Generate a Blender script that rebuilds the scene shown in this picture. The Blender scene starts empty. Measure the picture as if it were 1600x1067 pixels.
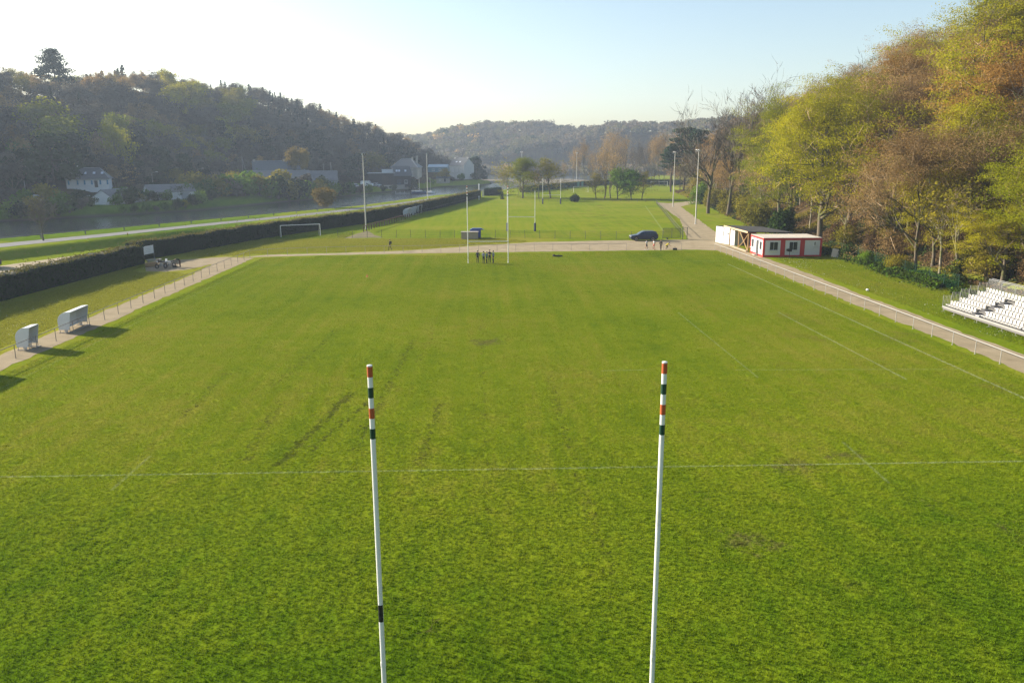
import bpy, bmesh, math, random
import numpy as np
from mathutils import Vector, Matrix

# ------------------------------------------------------------------ camera
SC = bpy.context.scene
COL = SC.collection
R = math.radians
CAM_H = 14.42
cam_data = bpy.data.cameras.new("camera")
cam_data.sensor_width = 36.0
cam_data.lens = 36.0 * 1244.0 / 1600.0
cam_data.clip_start = 0.3
cam_data.clip_end = 6000.0
cam = bpy.data.objects.new("camera", cam_data)
COL.objects.link(cam)
pitch, yaw, roll = R(13.0305), R(1.6466), R(0.2482)
fw = Vector((math.sin(yaw) * math.cos(pitch), math.cos(yaw) * math.cos(pitch), -math.sin(pitch)))
rt = Vector((math.cos(yaw), -math.sin(yaw), 0))
up = rt.cross(fw)
rr = rt * math.cos(roll) - up * math.sin(roll)
uu = rt * math.sin(roll) + up * math.cos(roll)
cam.matrix_world = Matrix(((rr.x, uu.x, -fw.x, 0), (rr.y, uu.y, -fw.y, 0), (rr.z, uu.z, -fw.z, CAM_H), (0, 0, 0, 1)))
SC.camera = cam

# ------------------------------------------------------------------ sky, sun, exposure
SUN_EL, SUN_AZ = R(19.5), R(-64.0)          # azimuth measured from +Y towards +X
world = bpy.data.worlds.new("World")
SC.world = world
world.use_nodes = True
wn = world.node_tree
bg = wn.nodes["Background"]
sky = wn.nodes.new("ShaderNodeTexSky")
sky.sky_type = 'NISHITA'
sky.sun_disc = False
sky.sun_elevation = SUN_EL
sky.sun_rotation = SUN_AZ
sky.altitude = 20
sky.air_density = 1.0
sky.dust_density = 1.5
sky.ozone_density = 1.1
wn.links.new(sky.outputs[0], bg.inputs[0])
bg.inputs[1].default_value = 0.084
sun_data = bpy.data.lights.new("sun", 'SUN')
sun_data.energy = 5.0
sun_data.angle = R(0.53)
sun_data.color = (1.0, 0.90, 0.74)
sun = bpy.data.objects.new("sun", sun_data)
COL.objects.link(sun)
sdir = Vector((math.sin(SUN_AZ) * math.cos(SUN_EL), math.cos(SUN_AZ) * math.cos(SUN_EL), math.sin(SUN_EL)))
sun.rotation_euler = (-sdir).to_track_quat('-Z', 'Y').to_euler()
sun.location = sdir * 300
SC.view_settings.view_transform = 'Standard'
SC.view_settings.look = 'None'
SC.view_settings.gamma = 1.0
SC.view_settings.exposure = 1.42
SC.render.engine = 'CYCLES'
SC.cycles.use_denoising = True
SC.cycles.denoiser = 'OPENIMAGEDENOISE'
SC.cycles.denoising_input_passes = 'RGB_ALBEDO_NORMAL'
SC.cycles.denoising_prefilter = 'NONE'
SC.cycles.use_adaptive_sampling = False
SC.cycles.max_bounces = 6
SC.cycles.diffuse_bounces = 2
SC.cycles.transmission_bounces = 3
SC.cycles.transparent_max_bounces = 12
SC.cycles.volume_bounces = 0
SC.cycles.caustics_reflective = False
SC.cycles.caustics_refractive = False

RNG = np.random.default_rng(7)

# ------------------------------------------------------------------ object helpers
class MB:
    """collects polygons (with material slots) and links them as one mesh object"""
    def __init__(s):
        s.v = []; s.f = []; s.m = []; s.n = 0
    def add(s, verts, faces, mi=0):
        o = s.n
        s.v.extend([tuple(map(float, p)) for p in verts]); s.n += len(verts)
        for f in faces:
            s.f.append([i + o for i in f]); s.m.append(mi)
        return s
    def box(s, c, d, rz=0.0, mi=0, taper=1.0):
        x, y, z = d[0] / 2, d[1] / 2, d[2] / 2
        P = []
        for dz in (-1, 1):
            t = taper if dz > 0 else 1.0
            for sx, sy in ((-1, -1), (1, -1), (1, 1), (-1, 1)):
                px, py = sx * x * t, sy * y * t
                P.append((c[0] + px * math.cos(rz) - py * math.sin(rz), c[1] + px * math.sin(rz) + py * math.cos(rz), c[2] + dz * z))
        return s.add(P, [(3, 2, 1, 0), (4, 5, 6, 7), (0, 1, 5, 4), (1, 2, 6, 5), (2, 3, 7, 6), (3, 0, 4, 7)], mi)
    def tube(s, pts, rad, n=8, mi=0, caps=True):
        pts = [Vector(p) for p in pts]
        if not hasattr(rad, '__len__'): rad = [rad] * len(pts)
        rings = []
        ref = Vector((0.31, 0.17, 0.93))
        P = []
        for i, p in enumerate(pts):
            d = (pts[min(i + 1, len(pts) - 1)] - pts[max(i - 1, 0)]).normalized()
            if abs(d.dot(ref)) > 0.93: r0 = Vector((1, 0, 0))
            else: r0 = ref
            a = d.cross(r0).normalized(); b = d.cross(a)
            for k in range(n):
                t = 2 * math.pi * k / n
                P.append(p + (a * math.cos(t) + b * math.sin(t)) * rad[i])
        F = []
        for i in range(len(pts) - 1):
            for k in range(n):
                F.append((i * n + k, i * n + (k + 1) % n, (i + 1) * n + (k + 1) % n, (i + 1) * n + k))
        if caps:
            F.append(tuple(range(n - 1, -1, -1))); F.append(tuple((len(pts) - 1) * n + k for k in range(n)))
        return s.add(P, F, mi)
    def lathe(s, prof, c=(0, 0, 0), n=16, mi=0, axis='z'):
        P = []
        for r, h in prof:
            for k in range(n):
                t = 2 * math.pi * k / n
                q = (r * math.cos(t), r * math.sin(t), h)
                if axis == 'x': q = (q[2], q[0], q[1])
                if axis == 'y': q = (q[0], q[2], q[1])
                P.append((c[0] + q[0], c[1] + q[1], c[2] + q[2]))
        F = []
        for i in range(len(prof) - 1):
            for k in range(n):
                F.append((i * n + k, i * n + (k + 1) % n, (i + 1) * n + (k + 1) % n, (i + 1) * n + k))
        F.append(tuple(range(n - 1, -1, -1))); F.append(tuple((len(prof) - 1) * n + k for k in range(n)))
        return s.add(P, F, mi)
    def prism(s, poly, h0, h1, axis='z', mi=0):
        """extrude a 2-D outline between h0 and h1 along an axis"""
        def q(p, h):
            if axis == 'z': return (p[0], p[1], h)
            if axis == 'x': return (h, p[0], p[1])
            return (p[0], h, p[1])
        n = len(poly)
        P = [q(p, h0) for p in poly] + [q(p, h1) for p in poly]
        F = [tuple(range(n - 1, -1, -1)), tuple(range(n, 2 * n))] + [(i, (i + 1) % n, n + (i + 1) % n, n + i) for i in range(n)]
        return s.add(P, F, mi)
    def build(s, name, mats, parent=None, smooth=False, bevel=0.0):
        return mesh_obj(name, s.v, s.f, mats, parent, s.m, smooth, bevel)

def mesh_obj(name, v, f, mats, parent=None, mi=None, smooth=False, bevel=0.0):
    me = bpy.data.meshes.new(name)
    me.from_pydata(v, [], f)
    mats = mats if isinstance(mats, (list, tuple)) else [mats]
    for m in mats: me.materials.append(m)
    if mi is not None and len(mats) > 1: me.polygons.foreach_set("material_index", mi)
    bm = bmesh.new(); bm.from_mesh(me)
    bmesh.ops.recalc_face_normals(bm, faces=bm.faces)
    if bevel > 0:
        ed = [e for e in bm.edges if len(e.link_faces) == 2 and e.calc_face_angle(0) > 0.6]
        bmesh.ops.bevel(bm, geom=ed, offset=bevel, segments=2, affect='EDGES', clamp_overlap=True)
    bm.to_mesh(me); bm.free()
    if smooth:
        me.polygons.foreach_set("use_smooth", [True] * len(me.polygons))
    o = bpy.data.objects.new(name, me)
    COL.objects.link(o)
    if parent is not None: o.parent = parent
    return o

def np_mesh(name, V, F, mats, MI=None, smooth=False):
    """fast mesh from numpy arrays; F is (n,4) or (n,3)"""
    me = bpy.data.meshes.new(name)
    V = np.ascontiguousarray(V, np.float32); F = np.ascontiguousarray(F, np.int32)
    k = F.shape[1]
    me.vertices.add(len(V)); me.vertices.foreach_set("co", V.ravel())
    me.loops.add(F.size); me.loops.foreach_set("vertex_index", F.ravel())
    me.polygons.add(len(F)); me.polygons.foreach_set("loop_start", np.arange(0, F.size, k, dtype=np.int32))
    mats = mats if isinstance(mats, (list, tuple)) else [mats]
    for m in mats: me.materials.append(m)
    if MI is not None: me.polygons.foreach_set("material_index", np.ascontiguousarray(MI, np.int32))
    if smooth: me.polygons.foreach_set("use_smooth", np.ones(len(F), bool))
    me.update(calc_edges=True)
    return me

def link(name, data, parent=None, loc=None, rz=None, sc=None):
    o = bpy.data.objects.new(name, data)
    COL.objects.link(o)
    if parent is not None: o.parent = parent
    if loc is not None: o.location = loc
    if rz is not None: o.rotation_euler = (0, 0, rz)
    if sc is not None: o.scale = sc if hasattr(sc, '__len__') else (sc, sc, sc)
    return o

def tag(o, label=None, cat=None, group=None, kind=None):
    if label: o["label"] = label
    if cat: o["category"] = cat
    if group: o["group"] = group
    if kind: o["kind"] = kind
    return o

def thing(name, label, cat, loc=(0, 0, 0), rz=0.0, group=None):
    o = bpy.data.objects.new(name, None)
    o.empty_display_size = 0.3
    COL.objects.link(o)
    o.location = loc; o.rotation_euler = (0, 0, rz)
    return tag(o, label, cat, group)

def struct(o):
    o["kind"] = "structure"; return o

def copy_tree(o, loc, rz, label=None, group=None, sc=None):
    c = o.copy(); COL.objects.link(c)
    c.location = loc; c.rotation_euler = (0, 0, rz)
    if sc is not None: c.scale = sc if hasattr(sc, '__len__') else (sc, sc, sc)
    if label: c["label"] = label
    if group: c["group"] = group
    for ch in [k for k in bpy.data.objects if k.parent == o]:
        d = ch.copy(); COL.objects.link(d); d.parent = c
        for g in [k for k in bpy.data.objects if k.parent == ch]:
            e = g.copy(); COL.objects.link(e); e.parent = d
    return c

# ------------------------------------------------------------------ material helpers
class NT:
    def __init__(s, name):
        s.mat = bpy.data.materials.new(name); s.mat.use_nodes = True
        s.t = s.mat.node_tree; s.t.nodes.clear()
        s.out = s.t.nodes.new("ShaderNodeOutputMaterial")
    def n(s, kind, **kw):
        nd = s.t.nodes.new(kind)
        for k, v in kw.items(): setattr(nd, k, v)
        return nd
    def l(s, a, b): s.t.links.new(a, b)
    def put(s, sock, v):
        if hasattr(v, 'is_output'): s.l(v, sock)
        else: sock.default_value = v
    def math(s, op, a, b=0.0, c=None, clamp=False):
        nd = s.n("ShaderNodeMath", operation=op); nd.use_clamp = clamp
        s.put(nd.inputs[0], a); s.put(nd.inputs[1], b)
        if c is not None: s.put(nd.inputs[2], c)
        return nd.outputs[0]
    def vmath(s, op, a, b):
        nd = s.n("ShaderNodeVectorMath", operation=op)
        s.put(nd.inputs[0], a); s.put(nd.inputs[1], b)
        return nd.outputs['Value'] if op in ('DOT_PRODUCT', 'DISTANCE', 'LENGTH') else nd.outputs['Vector']
    def noise(s, vec, scale, detail=3.0, rough=0.55, color=False):
        nd = s.n("ShaderNodeTexNoise"); s.l(vec, nd.inputs['Vector'])
        nd.inputs['Scale'].default_value = scale; nd.inputs['Detail'].default_value = detail; nd.inputs['Roughness'].default_value = rough
        return nd.outputs['Color'] if color else nd.outputs['Fac']
    def ramp(s, fac, stops, mode='LINEAR'):
        nd = s.n("ShaderNodeValToRGB"); nd.color_ramp.interpolation = mode
        e = nd.color_ramp.elements
        while len(e) < len(stops): e.new(0.5)
        for i, (p, c) in enumerate(stops):
            e[i].position = p; e[i].color = (*c, 1) if len(c) == 3 else c
        s.put(nd.inputs[0], fac); return nd.outputs[0]
    def step(s, v, a, b):
        nd = s.n("ShaderNodeMapRange"); nd.interpolation_type = 'SMOOTHSTEP'
        s.put(nd.inputs[0], v); s.put(nd.inputs[1], a); s.put(nd.inputs[2], b)
        return nd.outputs[0]
    def mix(s, fac, a, b, op='MIX'):
        nd = s.n("ShaderNodeMix", data_type='RGBA', blend_type=op)
        s.put(nd.inputs['Factor'], fac)
        s.put(nd.inputs[6], a if hasattr(a, 'is_output') or len(a) == 4 else (*a, 1))
        s.put(nd.inputs[7], b if hasattr(b, 'is_output') or len(b) == 4 else (*b, 1))
        return nd.outputs[2]
    def pos(s): return s.n("ShaderNodeNewGeometry").outputs['Position']
    def obj(s): return s.n("ShaderNodeTexCoord").outputs['Object']
    def rand(s): return s.n("ShaderNodeObjectInfo").outputs['Random']
    def bsdf(s, color, rough=0.7, metal=0.0, spec=0.5, normal=None, **kw):
        b = s.n("ShaderNodeBsdfPrincipled")
        s.put(b.inputs['Base Color'], color if hasattr(color, 'is_output') or len(color) == 4 else (*color, 1))
        s.put(b.inputs['Roughness'], rough); b.inputs['Metallic'].default_value = metal
        b.inputs['Specular IOR Level'].default_value = spec
        if normal is not None: s.l(normal, b.inputs['Normal'])
        for k, v in kw.items(): s.put(b.inputs[k], v)
        return b.outputs[0]
    def bump(s, h, strength=0.5, dist=0.05):
        b = s.n("ShaderNodeBump"); b.inputs['Strength'].default_value = strength; b.inputs['Distance'].default_value = dist
        s.l(h, b.inputs['Height']); return b.outputs[0]
    def done(s, surf):
        s.l(surf, s.out.inputs['Surface']); return s.mat

def simple(name, col, rough=0.6, metal=0.0, var=0.12, scale=3.0, bump=0.0, spec=0.4, dirt=None):
    """plain paint / metal / plaster with mottled wear"""
    t = NT(name); o = t.obj()
    n1 = t.noise(o, scale, 4.0); n2 = t.noise(o, scale * 7, 3.0)
    lo = tuple(c * (1 - var) for c in col); hi = tuple(min(1, c * (1 + var)) for c in col)
    c = t.mix(n1, lo, hi)
    c = t.mix(t.math('MULTIPLY', n2, 0.25), c, tuple(x * 0.8 for x in col))
    if dirt: c = t.mix(t.step(n1, 0.55, 0.75), c, dirt)
    nm = t.bump(n2, bump, 0.02) if bump else None
    return t.done(t.bsdf(c, rough, metal, spec, nm))

def leaf_mat(name, cols, trans=0.35, var_obj=0.5, pscale=0.35):
    """leaves: colour drifts from clump to clump and from tree to tree"""
    t = NT(name)
    p = t.pos(); n1 = t.noise(p, pscale, 3.0); n2 = t.noise(p, 2.3, 2.0)
    r = t.rand()
    k = t.math('ADD', t.math('MULTIPLY', n1, 0.75), t.math('MULTIPLY', n2, 0.35))
    k = t.math('ADD', k, t.math('MULTIPLY', t.math('SUBTRACT', r, 0.5), var_obj))
    k = t.math('SUBTRACT', k, 0.05)
    st = [(0.25 + 0.5 * i / max(1, len(cols) - 1), c) for i, c in enumerate(cols)]
    c = t.ramp(k, st)
    d = t.n("ShaderNodeBsdfDiffuse"); t.l(c, d.inputs[0])
    tr = t.n("ShaderNodeBsdfTranslucent"); t.l(t.mix(0.5, c, t.mix(1.0, c, (1.0, 0.95, 0.45), 'MULTIPLY')), tr.inputs[0])
    m = t.n("ShaderNodeMixShader"); m.inputs[0].default_value = trans
    t.l(d.outputs[0], m.inputs[1]); t.l(tr.outputs[0], m.inputs[2])
    return t.done(m.outputs[0])
# ================================================================== TERRAIN
def sstep(t):
    t = np.clip(t, 0, 1); return t * t * (3 - 2 * t)

def vnoise(x, y, seed=0):
    """smooth value noise, vectorised"""
    xi = np.floor(x).astype(np.int64); yi = np.floor(y).astype(np.int64)
    fx = x - xi; fy = y - yi; fx = fx * fx * (3 - 2 * fx); fy = fy * fy * (3 - 2 * fy)
    def h(a, b):
        k = (a * 374761393 + b * 668265263 + seed * 974711) & 0xffffffff
        k = ((k ^ (k >> 13)) * 1274126177) & 0xffffffff
        return ((k ^ (k >> 16)) & 0xffff) / 65535.0
    return (h(xi, yi) * (1 - fx) + h(xi + 1, yi) * fx) * (1 - fy) + (h(xi, yi + 1) * (1 - fx) + h(xi + 1, yi + 1) * fx) * fy

def fbm(x, y, seed=0, o=3):
    s = 0; a = 0.5
    for i in range(o):
        s = s + a * vnoise(x, y, seed + i); x = x * 2.03; y = y * 2.03; a *= 0.5
    return s

# outline of the river (near bank first, then round the far water and back along the far bank)
RIVER = np.array([(-150, 20), (-96, 150), (-71, 199), (-43, 252), (-24, 318), (-9, 345), (6, 375), (22, 430), (42, 470), (85, 520), (135, 640), (170, 800),
                  (60, 830), (-40, 790), (-95, 700), (-70, 600), (-24, 545), (3, 520), (3, 488), (-8, 461), (-22, 449), (-36, 407), (-50, 378), (-68, 320),
                  (-92, 252), (-128, 214), (-190, 150), (-260, 20)], float)

def river_sd(x, y):
    """signed distance to the river outline, negative inside"""
    d = np.full(x.shape, 1e9); ins = np.zeros(x.shape, bool)
    n = len(RIVER)
    for i in range(n):
        ax, ay = RIVER[i]; bx, by = RIVER[(i + 1) % n]
        ex, ey = bx - ax, by - ay
        t = np.clip(((x - ax) * ex + (y - ay) * ey) / (ex * ex + ey * ey), 0, 1)
        d = np.minimum(d, np.hypot(x - ax - t * ex, y - ay - t * ey))
        c = ((ay > y) != (by > y)) & (x < (bx - ax) * (y - ay) / ((by - ay) if by != ay else 1e-9) + ax)
        ins ^= c
    return np.where(ins, -d, d)

# left hill, by bearing from the pitch: foot distance, ridge distance, ridge height
LH = np.array([(-100, 320, 420, 30), (-75, 300, 400, 52), (-60, 282, 388, 66), (-50, 270, 380, 70), (-41, 268, 372, 64), (-35, 272, 392, 55), (-31.5, 280, 438, 45), (-29.7, 284, 450, 44), (-26.8, 292, 445, 41), (-22.9, 315, 480, 48), (-19.2, 345, 520, 49),
               (-15.3, 378, 540, 46.5), (-11.3, 408, 560, 37), (-7.1, 445, 580, 24.5), (-4.6, 468, 590, 13), (-3.0, 480, 600, 4), (-1.5, 490, 610, 0)])
# far hills beyond the water
FH = np.array([(-60, 800, 1080, 42), (-4.5, 780, 1000, 30), (-3.0, 770, 980, 38), (-1.5, 760, 980, 42), (1.2, 750, 990, 45), (4.0, 730, 960, 43), (6.2, 720, 930, 37), (8.6, 680, 900, 39),
               (11.5, 620, 870, 38), (15, 560, 850, 40), (25, 520, 800, 48), (60, 520, 800, 55)])
# right hill: for each Y the foot, the width of the slope and its height
RH = np.array([(-120, 66, 60, 48), (0, 62, 58, 47), (50, 60, 56, 40), (84, 57, 54, 41), (100, 55, 52, 39), (125, 53, 51, 36), (160, 56, 47, 31), (195, 60, 44, 26), (235, 66, 42, 19), (280, 72, 40, 14),
               (330, 78, 42, 11), (390, 88, 50, 10), (470, 120, 70, 12), (620, 180, 120, 20)])
PADS = [(-131, 271, 13, 5.0), (-112, 254, 16, 1.0), (-104, 268, 10, 1.4), (-82, 336, 26, 2.6), (-91, 356, 14, 6.2), (-48, 400, 16, 0.9), (-42, 420, 12, 4.8), (-15, 476, 9, 2.0), (-29, 491, 10, 5.8), (-62, 372, 12, 1.1), (-100, 300, 12, 2.2)]

def terrain(x, y):
    x = np.asarray(x, float); y = np.asarray(y, float)
    az = np.degrees(np.arctan2(x, y)); D = np.hypot(x, y)
    z = np.zeros(x.shape)
    f = np.interp(az, LH[:, 0], LH[:, 1]); r = np.interp(az, LH[:, 0], LH[:, 2]); zr = np.interp(az, LH[:, 0], LH[:, 3])
    front = (az > -110) & (az < -1.5)
    s = (D - f) / (r - f)
    hl = zr * sstep(s) * (1 - 0.55 * sstep((D - r) / 260)) * front
    hl = hl + np.where(front & (s > 0.05), (fbm(x / 38, y / 38, 3) - 0.45) * 9 * np.clip(s * 3, 0, 1) * np.clip(zr / 20, 0, 1), 0)
    # gentle foreshore between the far bank and the hill
    hl = np.maximum(hl, np.where(front & (D > 215) & (az < -6), np.clip((D - f + 95) / 95, 0, 1) * 2.4, 0))
    f = np.interp(az, FH[:, 0], FH[:, 1]); r = np.interp(az, FH[:, 0], FH[:, 2]); zr = np.interp(az, FH[:, 0], FH[:, 3])
    fr = np.abs(az) < 70
    hf = zr * sstep((D - f) / (r - f)) * fr
    hf = hf + np.where(fr & (D > f), (fbm(x / 90, y / 90, 11) - 0.45) * 16 * np.clip((D - f) / 120, 0, 1), 0)
    xf = np.interp(y, RH[:, 0], RH[:, 1]); w = np.interp(y, RH[:, 0], RH[:, 2]); hr = np.interp(y, RH[:, 0], RH[:, 3])
    s = (x - xf) / w
    hg = hr * sstep(0.5 * np.clip(s, 0, 1) + 0.5 * np.clip(s, 0, 1) ** 0.9 * 0.98) * (y < 640)
    hg = np.where(x > xf, hr * (0.6 * np.clip(s, 0, 1) + 0.4 * sstep(s)) * np.clip((640 - y) / 100, 0, 1), 0)
    hg = hg + np.where((x > xf) & (y < 640), (fbm(x / 16, y / 16, 5) - 0.45) * 4.5 * np.clip(s * 3, 0, 1), 0)
    z = np.maximum(np.maximum(hl, hf), hg)
    for (px, py, pr, pz) in PADS:
        k = 1 - sstep((np.hypot(x - px, y - py) - pr) / 10)
        z = z * (1 - k) + pz * k
    # grass bank between the road and the gravel lot
    t = ((x + 78) * 0.42 + (y - 112) * 0.907); o = ((x + 78) * 0.907 - (y - 112) * 0.42)
    z = z + 1.3 * sstep(1 - np.abs(o - 0.6) / 4.0) * sstep((t + 30) / 12) * sstep((62 - t) / 14)
    near = (D < 900)
    sd = np.full(x.shape, 50.0)
    if near.any(): sd[near] = river_sd(x[near], y[near])
    bank = sstep((sd + 3.0) / 6.5)
    z = np.where(sd < 6, z * bank + (-4.2) * (1 - bank), z)
    return z

def tz(x, y): return float(terrain(np.array([x]), np.array([y]))[0])

# ---- colour of the turf, shared by the ground and the grass standing on it
def seg_mask(t, xy, a, b, w):
    """1 on the painted / worn segment a-b of half width w, 0 off it"""
    ax, ay = a; L = math.hypot(b[0] - ax, b[1] - ay); dx, dy = (b[0] - ax) / L, (b[1] - ay) / L
    rel = t.vmath('SUBTRACT', xy, (ax, ay, 0))
    u = t.vmath('DOT_PRODUCT', rel, (dx, dy, 0)); v = t.math('ABSOLUTE', t.vmath('DOT_PRODUCT', rel, (-dy, dx, 0)))
    m = t.step(v, w * (1.35 if w < .15 else 1.9), w * (0.65 if w < .15 else 0.0))
    m = t.math('MULTIPLY', m, t.math('GREATER_THAN', u, 0.0))
    return t.math('MULTIPLY', m, t.math('LESS_THAN', u, L))

LINES = [((14, 35.45), (33.0, 35.45), .07, .34), ((-32.5, 35.45), (14, 35.45), .07, .28), ((17.97, 33.1), (18.2, 38.4), .07, .18), ((17.9, 50.8), (17.9, 73.8), .07, .20),
         ((27.5, 50.0), (27.35, 73.3), .08, .36), ((32.45, 40), (32.8, 108), .10, .42), ((7.7, 53), (10.9, 53.1), .08, .25), ((17, 52.8), (32.5, 52.3), .07, .20),
         ((-16.97, 33.7), (-16.97, 37.9), .08, .15), ((-31.6, 48), (-32.2, 112), .09, .10), ((34.5, 156.7), (47, 240), .16, .22), ((8, 111.1), (33, 111.2), .12, .18), ((-32.3, 111.0), (-4, 111.0), .12, .12)]
TRACKS = [((-10.3, 36.2), (-8.7, 48.5), .34, .68), ((-9.2, 38.0), (-7.4, 46.5), .3, .62), ((-17.6, 44.0), (-18.2, 53.5), .4, .5), ((-0.82, 81.0), (-0.16, 28.0), .25, .36),
          ((3.9, 51.9), (4.2, 24.0), .4, .42), ((-6.9, 38.2), (-6.2, 63.0), .4, .52), ((-3.5, 36.0), (-3.0, 46.0), .3, .55), ((-12.1, 37.0), (-12.8, 47.0), .4, .5), ((10.0, 46), (14.5, 33), .4, .3),
          ((-14.0, 50), (-13.2, 68), .6, .4), ((-5.0, 55), (-4.8, 75), .5, .36), ((8.0, 53.05), (17, 52.9), .25, .25)]
WORN = [((9.9, 27.9), 2.2, .8), ((9.2, 31.6), 1.8, .6), ((14.4, 35.3), 2.6, .75), ((17.5, 36.6), 1.5, .8), ((-0.2, 62.1), 2.2, .9), ((10.3, 56.0), 1.3, .5), ((18.3, 30.6), 1.6, .65), ((20.4, 28.5), 1.3, .7),
        ((-2.2, 22.5), .5, .8), ((1.0, 35.3), 3.6, .4), ((-8.9, 39.6), .8, .7), ((6.8, 33.5), 1.2, .5), ((12.5, 24.5), 2.6, .55), ((1.5, 49.2), .6, .7), ((3.2, 44.5), 1.0, .5), ((14.2, 22.9), 2.0, .55), ((5.2, 25.4), 1.3, .5), ((-6.0, 46.2), .7, .7), ((-16.9, 45.3), 1.3, .35)]

def turf_color(t):
    p = t.pos()
    flat = t.vmath('MULTIPLY', p, (1, 1, 0))
    big = t.noise(flat, 0.055, 3.0); mid = t.noise(flat, 0.8, 4.0); fine = t.noise(flat, 5.0, 3.0)
    k = t.math('ADD', t.math('MULTIPLY', big, 0.50), t.math('MULTIPLY', mid, 0.30))
    k = t.math('ADD', k, t.math('MULTIPLY', fine, 0.16))
    streak = t.noise(t.vmath('MULTIPLY', flat, (1.0, 0.045, 1)), 0.85, 3.0, 0.6)
    k = t.math('ADD', k, t.math('MULTIPLY', streak, 0.30))
    # the turf colour is darker near the goal line, paler down the pitch
    sep = t.n("ShaderNodeSeparateXYZ"); t.l(p, sep.inputs[0])
    k = t.math('ADD', k, t.math('MULTIPLY', t.step(sep.outputs[1], 15.0, 38.0), 0.22))
    verge_shade = t.step(sep.outputs[0], -53.0, -57.0)  # turf towards the river darkened in colour to imitate shade
    k = t.math('SUBTRACT', k, t.math('MULTIPLY', verge_shade, 0.22))
    dry = t.math('MULTIPLY', t.step(sep.outputs[0], -36.2, -37.6), t.step(sep.outputs[1], 150.0, 140.0))
    dry = t.math('MAXIMUM', dry, t.math('MULTIPLY', t.math('MULTIPLY', t.step(sep.outputs[1], 124.0, 126.5), t.step(sep.outputs[1], 147.5, 146.0)), t.step(sep.outputs[0], 12.0, 4.0)))
    k = t.math('ADD', k, t.math('MULTIPLY', dry, 0.20))
    k = t.math('ADD', k, 0.005)
    col = t.ramp(k, [(0.44, (0.048, 0.112, 0.005)), (0.64, (0.112, 0.188, 0.007)), (0.84, (0.200, 0.256, 0.011)), (1.0, (0.270, 0.272, 0.030))])
    # bare soil
    worn = None
    nz = t.noise(flat, 0.9, 4.0, 0.65, color=True)
    warp = t.vmath('ADD', flat, t.vmath('MULTIPLY', t.vmath('SUBTRACT', nz, (0.5, 0.5, 0.5)), (5.5, 3.2, 0)))
    for (c, r, s) in WORN:
        d = t.vmath('DISTANCE', warp, (c[0], c[1], 0))
        m = t.math('MULTIPLY', t.step(d, r * 1.5, r * 0.0), s * 0.85)
        worn = m if worn is None else t.math('MAXIMUM', worn, m)
    scuff_shade = None
    warp2 = t.vmath('ADD', flat, t.vmath('MULTIPLY', t.vmath('SUBTRACT', nz, (0.5, 0.5, 0.5)), (1.1, 0.8, 0)))
    for (a, b, w, s) in TRACKS:
        m = t.math('MULTIPLY', seg_mask(t, warp2, a, b, w), s)
        scuff_shade = m if scuff_shade is None else t.math('MAXIMUM', scuff_shade, m)
    patch = t.noise(flat, 1.9, 5.0, 0.7)
    soil = t.step(t.math('ADD', t.math('MULTIPLY', worn, 0.62), t.math('MULTIPLY', patch, 0.62)), 0.58, 0.80)
    soil = t.math('MULTIPLY', soil, 0.62)
    sparse = t.math('MULTIPLY', t.step(t.math('ADD', patch, t.math('MULTIPLY', big, 0.35)), 0.80, 0.98), 0.45)
    soil = t.math('MAXIMUM', soil, sparse)
    col = t.mix(soil, col, t.ramp(fine, [(0.3, (0.085, 0.062, 0.030)), (0.7, (0.19, 0.150, 0.070))]))
    clod_shade = t.noise(t.vmath('MULTIPLY', flat, (1.0, 0.7, 1)), 4.2, 3.0, 0.6)
    scuff_shade = t.step(t.math('ADD', t.math('ADD', t.math('MULTIPLY', scuff_shade, 0.50), clod_shade), t.math('MULTIPLY', t.noise(flat, 0.8, 2.0), 0.30)), 0.84, 1.04)
    col = t.mix(t.math('MULTIPLY', scuff_shade, 0.6), col, (0.045, 0.045, 0.018))  # scuffed mud tracks, with the shadows of their clods painted in
    line = None
    for (a, b, w, s) in LINES:
        m = t.math('MULTIPLY', seg_mask(t, flat, a, b, w), s * 0.72)
        line = m if line is None else t.math('MAXIMUM', line, m)
    line = t.math('MULTIPLY', line, t.step(t.noise(flat, 3.1, 4.0, 0.7), 0.22, 0.62))
    return t.mix(line, col, (0.62, 0.66, 0.56)), soil, fine, sep

def make_ground_mat():
    t = NT("ground")
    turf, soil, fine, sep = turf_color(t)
    p = t.pos(); flat = t.vmath('MULTIPLY', p, (1, 1, 0))
    wood = t.ramp(t.noise(flat, 0.25, 5.0, 0.65), [(0.3, (0.030, 0.030, 0.012)), (0.5, (0.075, 0.050, 0.026)), (0.7, (0.10, 0.085, 0.028))])
    x, y, z = sep.outputs
    blade_shade = t.math('ADD', 0.76, t.math('MULTIPLY', t.step(y, 140.0, 150.0), 0.02))  # ground colour darkened to stand in for the self-shadow of the blades
    hsv = t.n("ShaderNodeHueSaturation"); t.l(turf, hsv.inputs['Color']); t.put(hsv.inputs['Value'], blade_shade); turf = hsv.outputs[0]
    onhill = t.step(t.math('ADD', t.math('ADD', z, t.math('MULTIPLY', t.math('GREATER_THAN', x, 20.0), 1.1)), t.math('MULTIPLY', t.noise(flat, 0.2, 3.0), 2.2)), 2.2, 3.2)
    col = t.mix(onhill, turf, wood)
    bed = t.step(z, -0.5, -1.4)
    col = t.mix(bed, col, (0.085, 0.075, 0.05))
    h = t.math('ADD', t.math('MULTIPLY', t.noise(flat, 1.4, 4.0, 0.7), 0.10), t.math('MULTIPLY', t.noise(flat, 6.0, 3.0), 0.05))
    nm = t.bump(h, 0.9, 1.0)
    d = t.n("ShaderNodeBsdfDiffuse"); t.l(col, d.inputs[0]); t.l(nm, d.inputs['Normal'])
    return t.done(d.outputs[0])

GROUND_MAT = make_ground_mat()

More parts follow.
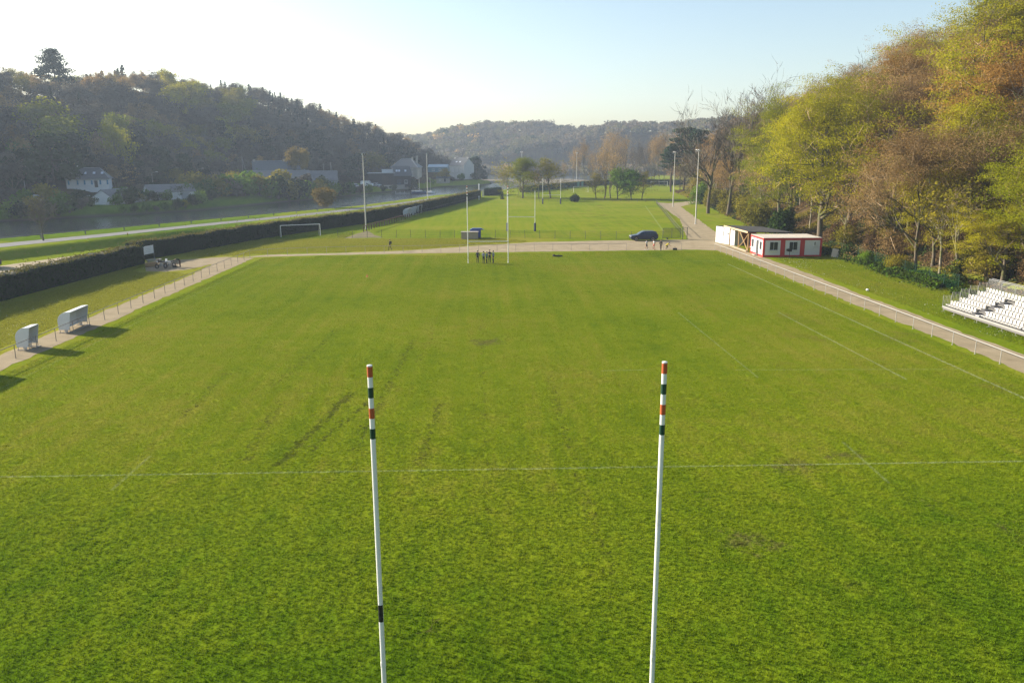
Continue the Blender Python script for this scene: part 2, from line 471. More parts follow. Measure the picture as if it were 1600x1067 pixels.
def build_ground():
    """one sheet out to the horizon: a polar grid, finest ahead of the pitch"""
    azs = np.radians(np.concatenate([np.arange(-180, -62, 4.0), np.arange(-62, -36, 0.6), np.arange(-36, 39, 0.2), np.arange(39, 62, 0.6), np.arange(62, 180, 4.0)]))
    rad = np.concatenate([[0.5], np.geomspace(6, 1150, 640), [1200]])
    A, Rr = np.meshgrid(azs, rad)
    X = Rr * np.sin(A); Y = Rr * np.cos(A)
    Z = terrain(X, Y)
    V = np.stack([X, Y, Z], -1).reshape(-1, 3)
    nr, na = X.shape
    i = np.arange(nr - 1)[:, None] * na; j = np.arange(na)[None, :]; j2 = (j + 1) % na
    F = np.stack([i + j, i + j2, i + na + j2, i + na + j], -1).reshape(-1, 4)
    c = len(V); V = np.vstack([V, [[0, 0, 0]]])
    me = np_mesh("ground", V, F[:, ::-1], GROUND_MAT, smooth=True)
    bm = bmesh.new(); bm.from_mesh(me); bm.verts.ensure_lookup_table()
    for k in range(na): bm.faces.new((bm.verts[c], bm.verts[(k + 1) % na], bm.verts[k]))
    bm.to_mesh(me); bm.free()
    return struct(link("ground", me))
build_ground()

# ------------------------------------------------------------------ water
def make_water_mat():
    t = NT("river water")
    p = t.pos()
    m = t.vmath('MULTIPLY', p, (1.0, 0.55, 1.0))
    h = t.math('ADD', t.math('MULTIPLY', t.noise(m, 0.45, 3.0), 0.16), t.math('MULTIPLY', t.noise(m, 2.2, 2.0), 0.04))
    nm = t.bump(h, 0.8, 1.0)
    return t.done(t.bsdf((0.020, 0.026, 0.020), 0.16, 0.0, 0.9, nm))
WATER = make_water_mat()
wv = [(x, y, -1.5) for y in np.linspace(0, 900, 31) for x in np.linspace(-300, 220, 27)]
wf = [(j * 27 + i, j * 27 + i + 1, (j + 1) * 27 + i + 1, (j + 1) * 27 + i) for j in range(30) for i in range(26)]
struct(mesh_obj("river_water", wv, wf, WATER, smooth=True))

# ------------------------------------------------------------------ paths, gravel, road: thin sheets on the ground
def sheet_mat(name, c0, c1, c2, grass_edge=0.0, sc=0.6):
    t = NT(name); p = t.vmath('MULTIPLY', t.pos(), (1, 1, 0))
    n1 = t.noise(p, sc, 5.0, 0.6); n2 = t.noise(p, 9.0, 3.0)
    c = t.ramp(t.math('ADD', t.math('MULTIPLY', n1, 0.75), t.math('MULTIPLY', n2, 0.25)), [(0.3, c0), (0.5, c1), (0.7, c2)])
    if grass_edge:
        g = t.step(t.noise(p, 0.9, 5.0, 0.7), 0.62, 0.72)
        c = t.mix(t.math('MULTIPLY', g, grass_edge), c, (0.12, 0.15, 0.03))
    return t.done(t.bsdf(c, 0.95, 0, 0.15, t.bump(n2, 0.4, 0.02)))
GRAVEL = sheet_mat("pale gravel", (0.215, 0.172, 0.105), (0.292, 0.236, 0.148), (0.355, 0.292, 0.192), 0.35)
EARTH = sheet_mat("trodden earth", (0.19, 0.150, 0.085), (0.255, 0.20, 0.118), (0.31, 0.25, 0.155), 0.5)
ASPHALT = sheet_mat("old asphalt", (0.13, 0.13, 0.135), (0.165, 0.162, 0.165), (0.20, 0.195, 0.195))

def sheet(name, outline, mat, z=0.006, follow=False):
    """flat ground sheet from an outline, its rim broken up so that it does not look cut with a knife"""
    rng = np.random.default_rng(abs(hash(name)) % 1000 if False else len(name) + len(outline))
    pts = []
    for i in range(len(outline)):
        a = np.array(outline[i], float); b = np.array(outline[(i + 1) % len(outline)], float)
        L = np.linalg.norm(b - a); n = max(1, int(L / 0.9)); nr = np.array([-(b - a)[1], (b - a)[0]]) / (L + 1e-9)
        for k in range(n):
            q = a + (b - a) * k / n + nr * (rng.normal() * 0.10 if k else 0)
            pts.append(q)
    bm = bmesh.new()
    vs = [bm.verts.new((p[0], p[1], z)) for p in pts]
    es = [bm.edges.new((vs[i], vs[(i + 1) % len(vs)])) for i in range(len(vs))]
    bmesh.ops.triangle_fill(bm, use_beauty=True, edges=es)
    for f in bm.faces:
        if f.normal.z < 0: f.normal_flip()
    me = bpy.data.meshes.new(name); bm.to_mesh(me); bm.free(); me.materials.append(mat)
    return struct(link(name, me))

sheet("gravel_yard", [(-37.5, 119.6), (-25.7, 121.6), (-11.2, 123.1), (3.6, 124.0), (23.8, 124.9), (33.0, 125.4), (35.9, 124.0), (36.3, 110), (36.35, 70), (36.3, 40), (36.2, 10), (36.0, -30),
                      (40.6, -30), (40.6, 10), (40.2, 40), (39.6, 56), (39.6, 82), (40.3, 102), (40.2, 113), (39.9, 121), (40.1, 131), (39.2, 137.5), (41.6, 140.0),
                      (37.6, 141.6), (35.4, 140.9), (33.4, 140.7), (20, 140.2), (8, 138.6), (0, 134.5), (-5.5, 131.2), (-12.6, 127.2), (-24, 124.2), (-34, 122.8)], GRAVEL, 0.006)
sheet("left_path", [(-33.8, -20), (-34.0, 20), (-34.3, 54), (-34.4, 70.5), (-34.7, 93), (-34.8, 119), (-37.4, 119.4), (-39.3, 120.6), (-44.8, 117.6), (-48.3, 116.3), (-47.6, 111.5), (-45.2, 105.6),
                    (-42.2, 104.9), (-40.2, 106.6), (-38.8, 112.5), (-37.8, 101.5), (-37.3, 75.4), (-37.1, 65), (-36.6, 54), (-36.4, 20), (-36.2, -20)], EARTH, 0.010)
sheet("side_path", [(35.4, 140.96), (37.55, 141.66), (41.9, 140.2), (45.3, 161.6), (51.4, 201.6), (56.6, 235.8), (66, 254), (80, 280), (77.5, 283), (62.5, 258.5), (56.6, 252.5), (54.0, 258), (51.8, 242), (45.3, 189.2)], GRAVEL, 0.012)
WORNE = sheet_mat("worn grass", (0.12, 0.115, 0.04), (0.17, 0.145, 0.07), (0.21, 0.17, 0.10), 0.9)
sheet("worn_corner", [(-26.6, 147.6), (-25.8, 155.8), (-24.6, 163), (-23.6, 160), (-22.0, 154), (-19.3, 148.6)], WORNE, 0.012)
sheet("gravel_lot", [(-56, 96), (-60, 108), (-59.5, 121.8), (-57, 132), (-60, 133), (-64, 122), (-68.5, 110.5), (-80, 92), (-70, 80)], GRAVEL, 0.012)
MUD = sheet_mat("river mud", (0.10, 0.085, 0.06), (0.15, 0.125, 0.09), (0.19, 0.16, 0.12))
sheet("mudflat", [(-4, 508), (20, 498), (62, 500), (70, 560), (60, 600), (20, 590), (-16, 604), (-22, 570)], MUD, -1.44)
sheet("road", [(-104, 98), (-82.0, 136.4), (-73.1, 153.7), (-62.2, 177.2), (-51.0, 199.4), (-39.6, 223.1), (-26, 263), (-12.5, 310.5), (-15, 312), (-29, 265), (-44, 225.4), (-53.0, 206.3), (-64.8, 183.3), (-76.2, 159.6), (-85.9, 142.4), (-108, 101)], ASPHALT, 0.020)
# ================================================================== VEGETATION
def bark_mat(name, c0, c1, moss=None):
    t = NT(name); o = t.obj()
    n1 = t.noise(t.vmath('MULTIPLY', o, (1, 1, 0.25)), 6.0, 4.0); n2 = t.noise(o, 0.8, 3.0)
    c = t.mix(n1, c0, c1)
    if moss: c = t.mix(t.step(n2, 0.45, 0.6), c, moss)
    return t.done(t.bsdf(c, 0.95, 0, 0.1, t.bump(n1, 0.5, 0.03)))
BARK = bark_mat("grey brown bark", (0.070, 0.055, 0.040), (0.17, 0.14, 0.105), (0.10, 0.105, 0.04))
BARK_PALE = bark_mat("pale bark", (0.20, 0.17, 0.13), (0.36, 0.31, 0.24), (0.17, 0.17, 0.07))
BARK_DARK = bark_mat("dark bark", (0.035, 0.028, 0.022), (0.085, 0.065, 0.05))
TWIG = simple("bare twigs", (0.35, 0.25, 0.145), 0.9, var=0.35, scale=0.6)
TWIG_GREY = simple("grey twigs", (0.12, 0.10, 0.08), 0.9, var=0.3, scale=0.6)
L_YEL = leaf_mat("young yellow green leaves", [(0.150, 0.180, 0.008), (0.265, 0.270, 0.010), (0.380, 0.345, 0.014)], 0.45)
L_OLIVE = leaf_mat("olive spring leaves", [(0.130, 0.125, 0.014), (0.215, 0.190, 0.020), (0.300, 0.250, 0.026)], 0.4)
L_BRONZE = leaf_mat("bronze opening buds", [(0.190, 0.105, 0.028), (0.300, 0.170, 0.042), (0.400, 0.235, 0.060)], 0.4)
L_BROWN = leaf_mat("brown winter buds", [(0.215, 0.142, 0.062), (0.330, 0.222, 0.098), (0.430, 0.295, 0.130)], 0.4)
L_DARK = leaf_mat("dark evergreen leaves", [(0.010, 0.022, 0.010), (0.020, 0.040, 0.014), (0.036, 0.060, 0.020)], 0.12)
L_PINE = leaf_mat("pine needles", [(0.016, 0.034, 0.016), (0.030, 0.056, 0.024), (0.050, 0.082, 0.032)], 0.15)
L_GREEN = leaf_mat("fresh green leaves", [(0.045, 0.105, 0.010), (0.085, 0.165, 0.014), (0.135, 0.215, 0.018)], 0.35)
L_IVY = leaf_mat("ivy leaves", [(0.016, 0.034, 0.010), (0.034, 0.060, 0.014), (0.075, 0.098, 0.022)], 0.15, pscale=1.2)
L_GREY = leaf_mat("grey mauve twig haze", [(0.082, 0.072, 0.058), (0.122, 0.106, 0.084), (0.165, 0.142, 0.110)], 0.3)
L_GOLD = leaf_mat("golden catkins", [(0.17, 0.125, 0.03), (0.27, 0.20, 0.05), (0.36, 0.28, 0.08)], 0.35)
L_TAN = leaf_mat("pale tan buds", [(0.20, 0.130, 0.055), (0.30, 0.200, 0.085), (0.40, 0.270, 0.115)], 0.4)
L_FARB = leaf_mat("muted far woodland", [(0.085, 0.068, 0.052), (0.130, 0.102, 0.076), (0.175, 0.136, 0.100)], 0.3)
L_FARO = leaf_mat("muted far green", [(0.075, 0.078, 0.040), (0.115, 0.112, 0.056), (0.155, 0.145, 0.075)], 0.3)
L_BRACKEN = leaf_mat("dead bracken", [(0.070, 0.042, 0.022), (0.125, 0.078, 0.038), (0.17, 0.115, 0.055)], 0.2, pscale=0.6)

def quads(C, S, rng, aspect=1.0, up=0.35, out=None):
    """one leaf-sized quad at every centre, turned at random with a lean towards the sky"""
    n = len(C)
    N = rng.normal(size=(n, 3)); N[:, 2] += up * 1.5
    if out is not None: N = N * 0.75 + out * 1.15
    N /= np.linalg.norm(N, axis=1, keepdims=True)
    A = np.cross(N, rng.normal(size=(n, 3))); A /= np.linalg.norm(A, axis=1, keepdims=True) + 1e-9
    B = np.cross(N, A)
    S = np.broadcast_to(S, (n,))[:, None] * rng.uniform(0.6, 1.35, (n, 1)) * 0.5
    a = A * S; b = B * S * aspect
    V = np.stack([C - a * 1.15, C - b, C + a * 1.15, C + b], 1).reshape(-1, 3)
    return V, np.arange(4 * n).reshape(n, 4)

def strips(P0, P1, w, rng):
    """thin twigs as flat slivers"""
    d = P1 - P0; n = len(d)
    s = np.cross(d, rng.normal(size=(n, 3))); s /= np.linalg.norm(s, axis=1, keepdims=True) + 1e-9
    s *= np.broadcast_to(w, (n,))[:, None] * 0.5
    V = np.stack([P0 - s, P0 + s, P1 + s * 0.4, P1 - s * 0.4], 1).reshape(-1, 3)
    return V, np.arange(4 * n).reshape(n, 4)

class Grow:
    """a recursive skeleton: trunk, limbs, boughs, twigs"""
    def __init__(s, seed): s.rng = np.random.default_rng(seed); s.tubes = []; s.t0 = []; s.t1 = []; s.tips = []; s.tw = []
    def branch(s, p, d, L, r, lev, maxlev, up, spread, nch, bare=0.3, wig=0.18):
        rng = s.rng
        ns = 6 if lev == 0 else (4 if lev < maxlev else 2)
        pts = [p.copy()]; rad = [r]
        q = p.copy(); dd = d / np.linalg.norm(d)
        for i in range(ns):
            dd = dd + rng.normal(size=3) * wig * (0.4 if lev == 0 else 1); dd[2] += up * 0.12
            dd /= np.linalg.norm(dd)
            q = q + dd * L / ns
            pts.append(q.copy()); rad.append(r * (1 - 0.78 * (i + 1) / ns))
        if lev < maxlev: s.tubes.append((pts, rad, 7 if lev == 0 else (5 if lev == 1 else 3)))
        else:
            for i in range(ns): s.t0.append(pts[i]); s.t1.append(pts[i + 1]); s.tw.append(r * (1.3 - 0.4 * i))
            s.tips.extend([pts[-1], pts[1] * 0.5 + pts[-1] * 0.5, pts[1] * 0.15 + pts[-1] * 0.85])
            return
        n = nch[lev]
        for k in range(n):
            t = bare + (1 - bare) * (k + rng.uniform(0.2, 0.8)) / n if lev == 0 else rng.uniform(0.25, 1.0)
            t = min(t, 0.995); i = min(int(t * ns), ns - 1); f = t * ns - i
            b = pts[i] * (1 - f) + pts[i + 1] * f; br = rad[i] * (1 - f) + rad[i + 1] * f
            ax = (pts[i + 1] - pts[i]); ax /= np.linalg.norm(ax)
            a = np.cross(ax, rng.normal(size=3)); a /= np.linalg.norm(a) + 1e-9
            ang = math.radians(rng.uniform(0.75, 1.25) * spread * (1.0 if lev else (1.15 - 0.55 * (t - bare) / (1 - bare + 1e-6))))
            nd = ax * math.cos(ang) + a * math.sin(ang); nd[2] += up * 0.25
            LL = L * rng.uniform(0.42, 0.72) * ((1.25 - 0.75 * (t - bare) / (1 - bare + 1e-6)) if lev == 0 else 1.0)
            s.branch(b, nd, LL, max(0.012, min(br * 0.75, r * 0.55)), lev + 1, maxlev, up, spread, nch, bare, wig)
    def trunk_mesh(s, name, mat, only=None):
        V = []; F = []
        for pts, rad, n in s.tubes if only is None else s.tubes[only[0]:only[1]]:
            o = len(V)
            for i, p in enumerate(pts):
                d = pts[min(i + 1, len(pts) - 1)] - pts[max(i - 1, 0)]; d = d / np.linalg.norm(d)
                a = np.cross(d, (0.31, 0.2, 0.1) if abs(d[2]) > 0.5 else (0, 0, 1.0)); a /= np.linalg.norm(a); b = np.cross(d, a)
                for k in range(n):
                    th = 2 * math.pi * k / n; V.append(p + (a * math.cos(th) + b * math.sin(th)) * rad[i])
            for i in range(len(pts) - 1):
                for k in range(n): F.append((o + i * n + k, o + i * n + (k + 1) % n, o + (i + 1) * n + (k + 1) % n, o + (i + 1) * n + k))
        return np_mesh(name, np.array(V), np.array(F), mat, smooth=True)

def deciduous(seed, H, leaf=None, leaf_n=1, leaf_s=0.3, spread=48, up=0.5, nch=(11, 6, 5), bare=0.28, trunk_r=0.26, bark=None, twig=None, twig_w=1.0, jitter=0.35, ivy=0.0, lean=0.06, Lf=0.78, keep=None):
    """returns (trunk mesh, crown mesh, ivy mesh or None); height H"""
    g = Grow(seed); rng = g.rng
    d0 = np.array([rng.normal() * lean, rng.normal() * lean, 1.0])
    g.branch(np.array([0, 0, -0.4]), d0, H * Lf, trunk_r, 0, len(nch), up, spread, list(nch), bare)
    top = np.percentile(np.array(g.t1)[:, 2], 99.6); kz = H / top
    for pts_, rad_, _ in g.tubes:
        for q in pts_: q *= kz
    g.t0 = [q * kz for q in g.t0]; g.t1 = [q * kz for q in g.t1]; g.tips = [q * kz for q in g.tips]
    tr = g.trunk_mesh("trunk", bark or BARK)
    T0 = np.array(g.t0); T1 = np.array(g.t1)
    V, F = strips(T0, T1, np.clip(np.array(g.tw) * 2.0, 0.02, 0.06) * twig_w, rng)
    mi = np.zeros(len(F), int); mats = [twig or TWIG]
    if leaf is not None:
        tips = np.array(g.tips)
        if keep is not None: tips = tips[keep(tips, rng)]
        C = np.repeat(tips, leaf_n, 0) + rng.normal(size=(len(tips) * leaf_n, 3)) * jitter * np.array([1.35, 1.35, 0.55])
        ax_ = np.array([C[:, 0].mean(), C[:, 1].mean(), H * 0.5]); O = C - ax_; O /= np.linalg.norm(O, axis=1, keepdims=True) + 1e-6
        V2, F2 = quads(C, leaf_s, rng, out=O)
        V = np.vstack([V, V2]); F = np.vstack([F, F2 + len(V) - len(V2)]); mi = np.concatenate([mi, np.ones(len(F2), int)]); mats.append(leaf)
    cr = np_mesh("crown", V, F, mats, mi)
    iv = None
    if ivy > 0:
        pts, rad, _ = g.tubes[0]; pts = np.array(pts); n = int(900 * ivy)
        t = rng.uniform(0, 1, n) ** 1.3 * ivy * (len(pts) - 1) * 0.75; i = t.astype(int); f = (t - i)[:, None]
        c = pts[i] * (1 - f) + pts[i + 1] * f
        th = rng.uniform(0, 2 * np.pi, n); rr_ = trunk_r * 1.1 + np.abs(rng.normal(size=n)) * (0.42 - 0.25 * t / t.max())
        c = c + np.stack([np.cos(th) * rr_, np.sin(th) * rr_, rng.normal(size=n) * 0.2], 1)
        v, f2 = quads(c, 0.30, rng); iv = np_mesh("ivy", v, f2, L_IVY)
    return tr, cr, iv

def clump_crown(centers, radii, n, size, leaf, rng, hollow=0.55):
    """leaf quads spread through a set of lumps"""
    k = rng.choice(len(centers), n, p=np.array([r[0] * r[1] for r in radii]) / sum(r[0] * r[1] for r in radii))
    u = rng.normal(size=(n, 3)); u /= np.linalg.norm(u, axis=1, keepdims=True)
    rad = (hollow + (1 - hollow) * rng.uniform(0, 1, n) ** 0.6)[:, None]
    rr_ = np.array([[r[0], r[0], r[1]] for r in radii])[k]
    C = np.array(centers)[k] + u * rad * rr_ * (1 + rng.normal(size=(n, 1)) * 0.08)
    return quads(C, size, rng, up=0.2, out=u)

def pine(seed, H, leaf, bare=0.5, width=4.0, nb=16, n=3200, size=0.34, trunk_r=0.3, flat=0.42, bark=None):
    rng = np.random.default_rng(seed); g = Grow(seed)
    pts = [np.array([math.sin(i * 0.6) * 0.15, math.cos(i * 0.5) * 0.15, -0.4 + (H - 0.6) * i / 8]) for i in range(9)]
    g.tubes.append((pts, [trunk_r * (1 - 0.8 * i / 8) for i in range(9)], 7))
    cs = []; rs = []
    for k in range(nb):
        t = bare + (1 - bare) * (k + 0.5) / nb; z = H * t; a = k * 2.4 + rng.uniform(-0.5, 0.5)
        w = width * math.sin(min(1.0, (1.08 - t) / (1.08 - bare) * 1.2) * 1.45) * rng.uniform(0.55, 1.0)
        c = np.array([math.cos(a) * w, math.sin(a) * w, z + rng.uniform(0, 0.8)])
        i = min(7, int((z + 0.4) / (H - 0.6) * 8)); b = pts[i]
        g.tubes.append(([b, b * 0.5 + c * 0.5 - np.array([0, 0, 0.3]), c], [0.11, 0.08, 0.03], 4))
        cs.append(c); r = width * rng.uniform(0.30, 0.46); rs.append((r, r * flat))
        c2 = c * np.array([0.5, 0.5, 1]) + rng.normal(size=3) * 0.4; cs.append(c2); rs.append((r * 0.8, r * flat))
    V, F = clump_crown(cs, rs, n, size, leaf, rng)
    return g.trunk_mesh("trunk", bark or BARK_DARK), np_mesh("crown", V, F, leaf), None

def spire(seed, H, leaf, width=2.6, n=1500, size=0.45):
    """a conifer of whorled drooping boughs"""
    rng = np.random.default_rng(seed); g = Grow(seed)
    g.tubes.append(([np.array([0, 0, -0.4]), np.array([0, 0, H * 0.5]), np.array([0, 0, H])], [0.22, 0.13, 0.02], 6))
    C = []
    nb = 70
    for k in range(nb):
        t = 0.10 + 0.9 * (k / nb); L = width * (1.02 - t) ** 0.85 * rng.uniform(0.7, 1.15); a = rng.uniform(0, 6.283)
        m = max(4, int(n / nb * (1.25 - t)))
        s = rng.uniform(0.12, 1.0, m)
        C.append(np.stack([np.cos(a) * L * s, np.sin(a) * L * s, H * t - 0.35 * L * s + 0.08 * L], 1) + rng.normal(size=(m, 3)) * 0.16)
    C = np.vstack(C); V, F = quads(C, size, rng, up=0.5)
    return g.trunk_mesh("trunk", BARK_DARK), np_mesh("crown", V, F, leaf), None

def bush(seed, w, h, leaf, n=1500, size=0.22, lumps=9, twig=None, aspect=1.0):
    rng = np.random.default_rng(seed); g = Grow(seed)
    cs = []; rs = []
    for k in range(lumps):
        a = rng.uniform(0, 6.283); q = rng.uniform(0, 0.6) * w; z = h * rng.uniform(0.25, 0.72)
        c = np.array([math.cos(a) * q, math.sin(a) * q * aspect, z]); cs.append(c); r = w * rng.uniform(0.32, 0.55); rs.append((r, min(r, h * 0.4)))
        g.tubes.append(([np.array([c[0] * 0.15, c[1] * 0.15, -0.2]), c * np.array([0.6, 0.6, 0.6]), c], [0.07, 0.05, 0.02], 4))
    V, F = clump_crown(cs, rs, n, size, leaf, rng, 0.4)
    V[:, 2] = np.maximum(V[:, 2], -0.1)
    return g.trunk_mesh("stems", twig or BARK), np_mesh("foliage", V, F, leaf), None

def plant(kind, meshes, x, y, z=None, rz=0.0, sc=1.0, label=None, cat="tree", group=None, names=("trunk", "crown", "ivy"), sink=0.0):
    z = tz(x, y) if z is None else z
    o = thing(kind, label, cat, (x, y, z - sink), rz, group)
    o.scale = (sc, sc, sc) if not hasattr(sc, '__len__') else sc
    for nm, me in zip(names, meshes):
        if me is not None: link(nm, me, o)
    return o

def joined(tr, cr):
    """trunk and crown as one mesh, for the trees too far off to show their parts"""
    a = [np.empty(len(m.vertices) * 3, np.float32) for m in (tr, cr)]
    tr.vertices.foreach_get("co", a[0]); cr.vertices.foreach_get("co", a[1])
    fs = []; mis = []
    for k, m in enumerate((tr, cr)):
        f = np.empty(len(m.loops), np.int32); m.loops.foreach_get("vertex_index", f); fs.append(f.reshape(-1, 4) + (0 if k == 0 else len(tr.vertices)))
        q = np.zeros(len(m.polygons), np.int32); m.polygons.foreach_get("material_index", q); mis.append(q + (0 if k == 0 else len(tr.materials)))
    return np.vstack([a[0].reshape(-1, 3), a[1].reshape(-1, 3)]), np.vstack(fs), np.concatenate(mis), list(tr.materials) + list(cr.materials)
# ------------------------------------------------------------------ woods
def sight(u, D):
    """ground point at D metres on the bearing of picture column u (1600 wide)"""
    a = yaw + math.atan((u - 800) / 1244.0 * math.cos(pitch))
    return D * math.sin(a), D * math.cos(a)

def in_view(x, y, lo=-60, hi=1680):
    a = math.atan2(x, y) - yaw
    u = 800 + math.tan(a) * 1244 / math.cos(pitch) if abs(a) < 1.2 else 1e5
    return lo < u < hi

# ---- prototypes of the right-hand wood (tall, about 20 to 26 m)
YEL = [deciduous(11 + i, 20, L_YEL, 36, 0.120, spread=52, up=0.45, nch=(13, 7, 5), bare=0.26, trunk_r=0.38, jitter=0.42, ivy=(0.5 if i == 1 else 0)) for i in range(3)]
OLI = [deciduous(21 + i, 20, L_OLIVE, 17, 0.135, spread=48, up=0.6, nch=(13, 7, 5), bare=0.28, trunk_r=0.33, jitter=0.40, ivy=(0.45 if i == 0 else 0)) for i in range(3)]
BRZ = [deciduous(31 + i, 20, L_BRONZE, 22, 0.135, spread=50, up=0.35, nch=(13, 7, 5), bare=0.22, trunk_r=0.28, bark=BARK_PALE, jitter=0.40) for i in range(2)]
BRN = [deciduous(41 + i, 19, L_BROWN, 17, 0.125, spread=45, up=0.7, nch=(12, 7, 6), bare=0.25, trunk_r=0.23, jitter=0.40, ivy=(0.4 if i == 2 else 0)) for i in range(4)]
BAR = [deciduous(51 + i, 21, None, spread=40, up=0.75, nch=(11, 7, 6, 4), bare=0.32, trunk_r=0.42, twig=TWIG_GREY, twig_w=2.6, ivy=(0.75 if i == 1 else 0)) for i in range(3)]
PIN = [pine(61 + i, 18, L_PINE, bare=0.55, width=3.9, n=3600, size=0.40) for i in range(2)]
SLM = [deciduous(71 + i, 12, L_OLIVE if i else L_BROWN, 1, 0.30, spread=42, up=0.5, nch=(9, 5, 3), bare=0.5, trunk_r=0.19, bark=BARK_PALE, jitter=0.3, ivy=(0.5 if i == 2 else 0)) for i in range(3)]
DKB = [bush(81 + i, 2.2, 2.4, L_IVY, 3000, 0.17) for i in range(2)]
OLB = [bush(84 + i, 2.6, 3.4, L_OLIVE, 3400, 0.18) for i in range(2)]
BRB = [bush(87 + i, 2.4, 2.0, L_BRACKEN, 2200, 0.16) for i in range(2)]
GRB = [bush(90 + i, 2.2, 3.0, L_GREEN, 3000, 0.17) for i in range(2)]

taken = []
def hero(kind, meshes, u, D, H, H0, label, rz=0.0, cat="tree", wide=1.0, group=None, keep=3.2):
    x, y = sight(u, D); s = H / H0
    taken.append((x, y, keep))
    return plant(kind, meshes, x, y, None, rz, (s * wide, s * wide, s), label, cat, group)

hero("oak_tree", YEL[0], 1292, 134, 26, 20, "big yellow green oak leaning over the white and red cabin", 0.6, wide=1.05)
hero("oak_tree", YEL[1], 1245, 158, 20, 20, "yellow green tree with an ivy clad trunk behind the dark shelter roof", 2.1)
hero("oak_tree", YEL[2], 1335, 142, 24, 20, "yellow green oak rising between the big oak and the dark pine", 1.4)
hero("oak_tree", YEL[2], 1228, 172, 25, 20, "tall yellow green tree standing left of the big oak, against the sky", 4.0, wide=0.8)
hero("bare_tree", BAR[0], 1112, 214, 27, 21, "leafless leaning tree, leftmost of the tall bare trees beside the floodlight mast", 2.0, wide=0.9)
hero("bare_tree", BAR[2], 1143, 209, 29, 21, "tallest leafless tree beside the grassy bank, forked against the sky", 0.4, wide=0.75)
hero("bare_tree", BAR[1], 1166, 205, 28, 21, "leafless tree with thick dark ivy wrapped round its trunk", 5.0, wide=0.8)
hero("bare_tree", BAR[0], 1194, 232, 30, 21, "grey leafless tree rising behind the ivy wrapped tree", 3.3)
hero("pine_tree", PIN[0], 1396, 176, 17, 18, "dark green pine with a bare trunk halfway up the wooded slope", 0.5)
hero("budding_tree", BRN[0], 1452, 111, 18, 19, "reddish brown budding tree with pale trunk behind the green fence", 0.9, wide=1.1)
hero("beech_tree", BRZ[0], 1430, 158, 22, 20, "bronze orange beech high on the slope above the reddish tree", 2.4, wide=1.25, keep=6)
hero("oak_tree", YEL[0], 1556, 136, 25, 20, "broad bright green oak at the top corner of the slope", 3.6, wide=1.25, keep=6)
hero("oak_tree", YEL[1], 1515, 122, 18, 20, "yellow green tree of flat layered boughs below the broad bright oak", 5.2, wide=1.2, keep=5)
hero("slim_tree", SLM[1], 1490, 108, 13, 12, "slim pale trunked tree behind the green fence, left of the seating stand", 0.0)
hero("slim_tree", SLM[2], 1522, 105, 12, 12, "slim mossy tree just behind the back corner of the seating stand", 1.0)
hero("oak_tree", YEL[2], 1590, 103, 10, 20, "low yellow green tree overhanging the back of the seating stand", 1.0, wide=1.3)
nest_tree = hero("bare_tree", BAR[2], 1302, 238, 21, 21, "leafless skyline tree holding a round bird nest", 1.7, wide=1.1)
hero("conifer_tree", spire(66, 20, L_DARK, 3.4, 1500, 0.6), 1512, 182, 21, 20, "dark conifer tip poking over the top of the slope")
hero("pine_tree", PIN[1], 1072, 335, 24, 18, "tall blue green pine, taller one of the pair beyond the floodlights", 0.3, wide=1.35)
hero("pine_tree", PIN[0], 1052, 345, 18, 18, "lower blue green pine on the left of the pine pair", 2.3, wide=1.35)
hero("pine_tree", PIN[1], 1094, 322, 22, 18, "blue green pine close behind the leaning leafless tree", 4.0, wide=1.2)
hero("young_tree", OLI[1], 1097, 262, 9, 20, "small fresh tree at the edge of the wood behind the tallest floodlight mast", 0.2, wide=1.2)
for k, (u, D, H, m, lab) in enumerate([(1118, 238, 5.5, OLB[0], "round olive bush at the left foot of the wooded bank"), (1145, 212, 6, OLB[1], "olive bush between the tall bare trees and the lawn"),
        (1172, 186, 6, OLB[0], "large olive bush in front of the ivy wrapped tree"), (1200, 166, 6, OLB[1], "olive bush left of the white container"),
        (1232, 150, 5, DKB[0], "dark ivy bush behind the shelter roof"), (1104, 256, 7, GRB[0], "bright green bush behind the floodlight mast at the wood edge"),
        (1340, 124, 2.4, DKB[1], "dark ivy bush beside the leaning board"), (1368, 118, 1.9, GRB[1], "low green bush behind the green fence"), (1425, 110, 2.4, OLB[0], "olive bush under the reddish budding tree")]):
    x, y = sight(u, D); h0 = 3.4 if m in OLB else (2.4 if m in DKB else 3.0)
    plant("bush", m, x, y, None, k * 1.3, H / h0, lab, "bush", names=("stems", "foliage"))

# nest in the leafless skyline tree
nx, ny = sight(1302, 238); nz = tz(nx, ny) + 18.2
m = MB(); rg = random.Random(4)
for k in range(60):
    a = rg.uniform(0, 6.28); r = rg.uniform(0.1, 0.5); z = rg.uniform(-0.35, 0.25)
    m.tube([(math.cos(a) * r, math.sin(a) * r, z), (math.cos(a + 1.3) * r, math.sin(a + 1.3) * r, z + rg.uniform(-.1, .1))], 0.045, 4)
m.lathe([(0.05, -0.4), (0.42, -0.2), (0.5, 0.1), (0.3, 0.2)], n=10)
o = m.build("bird_nest", BARK_DARK); o.location = (nx - 0.6, ny - 0.4, nz); tag(o, "dark round twig nest high in the leafless skyline tree", "nest")

